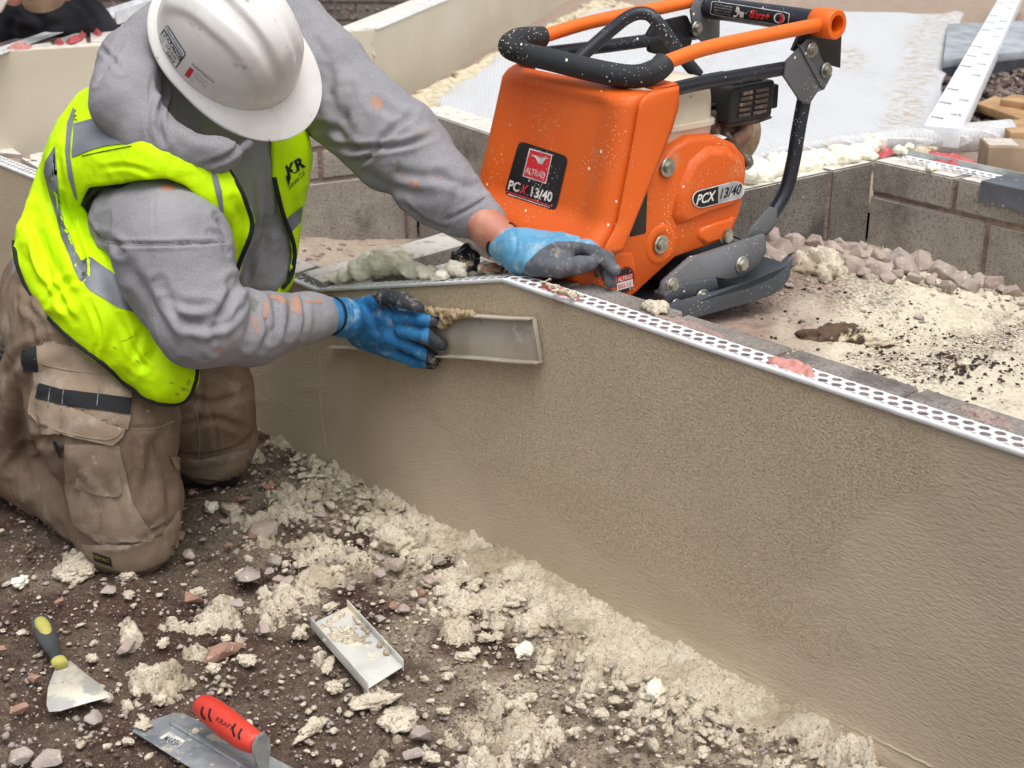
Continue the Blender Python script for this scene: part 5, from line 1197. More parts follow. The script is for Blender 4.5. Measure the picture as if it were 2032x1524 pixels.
def creases(V, N, lines):
    """press folds into the cloth: (polyline in measured pixels, width px, depth m)"""
    u, v, d = proj(V); view = V-CP; view /= np.linalg.norm(view, axis=1, keepdims=True); fac = np.clip(-(N*view).sum(1)*2.5, 0, 1); disp = np.zeros(len(V))
    for ln, w, a in lines:
        L = np.array(smooth_path([(p, q, 0) for p, q in ln], 5))[:, :2]; m = (u > L[:, 0].min()-w*4) & (u < L[:, 0].max()+w*4) & (v > L[:, 1].min()-w*4) & (v < L[:, 1].max()+w*4)
        if not m.any(): continue
        k = pldist(u[m], v[m], L); ends = np.minimum(np.hypot(u[m]-L[0, 0], v[m]-L[0, 1]), np.hypot(u[m]-L[-1, 0], v[m]-L[-1, 1])); len_ = np.hypot(*(L[-1]-L[0])); tp = np.clip(ends/(len_*.18+1), .12, 1)
        disp[m] += -a*np.exp(-(k/w)**2)*tp+.55*a*np.exp(-((k-w*1.9)/(w*1.1))**2)*tp
    return disp*fac
def cloth(name, f, vox, mat, parent, folds=(), amp=.002, sc=16, seed=0, lo=None, hi=None, it=1, fine=.0006, ani=(1, 1, 1)):
    V, Q = mesh_sdf(f, vox, lo, hi); V = relax(V, Q, it); N = vnormals(V, Q)
    q = V*np.array(ani)*sc; wx = fbm3(q[:, 0]*.5+5, q[:, 1]*.5, q[:, 2]*.5, 2, seed+9)*1.3
    n = 1-2*np.abs(fbm3(q[:, 0]+wx, q[:, 1]-wx, q[:, 2]+wx, 3, seed)); q2 = q*2.7; n2 = 1-2*np.abs(fbm3(q2[:, 0]-wx, q2[:, 1]+wx, q2[:, 2], 2, seed+4)); d = amp*(n-.5)+amp*.38*(n2-.5)*sstep(-.3, .4, wx)+fine*fbm3(V[:, 0]*130, V[:, 1]*130, V[:, 2]*130, 2, seed+2)
    d = d+creases(V, N, folds); V = V+N*d[:, None]; o = mk(name, V, Q, mat, parent, True); return o
# ------------------------------------------------------------------ kneeling worker
def m_fabric(name, c1, c2, rough=.95, stains=(), weave=700, bd=.0006, nsc=6, fuzz=None):
    m = MT(name, rough, 0, .15); k = m.mix(m.ramp(m.noise(nsc, 5, .6), .35, .65), c1, c2)
    if fuzz: k = m.mix(m.ramp(m.noise(420, 4, .7), .45, .62), k, fuzz)
    for (cc, s2, lo, hi, am) in stains: k = m.mix(m.ramp(m.noise(s2, 6, .68), lo, hi, 0, am), k, cc)
    m.col(k); m.bump(m.noise(weave, 2, .6), bd); m.bump(m.noise(60, 4, .6), .0015, .7); return m
_mh = m_fabric('grey_hoodie', (150, 149, 153), (133, 132, 137), fuzz=(154, 153, 157), stains=[((150, 146, 140), 9, .55, .7, .6), ((186, 176, 160), 26, .66, .74, .6), ((98, 94, 90), 45, .68, .74, .7)]); M['hoodie'] = _mh.m
_mt = m_fabric('brown_work_trousers', (128, 110, 94), (112, 95, 80), stains=[((170, 158, 142), 10, .55, .74, .55), ((196, 188, 176), 34, .64, .74, .75), ((76, 60, 50), 8, .58, .75, .6)], fuzz=(132, 114, 98)); M['trousers'] = _mt.m
_t2 = m_fabric('dusty_trouser_cloth', (150, 133, 116), (134, 117, 101), stains=[((186, 176, 162), 18, .5, .70, .6), ((208, 202, 192), 42, .62, .72, .8)], fuzz=(152, 133, 113)); M['trousers_dusty'] = _t2.m
_v = m_fabric('hi_vis_yellow', (206, 248, 6), (196, 240, 4), rough=.6, stains=[((150, 170, 30), 30, .68, .76, .7)], weave=500, bd=.0004); M['hivis'] = _v.m
M['hivis'].node_tree.nodes['Principled BSDF'].inputs['Emission Strength'].default_value = 0
M['reflect'] = simple('reflective_grey', (126, 130, 136), .45, .1, c2=(112, 116, 124), sc=14, bump=.0006, bsc=400); M['trim'] = simple('black_binding', (26, 28, 32), .8, bump=.0006, bsc=500)
M['skin'] = simple('skin', (196, 140, 118), .55, c2=(180, 118, 98), sc=22, bump=.001, bsc=120, spots=[((150, 96, 78), 140, .64, .7)])
M['glove_blue'] = simple('blue_knit_glove', (60, 142, 196), .8, c2=(36, 116, 178), sc=16, bump=.001, bsc=500, spots=[((150, 186, 206), 22, .60, .74)])
M['glove_pale'] = simple('pale_blue_knit_glove', (112, 178, 216), .8, c2=(84, 158, 204), sc=16, bump=.001, bsc=500, spots=[((186, 204, 212), 22, .58, .74)])
M['glove_grey'] = simple('grey_rubber_coating', (96, 100, 108), .6, c2=(78, 81, 88), sc=20, bump=.001, bsc=200, spots=[((160, 152, 140), 30, .60, .72)])
M['glove_black'] = simple('black_rubber_coating', (44, 46, 52), .5, c2=(34, 35, 40), sc=20, bump=.001, bsc=200, spots=[((128, 122, 114), 36, .62, .72)])
W1 = thing('person', 'kneeling worker in a white hard hat, grey hoodie, yellow hi-vis vest and brown work trousers', 'person', PZ(260, 1120, 0))
def J(u, v, d): return P(u, v, d)
sR, eR, wR = J(332, 425, 2.30), J(395, 628, 2.27), J(652, 625, 2.50)
sL, eL, wL = J(592, 100, 2.60), J(800, 300, 2.52), J(972, 455, 2.455)
hipR, hipL = J(165, 650, 2.50), J(250, 640, 2.72); kR, kL = J(258, 1030, 2.53), J(418, 868, 2.84); aR, aL = J(10, 905, 2.82), J(60, 780, 3.12)
neck, head = J(420, 215, 2.42), J(470, 130, 2.36)
torso = [cap(J(165, 560, 2.56), J(230, 340, 2.54), .125, .125), cap(J(300, 560, 2.60), J(340, 300, 2.50), .12, .135), cap(J(430, 560, 2.66), J(480, 330, 2.54), .085, .10), cap(J(340, 260, 2.46), J(540, 160, 2.55), .10, .085), cap(J(220, 280, 2.50), J(340, 230, 2.44), .085, .10), cap(J(525, 540, 2.62), J(535, 300, 2.56), .045, .065)]
# body: one continuous figure below the clothes, with a face
fB = union([cap(J(210, 560, 2.58), J(330, 330, 2.52), .10, .12), cap(J(340, 300, 2.48), J(500, 200, 2.54), .08, .07), cap(sR, eR, .05, .042), cap(eR, wR, .042, .027), cap(sL, eL, .05, .042), cap(eL, wL, .040, .026), cap(wL, J(1020, 490, 2.43), .027, .027), cap(wR, J(690, 627, 2.54), .026, .017),
    cap(J(210, 600, 2.6), hipR, .10, .08), cap(J(230, 600, 2.6), hipL, .10, .08), cap(hipR, kR, .08, .055), cap(kR, aR, .055, .04), cap(hipL, kL, .08, .055), cap(kL, aL, .055, .04), cap(J(380, 250, 2.50), head, .050, .050)], .03)
hf, hu = None, None
def frame_cam(x, y, z): v = x*RX+y*UX+z*WX; return v/np.linalg.norm(v)
hf = frame_cam(.70, -.70, .10); hu = frame_cam(.36, .22, -.90); hu = hu-hf*(hu@hf); hu /= np.linalg.norm(hu); hl = np.cross(hu, hf)    # forward, up, left of the head
HC = J(455, 86, 2.33)                                 # middle of the helmet rim plane
def hp(f, l, u): return HC+hf*f+hl*l+hu*u
fHd = union([ell(hp(-.01, 0, -.02), (hf, hl, hu), (.098, .078, .115)), ell(hp(.03, 0, -.075), (hf, hl, hu), (.048, .046, .05)), cap(hp(.09, 0, -.035), hp(.108, 0, -.062), .009, .013), cap(hp(.072, -.018, -.108), hp(.072, .018, -.108), .009), cap(hp(.085, -.038, -.018), hp(.085, .038, -.018), .012),
    ell(hp(-.01, .08, -.045), (hf, hl, hu), (.018, .009, .03)), ell(hp(-.01, -.08, -.045), (hf, hl, hu), (.018, .009, .03)), cap(hp(-.03, 0, -.08), J(380, 250, 2.50), .045, .050)], .015, [(sball(hp(.095, .03, -.04), .012), .008), (sball(hp(.095, -.03, -.04), .012), .008)])
fAll = union([fB, fHd], .02)
V, Q = mesh_sdf(fAll, .007); mk('body', V, Q, M['skin'], W1, True)
for s_ in (-1, 1):
    bm = bmesh.new(); bmesh.ops.create_icosphere(bm, subdivisions=2, radius=.011, matrix=Matrix.Translation(hp(.089, .03*s_, -.04))); bmo('eye', bm, M['white'], W1, True)
Vh, Qh = mesh_sdf(ell(hp(-.022, 0, -.012), (hf, hl, hu), (.092, .082, .112)), .007); mk('hair', Vh, Qh, simple('dark_hair', (52, 42, 36), .9, bump=.003, bsc=300), W1, True)
# trousers
fT = union([cap(J(150, 600, 2.56), J(250, 600, 2.64), .12, .12), cap(J(130, 640, 2.48), J(205, 830, 2.49), .108, .112), cap(J(200, 640, 2.5), J(215, 830, 2.49), .10, .112), cap(J(212, 830, 2.49), J(247, 985, 2.53), .112, .092), cap(J(247, 985, 2.53), J(252, 1062, 2.555), .088, .072), cap(J(278, 1000, 2.52), J(275, 1062, 2.54), .06, .066),
    cap(J(230, 1040, 2.58), J(100, 930, 2.74), .075, .082), cap(J(100, 930, 2.74), J(-40, 880, 2.86), .085, .082), cap(J(95, 760, 2.60), J(40, 880, 2.75), .09, .07), cap(J(300, 660, 2.72), J(395, 800, 2.80), .115, .10), cap(J(395, 800, 2.80), J(415, 880, 2.86), .10, .082), cap(J(430, 730, 2.80), J(440, 870, 2.85), .058, .068), cap(J(400, 885, 2.9), J(150, 800, 3.1), .07, .07), cap(J(70, 560, 2.55), J(110, 700, 2.55), .05, .08)], .035)
tf = [([(70, 770), (130, 800), (250, 850), (350, 835)], 5, .003), ([(130, 800), (120, 900), (150, 1000)], 10, .006), ([(60, 740), (40, 850), (50, 960)], 14, .010), ([(0, 760), (50, 700), (110, 680)], 10, .006), ([(95, 880), (75, 800), (90, 740)], 9, .008), ([(130, 900), (190, 1000), (200, 1080)], 7, .005), ([(340, 830), (300, 900), (290, 1000)], 12, .004), ([(345, 850), (420, 830), (480, 850)], 7, .006), ([(350, 780), (420, 800), (490, 780)], 8, .006), ([(345, 900), (400, 905), (490, 880)], 4, .004), ([(360, 740), (430, 740), (480, 770)], 9, .006),
    ([(180, 1080), (260, 1075), (345, 1030)], 4, .0035), ([(300, 880), (330, 960), (340, 1040)], 8, .004), ([(200, 940), (240, 1020), (250, 1060)], 9, .004), ([(45, 600), (80, 640), (90, 690)], 7, .005), ([(60, 560), (60, 640), (75, 700)], 6, .004), ([(20, 930), (60, 880), (110, 870)], 8, .007), ([(140, 940), (180, 960), (230, 1040)], 6, .004), ([(385, 700), (400, 780), (385, 860)], 5, .003), ([(430, 900), (425, 840), (405, 790)], 4, .003), ([(300, 1000), (270, 940), (262, 890)], 8, .003)]
trs = cloth('trousers', fT, .0048, M['trousers'], W1, tf, .0062, 13, 3, ani=(1, 1, .6))
# hoodie
arms = [cap(J(268, 440, 2.40), J(330, 458, 2.36), .076, .092), cap(J(325, 452, 2.36), J(345, 500, 2.31), .094, .096), cap(J(345, 490, 2.31), J(395, 610, 2.285), .094, .072), cap(J(330, 560, 2.31), J(392, 650, 2.29), .070, .064), cap(J(395, 640, 2.285), J(500, 652, 2.36), .069, .060), cap(J(500, 648, 2.36), J(610, 630, 2.455), .060, .041), cap(J(605, 630, 2.455), J(630, 628, 2.478), .041, .039)]
armL = [cap(J(560, 90, 2.62), J(640, 150, 2.58), .105, .088), cap(J(640, 160, 2.58), J(800, 292, 2.52), .084, .078), cap(J(800, 292, 2.52), J(880, 375, 2.495), .078, .062), cap(J(880, 375, 2.495), J(960, 440, 2.475), .060, .040), cap(J(835, 380, 2.50), J(905, 430, 2.49), .045, .032), cap(J(655, 215, 2.57), J(760, 320, 2.53), .055, .05)]
hoodb = [cap(J(268, 130, 2.37), J(265, 200, 2.33), .062, .068), cap(J(265, 200, 2.33), J(310, 262, 2.31), .066, .056), cap(J(300, 270, 2.30), J(350, 290, 2.29), .046, .038), cap(J(350, 290, 2.29), J(430, 298, 2.29), .038, .033), cap(J(430, 298, 2.29), J(474, 278, 2.34), .033, .022), cap(J(340, 200, 2.44), J(440, 230, 2.48), .085, .07), cap(J(320, 95, 2.42), J(420, 30, 2.45), .070, .075), cap(J(245, 110, 2.40), J(222, 140, 2.40), .038, .028)]
fH = union(torso+arms+armL+hoodb, .020, [(ell(J(400, 212, 2.31), (hf, hl, hu), (.085, .05, .085)), .025)])
hfld = [([(150, 400), (180, 450), (215, 480), (330, 484), (445, 480)], 4, .0035), ([(445, 480), (400, 483), (300, 486), (225, 483)], 3, .002), ([(305, 380), (306, 430), (310, 482)], 3, .0022), ([(180, 470), (220, 478), (240, 500)], 8, .006), ([(430, 430), (440, 445), (450, 470)], 8, .005), ([(415, 462), (435, 470), (450, 500)], 6, .004),
    ([(370, 640), (430, 630), (460, 585), (462, 560)], 10, .009), ([(400, 655), (450, 640), (480, 600)], 7, .006), ([(455, 600), (430, 650), (425, 690)], 9, .006), ([(500, 585), (505, 620), (490, 680)], 9, .005), ([(545, 590), (548, 630), (538, 670)], 8, .005), ([(575, 590), (578, 630), (572, 665)], 7, .005), ([(520, 600), (530, 650), (520, 690)], 6, .004), ([(600, 590), (606, 630), (600, 665)], 5, .004), ([(330, 600), (370, 640), (420, 650)], 8, .005), ([(320, 560), (350, 600), (420, 610)], 9, .004), ([(250, 520), (300, 600), (340, 690)], 12, .004),
    ([(820, 225), (765, 270), (735, 310), (700, 325)], 6, .008), ([(860, 268), (800, 288), (730, 294), (680, 290), (640, 270)], 6, .009), ([(640, 140), (660, 200), (690, 260)], 12, .005), ([(610, 60), (650, 120), (660, 180)], 10, .005), ([(690, 180), (680, 240), (650, 270)], 12, .005), ([(700, 330), (780, 370), (850, 390)], 10, .004), ([(905, 380), (890, 420), (880, 450)], 6, .004), ([(965, 395), (920, 420), (880, 440)], 4, .004), ([(870, 350), (920, 370), (955, 372)], 9, .004), ([(770, 340), (830, 350), (900, 350)], 10, .004), ([(620, 250), (660, 255), (700, 290)], 8, .006), ([(740, 200), (790, 230), (830, 240)], 10, .004), ([(800, 400), (850, 440), (900, 455)], 4, .003), ([(955, 380), (975, 410), (995, 425)], 5, .002),
    ([(330, 160), (318, 215), (316, 250), (326, 285)], 5, .010), ([(300, 150), (296, 210), (290, 255), (302, 285)], 3, .003), ([(200, 95), (225, 120), (238, 140)], 5, .005), ([(245, 80), (215, 130), (190, 160)], 6, .005), ([(400, 330), (450, 310), (490, 270), (500, 250)], 5, .006), ([(340, 220), (400, 260), (460, 270)], 14, .006), ([(515, 300), (530, 400), (520, 520)], 10, .006), ([(545, 290), (550, 400), (540, 480)], 7, .005), ([(500, 330), (505, 420), (490, 560)], 9, .005), ([(480, 560), (520, 480), (530, 440)], 8, .005)]
hood_ob = cloth('hoodie', fH, .0042, M['hoodie'], W1, hfld, .0034, 13, 7, fine=.0004)
# sleeve cuffs
def ring_band(name, a, b, r0, r1, mat, parent, seg=40, rib=.0):
    bm = bmesh.new(); a, b = np.array(a), np.array(b); bm_tube(bm, [a, a+(b-a)*.15, a+(b-a)*.5, a+(b-a)*.85, b], [r0*.97, r0, (r0+r1)/2, r1, r1*.96], seg, False); return bmo(name, bm, mat, parent, True)
# vest: shell following the torso, cut to its real outline
vt = torso+[cap(J(100, 480, 2.50), J(240, 620, 2.42), .085, .10), cap(J(240, 620, 2.42), J(330, 735, 2.385), .085, .05), cap(J(75, 470, 2.53), J(120, 560, 2.50), .05, .07), cap(J(150, 330, 2.53), J(100, 440, 2.53), .06, .06), cap(J(330, 332, 2.325), J(425, 380, 2.345), .060, .055), cap(J(190, 340, 2.43), J(330, 332, 2.335), .075, .070), cap(J(470, 440, 2.40), J(468, 520, 2.44), .045, .035), cap(J(425, 380, 2.38), J(470, 440, 2.40), .055, .045)]
vb = union(vt, .03)
vpoly = [(184, 146), (140, 206), (116, 238), (96, 280), (76, 336), (52, 406), (32, 458), (24, 505), (38, 548), (62, 592), (98, 637), (152, 687), (212, 732), (256, 776), (300, 800), (345, 808), (374, 796), (392, 762), (397, 715), (400, 600), (300, 560), (215, 480), (160, 405), (176, 371), (257, 361), (331, 355), (367, 367), (408, 402), (436, 424), (448, 470), (440, 600), (466, 575), (480, 520), (500, 470), (505, 440), (496, 410), (478, 372), (443, 322), (410, 300), (330, 285), (250, 240), (205, 195)]
vpoly2 = [(538, 240), (540, 350), (556, 420), (572, 462), (581, 500), (574, 552), (530, 600), (590, 590), (640, 480), (640, 230)]
def fV_of(poly):
    def f(X):
        u, v, d = proj(X); e = spoly(u, v, poly)*d/FPX*.9; return np.maximum(vb(X)-.010, e)
    f.bb = (vb.bb[0]-.02, vb.bb[1]+.02); return f
vf = [([(120, 390), (150, 470), (170, 540), (158, 560)], 6, .010), ([(100, 360), (118, 440), (150, 520)], 5, .006), ([(70, 450), (84, 520), (120, 590), (150, 640)], 5, .006), ([(180, 600), (200, 660), (190, 700)], 5, .005), ([(240, 630), (262, 690), (300, 740)], 6, .006), ([(300, 345), (250, 330), (200, 335)], 5, .003), ([(60, 430), (100, 520), (135, 590)], 14, .008), ([(80, 470), (95, 540), (90, 600)], 8, .005), ([(160, 550), (120, 570), (100, 600)], 7, .006), ([(110, 300), (120, 360), (130, 420)], 8, .004), ([(270, 600), (300, 680), (310, 760)], 14, .004), ([(200, 560), (230, 640), (220, 700)], 12, .004), ([(90, 340), (110, 420), (160, 520)], 10, .004), ([(320, 680), (290, 720), (260, 740)], 8, .003), ([(340, 340), (340, 325), (345, 310)], 6, .002), ([(280, 660), (265, 715), (285, 730)], 7, .004), ([(50, 500), (80, 560), (120, 600)], 10, .005), ([(465, 400), (480, 450), (470, 520)], 8, .004)]

vest = cloth('vest', fV_of(vpoly), .0042, M['hivis'], W1, vf, .0030, 9, 17, it=2)
vest2 = cloth('vest_front_panel', fV_of(vpoly2), .0042, M['hivis'], W1, [([(560, 280), (575, 380), (590, 450)], 8, .004)], .003, 9, 19, it=2)
bpy.context.view_layer.update()
vbv = bvh_of(vest, vest2); hbv = bvh_of(hood_ob); tbv = bvh_of(trs)
def edge_tube(name, ln, bvh, mat, parent, r=.0042):
    pp = np.array(smooth_path([(a, b, 0) for a, b in ln], 10))[:, :2]; pts = []
    for q in pp:
        h = hitpx(bvh, *q)[0]
        if h is not None: pts.append(np.array(h))
    pts = np.array(pts); dd = np.linalg.norm(pts-CP, axis=1); md = np.convolve(np.pad(dd, 8, 'edge'), np.ones(17)/17, 'valid'); ok = np.abs(dd-md) < .06; pts = pts[ok]
    for _ in range(6): pts[1:-1] = .25*pts[:-2]+.5*pts[1:-1]+.25*pts[2:]
    vw = (CP-pts)/np.linalg.norm(CP-pts, axis=1, keepdims=True); bm = bmesh.new(); bm_tube(bm, pts+vw*.001, r, 8); return bmo(name, bm, mat, parent, True)
# binding along every edge of the vest
for ln in ([(28, 480), (32, 515), (44, 550), (66, 592), (100, 634), (154, 684), (213, 728), (257, 771), (300, 795), (343, 803), (371, 792), (387, 761), (392, 722)], [(163, 405), (178, 376), (205, 369), (257, 366), (330, 360), (364, 371), (403, 406), (434, 428)], [(447, 326), (476, 374), (492, 412), (500, 440), (496, 470), (476, 520), (463, 560)], [(544, 352), (560, 420), (576, 462), (585, 500), (578, 548), (560, 572)]):
    edge_tube('binding', ln, vbv, M['trim'], vest)
def stripe(pl, name='reflective_strip', m='reflect', off=.0018, parent=None): return decal(name, pl, vbv, M[m], parent or vest, off, 9)
stripe([(147, 246), (215, 228), (262, 284), (210, 290), (176, 300), (143, 313)])
stripe([(134, 246), (147, 212), (150, 222), (142, 270), (140, 310), (148, 360), (155, 398), (149, 392), (136, 350), (130, 300)])
stripe([(110, 290), (104, 324), (120, 420), (150, 500), (175, 545), (160, 560), (120, 470), (98, 380), (88, 340), (92, 320)])
stripe([(160, 518), (178, 510), (250, 560), (300, 600), (330, 660), (290, 628), (235, 610), (180, 578), (155, 548)])
stripe([(418, 332), (432, 352), (440, 380), (444, 420), (438, 424), (430, 390), (420, 350)])
stripe([(455, 545), (480, 528), (476, 545), (462, 570)])
stripe([(566, 434), (600, 408), (596, 440), (575, 462)]); 
for s_, o_, x_, y_, bo in (('KR', (572, 352), (34, -22), (-7, -22), .04), ('Silicone Col', (574, 376), (30, -30), (-4, -9), .0)):
    V_, F_, _ = text_mesh(s_, 0, bo, 4); decal('lettering', None, vbv, M['blkink'], vest2, .0016, 0, 0, False, [(o_[0]+a*x_[0]+b*y_[0], o_[1]+a*x_[1]+b*y_[1]) for a, b in V_], F_)
decal('lettering', [(566, 352), (572, 340), (577, 352), (571, 368)], vbv, M['blkink'], vest2, .0016, 0)
V_, F_, _ = text_mesh('TTL', 0, 0, 3); decal('lettering', None, vbv, M['blkink'], vest, .0016, 0, 0, False, [(152+a*0+b*-5+2*a, 215+a*30-b*1) for a, b in V_], F_)
decal('lettering', [(182, 212), (186, 188), (196, 182), (197, 200), (190, 204)], vbv, M['blkink'], vest, .0016, 0)
# paint splashes on the sleeves
M['stain_o'] = simple('orange_render_stain', (180, 128, 106), .9, c2=(160, 134, 120), sc=60); M['stain_g'] = simple('grey_green_stain', (112, 118, 108), .9, c2=(126, 128, 124), sc=60)
def blotch(cx, cy, rx, ry, rot, seed): 
    rn = random.Random(seed); ca, sa = math.cos(rot), math.sin(rot); o = []
    for k in range(14): t = 2*math.pi*k/14; r = rn.uniform(.6, 1.15); x, y = rx*r*math.cos(t), ry*r*math.sin(t); o.append((cx+x*ca-y*sa, cy+x*sa+y*ca))
    return o
for i, (cx, cy, rx, ry, ro, m_) in enumerate(((747, 205, 12, 17, -.5, 'stain_o'), (823, 366, 13, 11, .2, 'stain_o'), (806, 354, 4, 4, 0, 'stain_o'), (798, 346, 3, 4, 0, 'stain_o'), (742, 305, 20, 9, -.4, 'stain_g'), (790, 328, 6, 13, .3, 'stain_g'), (776, 342, 7, 6, 0, 'stain_g'), (873, 352, 4, 3, 0, 'stain_o'), (588, 605, 9, 26, -.15, 'stain_o'), (570, 612, 6, 20, 0, 'stain_o'), (528, 612, 7, 22, .1, 'stain_o'), (505, 604, 9, 16, .2, 'stain_g'), (512, 655, 4, 10, .2, 'stain_o'), (560, 596, 12, 6, .1, 'stain_o'), (630, 598, 12, 5, 0, 'stain_o'), (506, 640, 5, 14, .2, 'stain_o'), (613, 598, 10, 4, 0, 'stain_o'), (436, 692, 10, 6, .6, 'stain_o'), (545, 590, 16, 6, .1, 'stain_o'))):
    decal('paint_stain', blotch(cx, cy, rx, ry, ro, i), hbv, M[m_], hood_ob, .0005, 0 if rx < 8 else 8)
for ln in ([(160, 403), (185, 455), (222, 482), (330, 486), (446, 478)], [(960, 390), (915, 420), (880, 452)], [(795, 398), (850, 447), (872, 462)]): ribbon('seam', ln, 3.2, hbv, M['hoodie'], hood_ob, .0016, 10)
# trouser details
TD = M['trousers_dusty']
pk = decal('holster_pocket', [(80, 672), (150, 688), (262, 712), (256, 830), (250, 855), (226, 880), (212, 880), (120, 858), (92, 856), (62, 820), (72, 740)], tbv, TD, trs, .009, 9, .012); ptv = None
decal('webbing_strip', [(78, 760), (120, 772), (262, 790), (258, 822), (120, 803), (72, 790)], bvh_of(pk), M['trim'], pk, .0025, 9, .003)
for x in (100, 128, 196): ribbon('stitching', [(x, 770), (x-4, 805)], 3, bvh_of(pk), M['reflect'], pk, .0035, 3)
ribbon('stitching', [(84, 722), (140, 735), (258, 748)], 3, bvh_of(pk), TD, pk, .002, 6); ribbon('stitching', [(68, 815), (95, 848), (212, 872), (250, 845)], 3, bvh_of(pk), TD, pk, .002, 6)
cp = decal('cargo_pocket', [(132, 880), (236, 882), (250, 935), (262, 1000), (306, 1062), (300, 1072), (205, 1080), (150, 1040), (130, 960)], tbv, TD, trs, .005, 9, .008)
decal('pocket_flap', [(157, 926), (180, 924), (236, 928), (242, 975), (236, 984), (210, 984), (172, 972), (160, 960)], bvh_of(cp), TD, cp, .005, 9, .006)
decal('pocket_tab', [(108, 868), (130, 882), (134, 905), (118, 898)], tbv, M['trim'], trs, .012, 6, .01)
kp = decal('knee_pad_pocket', [(165, 1078), (260, 1082), (320, 1060), (352, 1010), (356, 1040), (345, 1085), (330, 1110), (290, 1128), (250, 1134), (200, 1120), (172, 1098)], tbv, TD, trs, .004, 8, .006)
kpv = bvh_of(kp); clb = decal('cloth_label', [(184, 1094), (220, 1106), (224, 1124), (188, 1112)], kpv, M['trim'], kp, .002, 6, .002); V_, F_, _ = text_mesh('DEWALT', 0, .02, 3); decal('lettering', None, kpv, M['handle_yellow'] if 'handle_yellow' in M else simple('yellow_thread', (170, 140, 60)), clb, .0032, 0, 0, False, [(187+a*32+b*-1, 1104+a*11-b*7) for a, b in V_], F_)
decal('knee_pad_pocket', [(335, 905), (400, 912), (492, 890), (500, 930), (480, 945), (440, 952), (380, 945), (345, 930)], tbv, TD, trs, .003, 8, .004)
lp_ = decal('hip_tab', [(48, 695), (78, 692), (80, 732), (56, 738)], tbv, M['trim'], trs, .010, 6, .01)
ribbon('side_seam', [(262, 800), (300, 860), (318, 960), (330, 1040)], 3, tbv, M['trousers'], trs, .0014, 8); ribbon('side_seam', [(225, 850), (300, 850), (345, 835)], 3, tbv, TD, trs, .0014, 8)
ribbon('side_seam', [(385, 800), (396, 860), (392, 930)], 3, tbv, TD, trs, .0014, 8)
# black pad under the far knee, boots
fK = union([cap(J(360, 944, 2.84), J(455, 950, 2.86), .022, .019)], .02); V, Q = mesh_sdf(fK, .005); mk('knee_pad', V, Q, M['trim'], W1, True)
fK = union([cap(J(160, 1085, 2.60), J(215, 1128, 2.56), .016, .012)], .02); V, Q = mesh_sdf(fK, .005); mk('knee_pad', V, Q, M['trim'], W1, True)
M['boot'] = simple('grey_boot_leather', (72, 66, 62), .7, c2=(56, 51, 48), sc=20, bump=.003, bsc=60, spots=[((130, 118, 106), 24, .6, .7)])
fBt = union([cap(J(-45, 700, 3.02), J(20, 672, 3.0), .055, .05), cap(J(-20, 760, 3.05), J(30, 740, 3.02), .06, .05), cap(J(10, 690, 2.98), J(30, 700, 2.98), .035, .03)], .02)
bt = cloth('boot', fBt, .004, M['boot'], W1, [([(0, 665), (30, 668), (46, 690)], 5, .004), ([(0, 690), (30, 692)], 3, .003), ([(0, 700), (30, 703)], 3, .003)], .002, 20, 5)
bt2 = cloth('boot', union([cap(aR+[-.02, .02, -.01], aR+[-.14, .05, -.01], .052, .05), cap(aR+[-.14, .05, -.01], aR+[-.17, .05, -.05], .045, .035)], .02), .006, M['boot'], W1, [], .002, 20, 6)
# ------------------------------------------------------------------ hard hat
def m_hat():
    m = MT('white_helmet_plastic', .32, 0, .5); k = m.mix(m.ramp(m.noise(7, 5), .4, .7), (232, 230, 226), (220, 216, 210)); k = m.mix(m.ramp(m.noise(26, 6, .75), .60, .70, 0, .6), k, (168, 140, 104)); k = m.mix(m.ramp(m.noise(90, 5, .7), .68, .71), k, (96, 82, 70))
    m.col(k); m.rough(m.ramp(m.noise(12, 5), .3, .7, .22, .48)); m.bump(m.noise(70, 4), .0004); return m.m
M['hat'] = m_hat()
hat = None; N = 96; rows = 44; V = []
la_, lb2_, hh = .128, .104, .145
for i in range(rows+1):
    ph = (i/rows)*math.pi/2
    for j in range(N):
        t = 2*math.pi*j/N; c, s = math.cos(t), math.sin(t); sq = lambda x, e: math.copysign(abs(x)**e, x)
        r = math.cos(ph)**.80; x, y, z = la_*r*c, lb2_*r*s, hh*math.sin(ph)**1.0
        # three raised ribs running front to back
        yy = y/lb2_; xx = x/la_; k = .0
        for cy, w, hgt in ((0, .13, .009), (.52, .07, .006), (-.52, .07, .006)): k += hgt*float(sstep(w+.10, w, abs(yy-cy*(1-.25*max(0, xx)))))*float(sstep(.93, .68, abs(xx)))*float(sstep(.10, .55, math.sin(ph)))
        ny = np.array([x/la_**2, y/lb2_**2, z/hh**2]); ny /= np.linalg.norm(ny)+1e-9; V.append(hp(*(np.array([x, y, z])+ny*k)))
ii = np.arange((rows+1)*N).reshape(rows+1, N); Fh = [(ii[a, b], ii[a, (b+1) % N], ii[a+1, (b+1) % N], ii[a+1, b]) for a in range(rows) for b in range(N)]
hat = mk('hard_hat', V, np.array(Fh), M['hat'], W1, True)
s_ = hat.modifiers.new('t', 'SOLIDIFY'); s_.thickness = .003; s_.offset = -1
V = []; prof = [(0, .001), (.25, -.002), (.6, -.006), (.92, -.0095), (1, -.0115), (1, -.0155), (.9, -.0145), (.5, -.010), (0, -.006)]
for q, dz in prof:
    for j in range(N):
        t = 2*math.pi*j/N; c, s = math.cos(t), math.sin(t); w = .016+.040*max(0, c)**1.6; V.append(hp((la_-.001+w*q)*c, (lb2_-.001+(w*.9)*q)*s, dz-.010*max(0, c)**2*q))
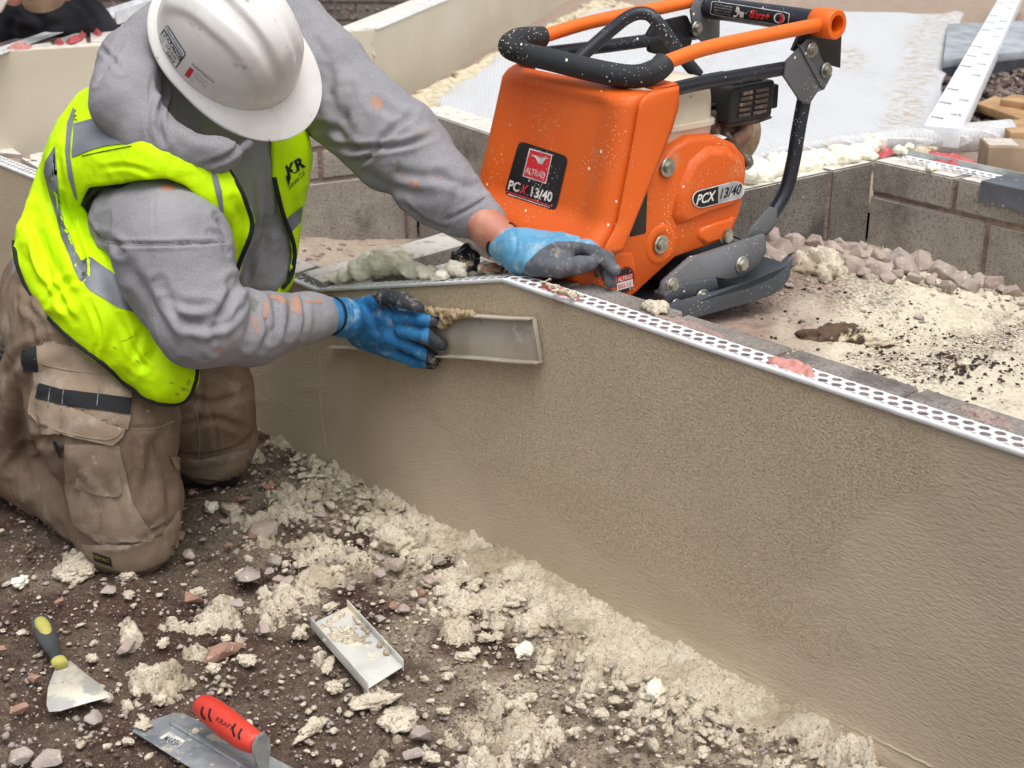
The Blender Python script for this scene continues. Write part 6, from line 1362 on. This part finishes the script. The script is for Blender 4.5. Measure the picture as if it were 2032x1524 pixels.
np_ = len(prof); ii = np.arange(np_*N).reshape(np_, N); Fb = [(ii[a, b], ii[a+1, b], ii[a+1, (b+1) % N], ii[a, (b+1) % N]) for a in range(np_-1) for b in range(N)]
brim = mk('brim', V, np.array(Fb), M['hat'], hat, True); shade_auto(brim, 50)
bpy.context.view_layer.update(); hatv = bvh_of(hat)
# stickers on the side of the hat (text kept, plain marks)
def quadmap(Q4): 
    a, b, c, d = [np.array(q, float) for q in Q4]; return lambda x, y: tuple((a*(1-x)+b*x)*(1-y)+(d*(1-x)+c*x)*y)
s4 = [(333, 49), (370, 107), (349, 136), (311, 77)]; qm = quadmap(s4)
stk = decal('sticker', rrect(s4, .08), hatv, M['blkink'], hat, .0006, 6); decal('sticker_field', [qm(*q) for q in ((.03, .04), (.97, .04), (.97, .28), (.03, .28))], hatv, M['white'], stk, .0011, 6); decal('sticker_field', [qm(*q) for q in ((.03, .54), (.97, .54), (.97, .96), (.03, .96))], hatv, M['white'], stk, .0011, 6)
def htext(s, x0, y0, w, h, mat, qm=qm, bold=0, shear=0, off=.0016):
    V_, F_, _ = text_mesh(s, shear, bold, 3); return decal('lettering', None, hatv, mat, stk, off, 0, 0, False, [qm(x0+a*w, y0-b*h) for a, b in V_], F_)
M['blue_ink'] = simple('blue_ink', (58, 120, 176), .5); M['pen'] = simple('pen_ink', (28, 26, 60), .5)
htext('VolkerFitzpatrick', .08, .24, .86, .15, M['blue_ink'], bold=.02); htext('INDUCTED', .06, .51, .88, .19, M['white'], bold=.03); htext('CRAIG', .35, .72, .5, .13, M['pen'], bold=.01, shear=.2); htext('28/3', .45, .93, .42, .15, M['pen'], bold=.01, shear=.2); htext('Name', .06, .68, .18, .06, M['blkink']); htext('Date', .06, .84, .18, .06, M['blkink'])
s5 = [(383, 123), (436, 168), (421, 186), (366, 150)]; qm5 = quadmap(s5); decal('small_label', [qm5(*q) for q in ((.0, .35), (.16, .35), (.16, .95), (.0, .95))], hatv, M['redl'], hat, .0008, 0)
htext('VolkerFitzpatrick', .0, .2, .85, .16, M['pen'], qm5, .01); htext('Site Manager', .25, .50, .45, .11, M['reflect'], qm5); htext('Emergency', .25, .72, .4, .11, M['reflect'], qm5)
# ------------------------------------------------------------------ gloves
def WPx(u, v, off): return PP(u, v, A0-WB*off, WN)
def glove(name, prims, k, colfn, black, vox=.0024, folds=()):
    f = union(prims, k); V, Q = mesh_sdf(f, vox); V = relax(V, Q, 1); Nn = vnormals(V, Q); d = .0007*fbm3(V[:, 0]*90, V[:, 1]*90, V[:, 2]*90, 3, 5)+creases(V, Nn, folds); V = V+Nn*d[:, None]
    o = mk(name, V, Q, None, W1, True); return o, V, Q
gm = MT('glove_right', .75, 0, .3)
def glove_mat(name, knit, coat):
    m = MT(name, .7, 0, .3); a = m.att('coat'); n = m.noise(40, 4, .6); e = m.ramp(m.math('ADD', a, m.math('MULTIPLY', m.math('SUBTRACT', n, .5), .35)), .46, .54)
    kn = m.mix(m.ramp(m.noise(20, 5, .6), .35, .65), knit[0], knit[1]); kn = m.mix(m.ramp(m.noise(34, 5, .7), .52, .72, 0, .7), kn, (176, 190, 196))
    co = m.mix(m.ramp(m.noise(24, 5, .6), .4, .65), coat[0], coat[1]); co = m.mix(m.ramp(m.noise(60, 5, .7), .52, .68, 0, .8), co, (158, 150, 138)); m.col(m.mix(e, kn, co)); m.bump(m.noise(420, 2), .0006); m.bump(m.noise(90, 4), .0008); return m.m
of = .040
K = [WPx(792, 630, .048), WPx(798, 656, .048), WPx(796, 680, .046), WPx(782, 700, .040)]
prR = [cap(J(656, 626, 2.497), J(680, 630, 2.525), .033, .031), cap(J(680, 630, 2.525), WPx(715, 642, .052), .031, .033), cap(WPx(715, 622, .052), WPx(775, 630, .048), .030, .021), cap(WPx(718, 650, .048), WPx(782, 668, .046), .029, .022), cap(WPx(725, 668, .042), WPx(770, 692, .040), .024, .019)]
fing = [chain([K[0], WPx(838, 634, .040), WPx(866, 640, .022)], [.0135, .0125, .0105]), chain([K[1], WPx(848, 668, .040), WPx(876, 684, .022)], [.0135, .0125, .0115]), chain([K[2], WPx(838, 700, .036), WPx(862, 712, .020)], [.013, .0122, .0112]), chain([K[3], WPx(820, 716, .028), WPx(858, 722, .016)], [.0125, .0115, .0105]),
    chain([WPx(722, 612, .060), WPx(765, 590, .060), WPx(800, 596, .055), WPx(830, 612, .046)], [.020, .0165, .0145, .0115])]
fs = [union(prR, .02)]+[union(c, .004) for c in fing]
gR, V, Q = glove('glove', fs, .0075, None, 1, folds=[([(700, 590), (704, 630), (700, 660)], 5, .002), ([(683, 590), (686, 630), (684, 660)], 3, .0012), ([(725, 600), (745, 640), (750, 670)], 6, .0015), ([(690, 590), (695, 625), (692, 660)], 3, .0012)])
gR.data.materials.append(glove_mat('blue_glove_black_tips', ((54, 128, 180), (38, 106, 158)), ((58, 60, 66), (44, 46, 52))))
u, v, d = proj(V); Nn = vnormals(V, Q); ctp = np.maximum(sstep(842, 856, u+(v-680)*.1), sstep(12, -6, spoly(u, v, [(720, 570), (780, 560), (850, 600), (850, 622), (812, 612), (790, 602), (760, 612), (745, 590)]))); ctp = np.maximum(ctp, sstep(.0, -.3, (Nn@(-WB)))*(u > 770)); attr(gR, 'coat', np.clip(ctp, 0, 1))
ring_band('cuff_binding', J(652, 626, 2.492), J(657, 626, 2.499), .0362, .0358, M['trim'], gR)
dh = 2.425
prL = [cap(J(1003, 484, 2.445), J(1040, 505, 2.405), .033, .034), cap(J(1035, 500, 2.405), J(1110, 500, 2.375), .033, .027), cap(J(1060, 520, 2.385), J(1120, 516, 2.365), .024, .022), cap(J(1050, 488, 2.43), J(1125, 484, 2.405), .028, .020)]
fL = [chain([J(1112, 488, 2.365), J(1165, 490, 2.345), J(1200, 512, 2.325), J(1220, 536, 2.31)], [.0145, .0130, .0118, .0105]), chain([J(1118, 482, 2.385), J(1172, 484, 2.37), J(1205, 510, 2.35), J(1212, 560, 2.325)], [.014, .013, .0115, .0105]), chain([J(1118, 480, 2.41), J(1168, 482, 2.395), J(1196, 510, 2.375), J(1205, 548, 2.355)], [.0135, .0125, .0115, .0105]), chain([J(1110, 484, 2.43), J(1150, 486, 2.42), J(1180, 510, 2.40), J(1186, 540, 2.385)], [.0125, .0115, .0105, .0095]), chain([J(1060, 524, 2.365), J(1110, 532, 2.34), J(1150, 526, 2.325), J(1172, 522, 2.318)], [.021, .0165, .0150, .0125])]
gL, V, Q = glove('glove', [union(prL, .02)]+[union(c, .004) for c in fL], .0075, None, 1, folds=[([(1018, 450), (1024, 490), (1012, 530)], 4, .002), ([(1075, 500), (1100, 492), (1130, 498)], 4, .0015), ([(1050, 470), (1060, 480), (1100, 470)], 5, .001)])
gL.data.materials.append(glove_mat('pale_blue_glove_grey_palm', ((108, 166, 198), (84, 146, 184)), ((98, 101, 108), (80, 83, 90))))
u, v, d = proj(V); lim = np.interp(u, [980, 1030, 1045, 1070, 1100, 1140, 1180, 1230], [640, 560, 520, 496, 480, 478, 486, 500]); attr(gL, 'coat', np.clip(.5+(v-lim)/20, 0, 1))
ring_band('cuff_binding', J(993, 474, 2.452), J(998, 478, 2.449), .0350, .0350, M['trim'], gL)
M['vest_dirt'] = simple('vest_grime', (150, 172, 34), .8, c2=(176, 206, 20), sc=90)
for i, (cx, cy, rx, ry, ro) in enumerate(((366, 772, 10, 4, .4), (352, 782, 6, 3, .2), (374, 758, 5, 8, .2), (262, 668, 12, 1.6, -.5), (246, 676, 9, 1.4, -.3), (228, 690, 7, 1.5, .5), (272, 716, 5, 2, .8), (288, 702, 6, 1.5, -.8), (340, 760, 6, 2, .1))):
    decal('grime_mark', blotch(cx, cy, rx, ry, ro, i+40), vbv, M['vest_dirt'], vest, .0008, 0)
for (ln, w_) in (([(163, 310), (210, 300), (262, 290)], 1.6), ([(150, 250), (215, 232)], 1.6)): ribbon('stitching', ln, w_, vbv, M['trim'], vest, .0022, 8)
# ------------------------------------------------------------------ tools
M['float'] = simple('used_plastic_float', (196, 188, 174), .5, c2=(176, 166, 150), sc=10, bump=.0006, bsc=200, spots=[((152, 138, 116), 22, .60, .70), ((212, 208, 198), 14, .58, .66)])
M['steel'] = simple('scratched_steel', (178, 182, 188), .42, .55, c2=(128, 134, 142), sc=14, bump=.0006, bsc=120, spots=[((212, 206, 190), 26, .50, .62), ((214, 212, 204), 55, .58, .66)])
M['dusty_plastic'] = simple('dusty_white_channel', (206, 206, 200), .55, c2=(188, 188, 182), sc=14, bump=.0008, bsc=160, spots=[((222, 212, 188), 24, .54, .62)])
fl = thing('plastering_float', 'long pale plastic float with turned edges pressed flat on the wet wall', 'float', WPx(860, 670, .01))
def wpoly(px, off): return [WPx(u, v, off) for u, v in px]
fo_ = .008
plate = [(660, 612), (905, 622), (1062, 632), (1076, 718), (860, 705), (662, 686)]
prism('plate', wpoly(plate, fo_), -WN*.003, M['float'], fl, .001)
def flange(name, a, b, out, parent, th=.0025):
    p, q = WPx(*a, fo_), WPx(*b, fo_); L = (q-p); up = np.cross(L/np.linalg.norm(L), WN); up /= np.linalg.norm(up); up = up if up[2] > 0 else -up
    V = []; 
    for k in range(41):
        t = k/40; c = p+L*t; w = .0008*math.sin(t*19)+.0006*noise3(np.array([t*12.]), 0., 0.)[0]
        V += [c+up*w, c+up*w+WN*out*(1), c+up*(w+th)+WN*out, c+up*(w+th)]
    F_ = []
    for k in range(40):
        for j in range(4): F_.append((k*4+j, k*4+(j+1) % 4, k*4+4+(j+1) % 4, k*4+4+j))
    F_ += [(0, 3, 2, 1), (160, 161, 162, 163)]; o = mk(name, V, F_, M['float'], parent); shade_auto(o, 40); return o
WNo = -WB; WN = WNo/np.linalg.norm(WNo)
flange('turned_edge', (660, 612), (1062, 632), .017, fl); flange('turned_edge', (662, 687), (1077, 719), .017, fl)
e0, e1 = WPx(1062, 632, fo_), WPx(1076, 718, fo_); box('end_lip', (e0+e1)/2+WN*.004, (e1-e0)/2, WN*.0022, WT*.0010, M['float'], fl, .0006)
bm = bmesh.new(); rnd = random.Random(6)
for k in range(150):
    t = rnd.random(); u = 838+t*100; top = np.interp(u, [838, 860, 900, 940], [612, 612, 616, 622]); lowv = np.interp(u, [838, 870, 890, 905, 940], [628, 650, 645, 632, 626]); v = rnd.uniform(top, lowv)
    bmesh.ops.create_icosphere(bm, subdivisions=1, radius=rnd.uniform(.004, .0075), matrix=Matrix.Translation(WPx(u, v, .016+rnd.uniform(0, .008))))
ob = bmo('render_dollop', bm, simple('wet_render_dollop', (186, 166, 132), .9, c2=(168, 148, 114), sc=60, bump=.003, bsc=300), None, True)
md = ob.modifiers.new('r', 'REMESH'); md.mode = 'VOXEL'; md.voxel_size = .0024; md.use_smooth_shade = True; tx = bpy.data.textures.new('dol', 'CLOUDS'); tx.noise_scale = .006; mp_ = ob.modifiers.new('d', 'DISPLACE'); mp_.texture = tx; mp_.strength = .003
tag(ob, 'dollop of fresh sandy render heaped on the float behind the fingers', 'render')
# channel float lying on the soil
ch = thing('plastering_float', 'short dusty metal channel float lying on the soil between the render clumps', 'float', PZ(710, 1290, .02))
zf = .026; qa = [PZ(u, v, zf) for u, v in ((618, 1238), (690, 1203), (800, 1322), (730, 1366))]
prism('plate', qa, (0, 0, -.002), M['dusty_plastic'], ch, .0006)
for a, b in ((0, 3), (1, 2)):
    p, q = qa[a], qa[b]; L = (q-p)/np.linalg.norm(q-p); nn = np.cross(L, ZZ); box('turned_edge', (p+q)/2+ZZ*.002, (q-p)/2+L*.001, nn*.0012, ZZ*.010, M['dusty_plastic'], ch, .0006)
bm = bmesh.new(); rnd = random.Random(16)
for k in range(60):
    u, v = rnd.gauss(690, 22), rnd.gauss(1262, 10); u += rnd.choice((0, 0, -10)); c = PZ(u, v, zf+.001)
    bmesh.ops.create_icosphere(bm, subdivisions=1, radius=rnd.uniform(.003, .0068), matrix=Matrix.Translation(c) @ Matrix.Diagonal((1.2, 1, .4, 1)))
for k in range(26):
    t = rnd.random(); c = PZ(632+t*50, 1244-t*30+rnd.uniform(0, 8), zf+.001); bmesh.ops.create_icosphere(bm, subdivisions=1, radius=rnd.uniform(.0025, .0056), matrix=Matrix.Translation(c))
for k in range(20):
    t = rnd.random(); c = PZ(700+t*70, 1222+t*76, zf+.004); bmesh.ops.create_icosphere(bm, subdivisions=1, radius=rnd.uniform(.0025, .0056), matrix=Matrix.Translation(c))
bmo('render_smear', bm, M['drop'], ch, True)
# putty knife
pk_ = thing('putty_knife', 'putty knife with dusty triangular blade and dark and yellow handle on the soil', 'putty knife', PZ(130, 1330, .02))
bl_ = [(113, 1316), (140, 1311), (162, 1330), (195, 1355), (216, 1374), (218, 1383), (180, 1392), (120, 1410), (97, 1412), (92, 1398), (95, 1365), (104, 1340)]
prism('blade', [PZ(u, v, .016) for u, v in bl_], (0, 0, -.0015), M['blade'] if 'blade' in M else simple('dusty_blade', (196, 194, 186), .5, .2, c2=(172, 172, 168), sc=10, bump=.0006, bsc=150, spots=[((222, 214, 194), 18, .5, .6), ((112, 118, 124), 26, .64, .70)]), pk_, .0004)
M['handle_black'] = simple('dusty_black_rubber', (70, 72, 74), .7, c2=(52, 54, 56), sc=12, spots=[((158, 156, 150), 24, .56, .68)]); M['handle_yellow'] = simple('dusty_yellow_plastic', (186, 182, 92), .6, c2=(170, 166, 88), sc=14, spots=[((196, 190, 168), 26, .56, .68)])
hs_ = [(78, 1230, .014), (84, 1240, .0165), (92, 1262, .0165), (102, 1283, .0135), (110, 1298, .0100), (116, 1311, .0105)]
def flat_tube(name, st, mat, parent, flat=.7, seg=24, zc=.026):
    bm = bmesh.new(); pts = [PZ(u, v, zc) for u, v, r in st]; rr = [r for *_, r in st]; sp = np.array(smooth_path(pts, 6)); r2 = np.interp(np.linspace(0, 1, len(sp)), np.linspace(0, 1, len(rr)), rr); bm_tube(bm, sp, list(r2), seg)
    for v in bm.verts: v.co.z = zc+(v.co.z-zc)*flat
    return bmo(name, bm, mat, parent, True)
hn = flat_tube('handle', hs_, M['handle_black'], pk_); flat_tube('end_cap', [(78, 1229, .007), (81, 1234, .0105), (86, 1243, .0115), (92, 1255, .0095), (95, 1262, .004)], M['handle_yellow'], hn, .74, 24, .0335); flat_tube('ferrule', [(115, 1310, .0118), (118, 1314, .0124), (120, 1318, .0118)], M['handle_yellow'], pk_)
# finishing trowel with red handle
ft = thing('finishing_trowel', 'steel finishing trowel with a thick red handle at the bottom edge', 'trowel', PZ(430, 1470, .02))
zb_ = .02; tb = [(262, 1450), (275, 1437), (345, 1414), (362, 1414), (640, 1552), (560, 1600), (500, 1600)]
prism('blade', [PZ(u, v, zb_) for u, v in tb], (0, 0, -.0015), M['steel'], ft, .0004)
rb = [PZ(u, v, zb_+.005) for u, v in ((335, 1432), (350, 1430), (620, 1580), (600, 1590))]; prism('mounting_rib', rb, (0, 0, -.006), M['steel'], ft, .002)
hc = .075
hd = [(398, 1396, .0115), (403, 1400, .0165), (420, 1412, .0195), (450, 1436, .0205), (485, 1462, .0190), (508, 1474, .0155), (514, 1478, .010)]
bm = bmesh.new(); sp = np.array(smooth_path([PZ(u, v, hc) for u, v, r in hd], 6)); r2 = np.interp(np.linspace(0, 1, len(sp)), np.linspace(0, 1, len(hd)), [q[2] for q in hd]); bm_tube(bm, sp, list(r2), 28)
M['redh'] = simple('red_rubber_handle', (212, 66, 50), .5, c2=(198, 54, 42), sc=10, spots=[((214, 132, 118), 14, .54, .72), ((220, 206, 190), 40, .68, .73)]); rh = bmo('handle', bm, M['redh'], ft, True)
bpy.context.view_layer.update(); rbv = bvh_of(rh)
for ln in ([(403, 1402), (400, 1416), (407, 1428)], [(418, 1406), (415, 1420), (419, 1432)], [(468, 1436), (462, 1448), (466, 1462)], [(480, 1446), (474, 1458), (476, 1468)]): ribbon('pen_mark', ln, 4.5, rbv, M['blkink'], rh, .0006, 5)
V_, F_, _ = text_mesh('KRAFT', .2, 0, 3); decal('lettering', None, rbv, M['blkink'], rh, .0008, 0, 0, False, [(428+34*a+3*b, 1430+22*a-9*b) for a, b in V_], F_)
nk = PZ(512, 1478, hc); n0 = PZ(512, 1560, zb_); M['alu'] = simple('cast_aluminium', (176, 176, 172), .5, .5, c2=(150, 150, 148), sc=20, spots=[((206, 200, 186), 30, .56, .66)])
dirh = sp[-1]-sp[0]; dirh /= np.linalg.norm(dirh); sdh = np.cross(dirh, ZZ); sdh /= np.linalg.norm(sdh); cn = sp[-1]+dirh*.002
bm = bmesh.new(); pr_ = [cn-sdh*.014+ZZ*.008, cn-sdh*.006+ZZ*.020, cn+sdh*.006+ZZ*.020, cn+sdh*.014+ZZ*.008, cn+sdh*.014-ZZ*.012, cn+sdh*.006-ZZ*.038, cn+sdh*.006-ZZ*.054, cn-sdh*.006-ZZ*.054, cn-sdh*.006-ZZ*.038, cn-sdh*.014-ZZ*.012]
bm_prism(bm, pr_, dirh*.006); bmesh.ops.bevel(bm, geom=bm.edges[:], offset=.0012, segments=2, affect='EDGES'); shade_auto(bmo('neck', bm, M['alu'], ft), 50)
lb3 = [PZ(u, v, zb_+.0006) for u, v in ((316, 1464), (336, 1451), (368, 1470), (350, 1486))]; mk('paper_label', lb3, [(0, 1, 2, 3)], simple('scuffed_label', (214, 210, 200), .7, c2=(168, 170, 172), sc=60), ft)
text3('lettering', 'MARSH', PZ(321, 1468, zb_+.0014), PZ(350, 1483, zb_+.0014)-PZ(321, 1468, zb_+.0014), PZ(333, 1458, zb_+.0014)-PZ(321, 1468, zb_+.0014), M['ink'], ft, .2, .02)
put_l = [clump((285, 1437), 30, 'dab of render on the tip of the finishing trowel blade', .3, zb_+.004), clump((388, 1452), 16, 'small crumb of render on the steel blade beside the red handle', .6, zb_+.004)]
clump((105, 1365), 1, 'x') if False else None
# ------------------------------------------------------------------ second worker, only hips and thighs in view at the upper left
W2 = thing('person', 'second worker in black trousers kneeling behind the far wall at the upper left', 'person', PZ(60, 60, .45))
D2 = 4.35
def K2(u, v, d=0): return P(u, v, D2+d)
fb = union([cap(K2(60, -10), K2(40, -260, .05), .15, .16), cap(K2(-20, 0), K2(-60, 110, -.05), .09, .07), cap(K2(110, 0), K2(200, 90, .02), .09, .07), cap(K2(20, -250), K2(-70, -120, -.2), .055, .045), cap(K2(-70, -120, -.2), K2(25, -10, -.32), .045, .032), cap(K2(70, -250), K2(190, -120, -.15), .055, .04), cap(K2(190, -120, -.15), K2(130, -20, -.3), .042, .032), cap(K2(45, -300), K2(50, -370, -.05), .055, .05), ell(K2(50, -420, -.08), np.eye(3), (.085, .10, .12)), cap(K2(45, -420, -.18), K2(45, -408, -.20), .012, .014), ell(K2(108, -418, -.06), np.eye(3), (.012, .018, .032)), ell(K2(-8, -418, -.06), np.eye(3), (.012, .018, .032))], .03)
V, Q = mesh_sdf(fb, .010); mk('body', V, Q, M['skin'], W2, True)
M['black_cloth'] = simple('black_cloth', (44, 44, 52), .9, c2=(32, 32, 38), sc=10, bump=.002, bsc=300); M['tan_strap'] = simple('tan_strap', (176, 154, 130), .8, c2=(150, 130, 108), sc=20)
ft2 = union([cap(K2(55, 5, .02), K2(55, -60, .02), .17, .165), cap(K2(0, 10, 0), K2(-70, 120, -.06), .125, .10), cap(K2(100, 5, 0), K2(185, 80, .02), .12, .09), cap(K2(40, 60, .06), K2(40, 130, .1), .12, .12)], .04)
tr2 = cloth('trousers', ft2, .008, M['black_cloth'], W2, [([(60, 20), (90, 50), (80, 90)], 8, .01), ([(20, 50), (60, 60), (110, 50)], 7, .008), ([(150, 0), (175, 25), (190, 50)], 6, .008), ([(30, 30), (20, 60), (30, 90)], 7, .008)], .010, 8, 3)
jk = cloth('jacket', union([cap(K2(60, -60, .0), K2(40, -260, .05), .175, .18), cap(K2(20, -250), K2(-70, -120, -.2), .075, .06), cap(K2(70, -250), K2(190, -120, -.15), .075, .06)], .03), .012, M['black_cloth'], W2, [], .006, 8, 6)
mk('hair', *mesh_sdf(ell(K2(50, -428, -.06), np.eye(3), (.092, .106, .12)), .012), M['trim'], W2, True)
bpy.context.view_layer.update(); t2v = bvh_of(tr2, jk)
# bucket held against him: pale rim, blue grey filling
bk = thing('bucket', 'dusty bucket with tan rim held by the second worker in the upper left', 'bucket', K2(60, -30, -.28))
bc = K2(70, -58, -.34); N = 40; ax_ = np.array([0, -.45, .89]); ex_ = np.array([1., 0, 0]); ey_ = np.cross(ax_, ex_); bm = bmesh.new()
def rg_(r, h): return [bm.verts.new(bc+ex_*r*math.cos(2*math.pi*k/N)+ey_*r*math.sin(2*math.pi*k/N)+ax_*h) for k in range(N)]
RR = [rg_(.06, -.10), rg_(.082, -.0), rg_(.088, .004), rg_(.088, .012), rg_(.080, .012), rg_(.076, -.01)]
for a, b in zip(RR, RR[1:]):
    for k in range(N): bm.faces.new((a[k], a[(k+1) % N], b[(k+1) % N], b[k]))
bm.faces.new(RR[0][::-1]); bmo('pail', bm, M['tan_strap'], bk, True)
bmo('rag', (lambda b: b)(clump_mesh(77, 3, .5)), simple('blue_rag', (108, 138, 160), .8, c2=(70, 98, 124), sc=40, bump=.004), bk, True).scale = (.072, .072, .072)
bk.children[-1].location = (0, 0, 0)
for c_ in bk.children:
    if c_.name.startswith('rag'): c_.matrix_parent_inverse = Matrix(); c_.location = Vector(bc-np.array(bk.location)); c_.scale = (.07, .07, .07)
pf = tag(prism('hawk', [K2(-20, -40, -.5), K2(24, -18, -.5), K2(2, 22, -.5), K2(-30, 40, -.5)], WX*.01, M['float'], None, .002), 'pale hawk corner poking in at the upper left edge of the picture', 'hawk')
for o in S.objects: o.select_set(False)
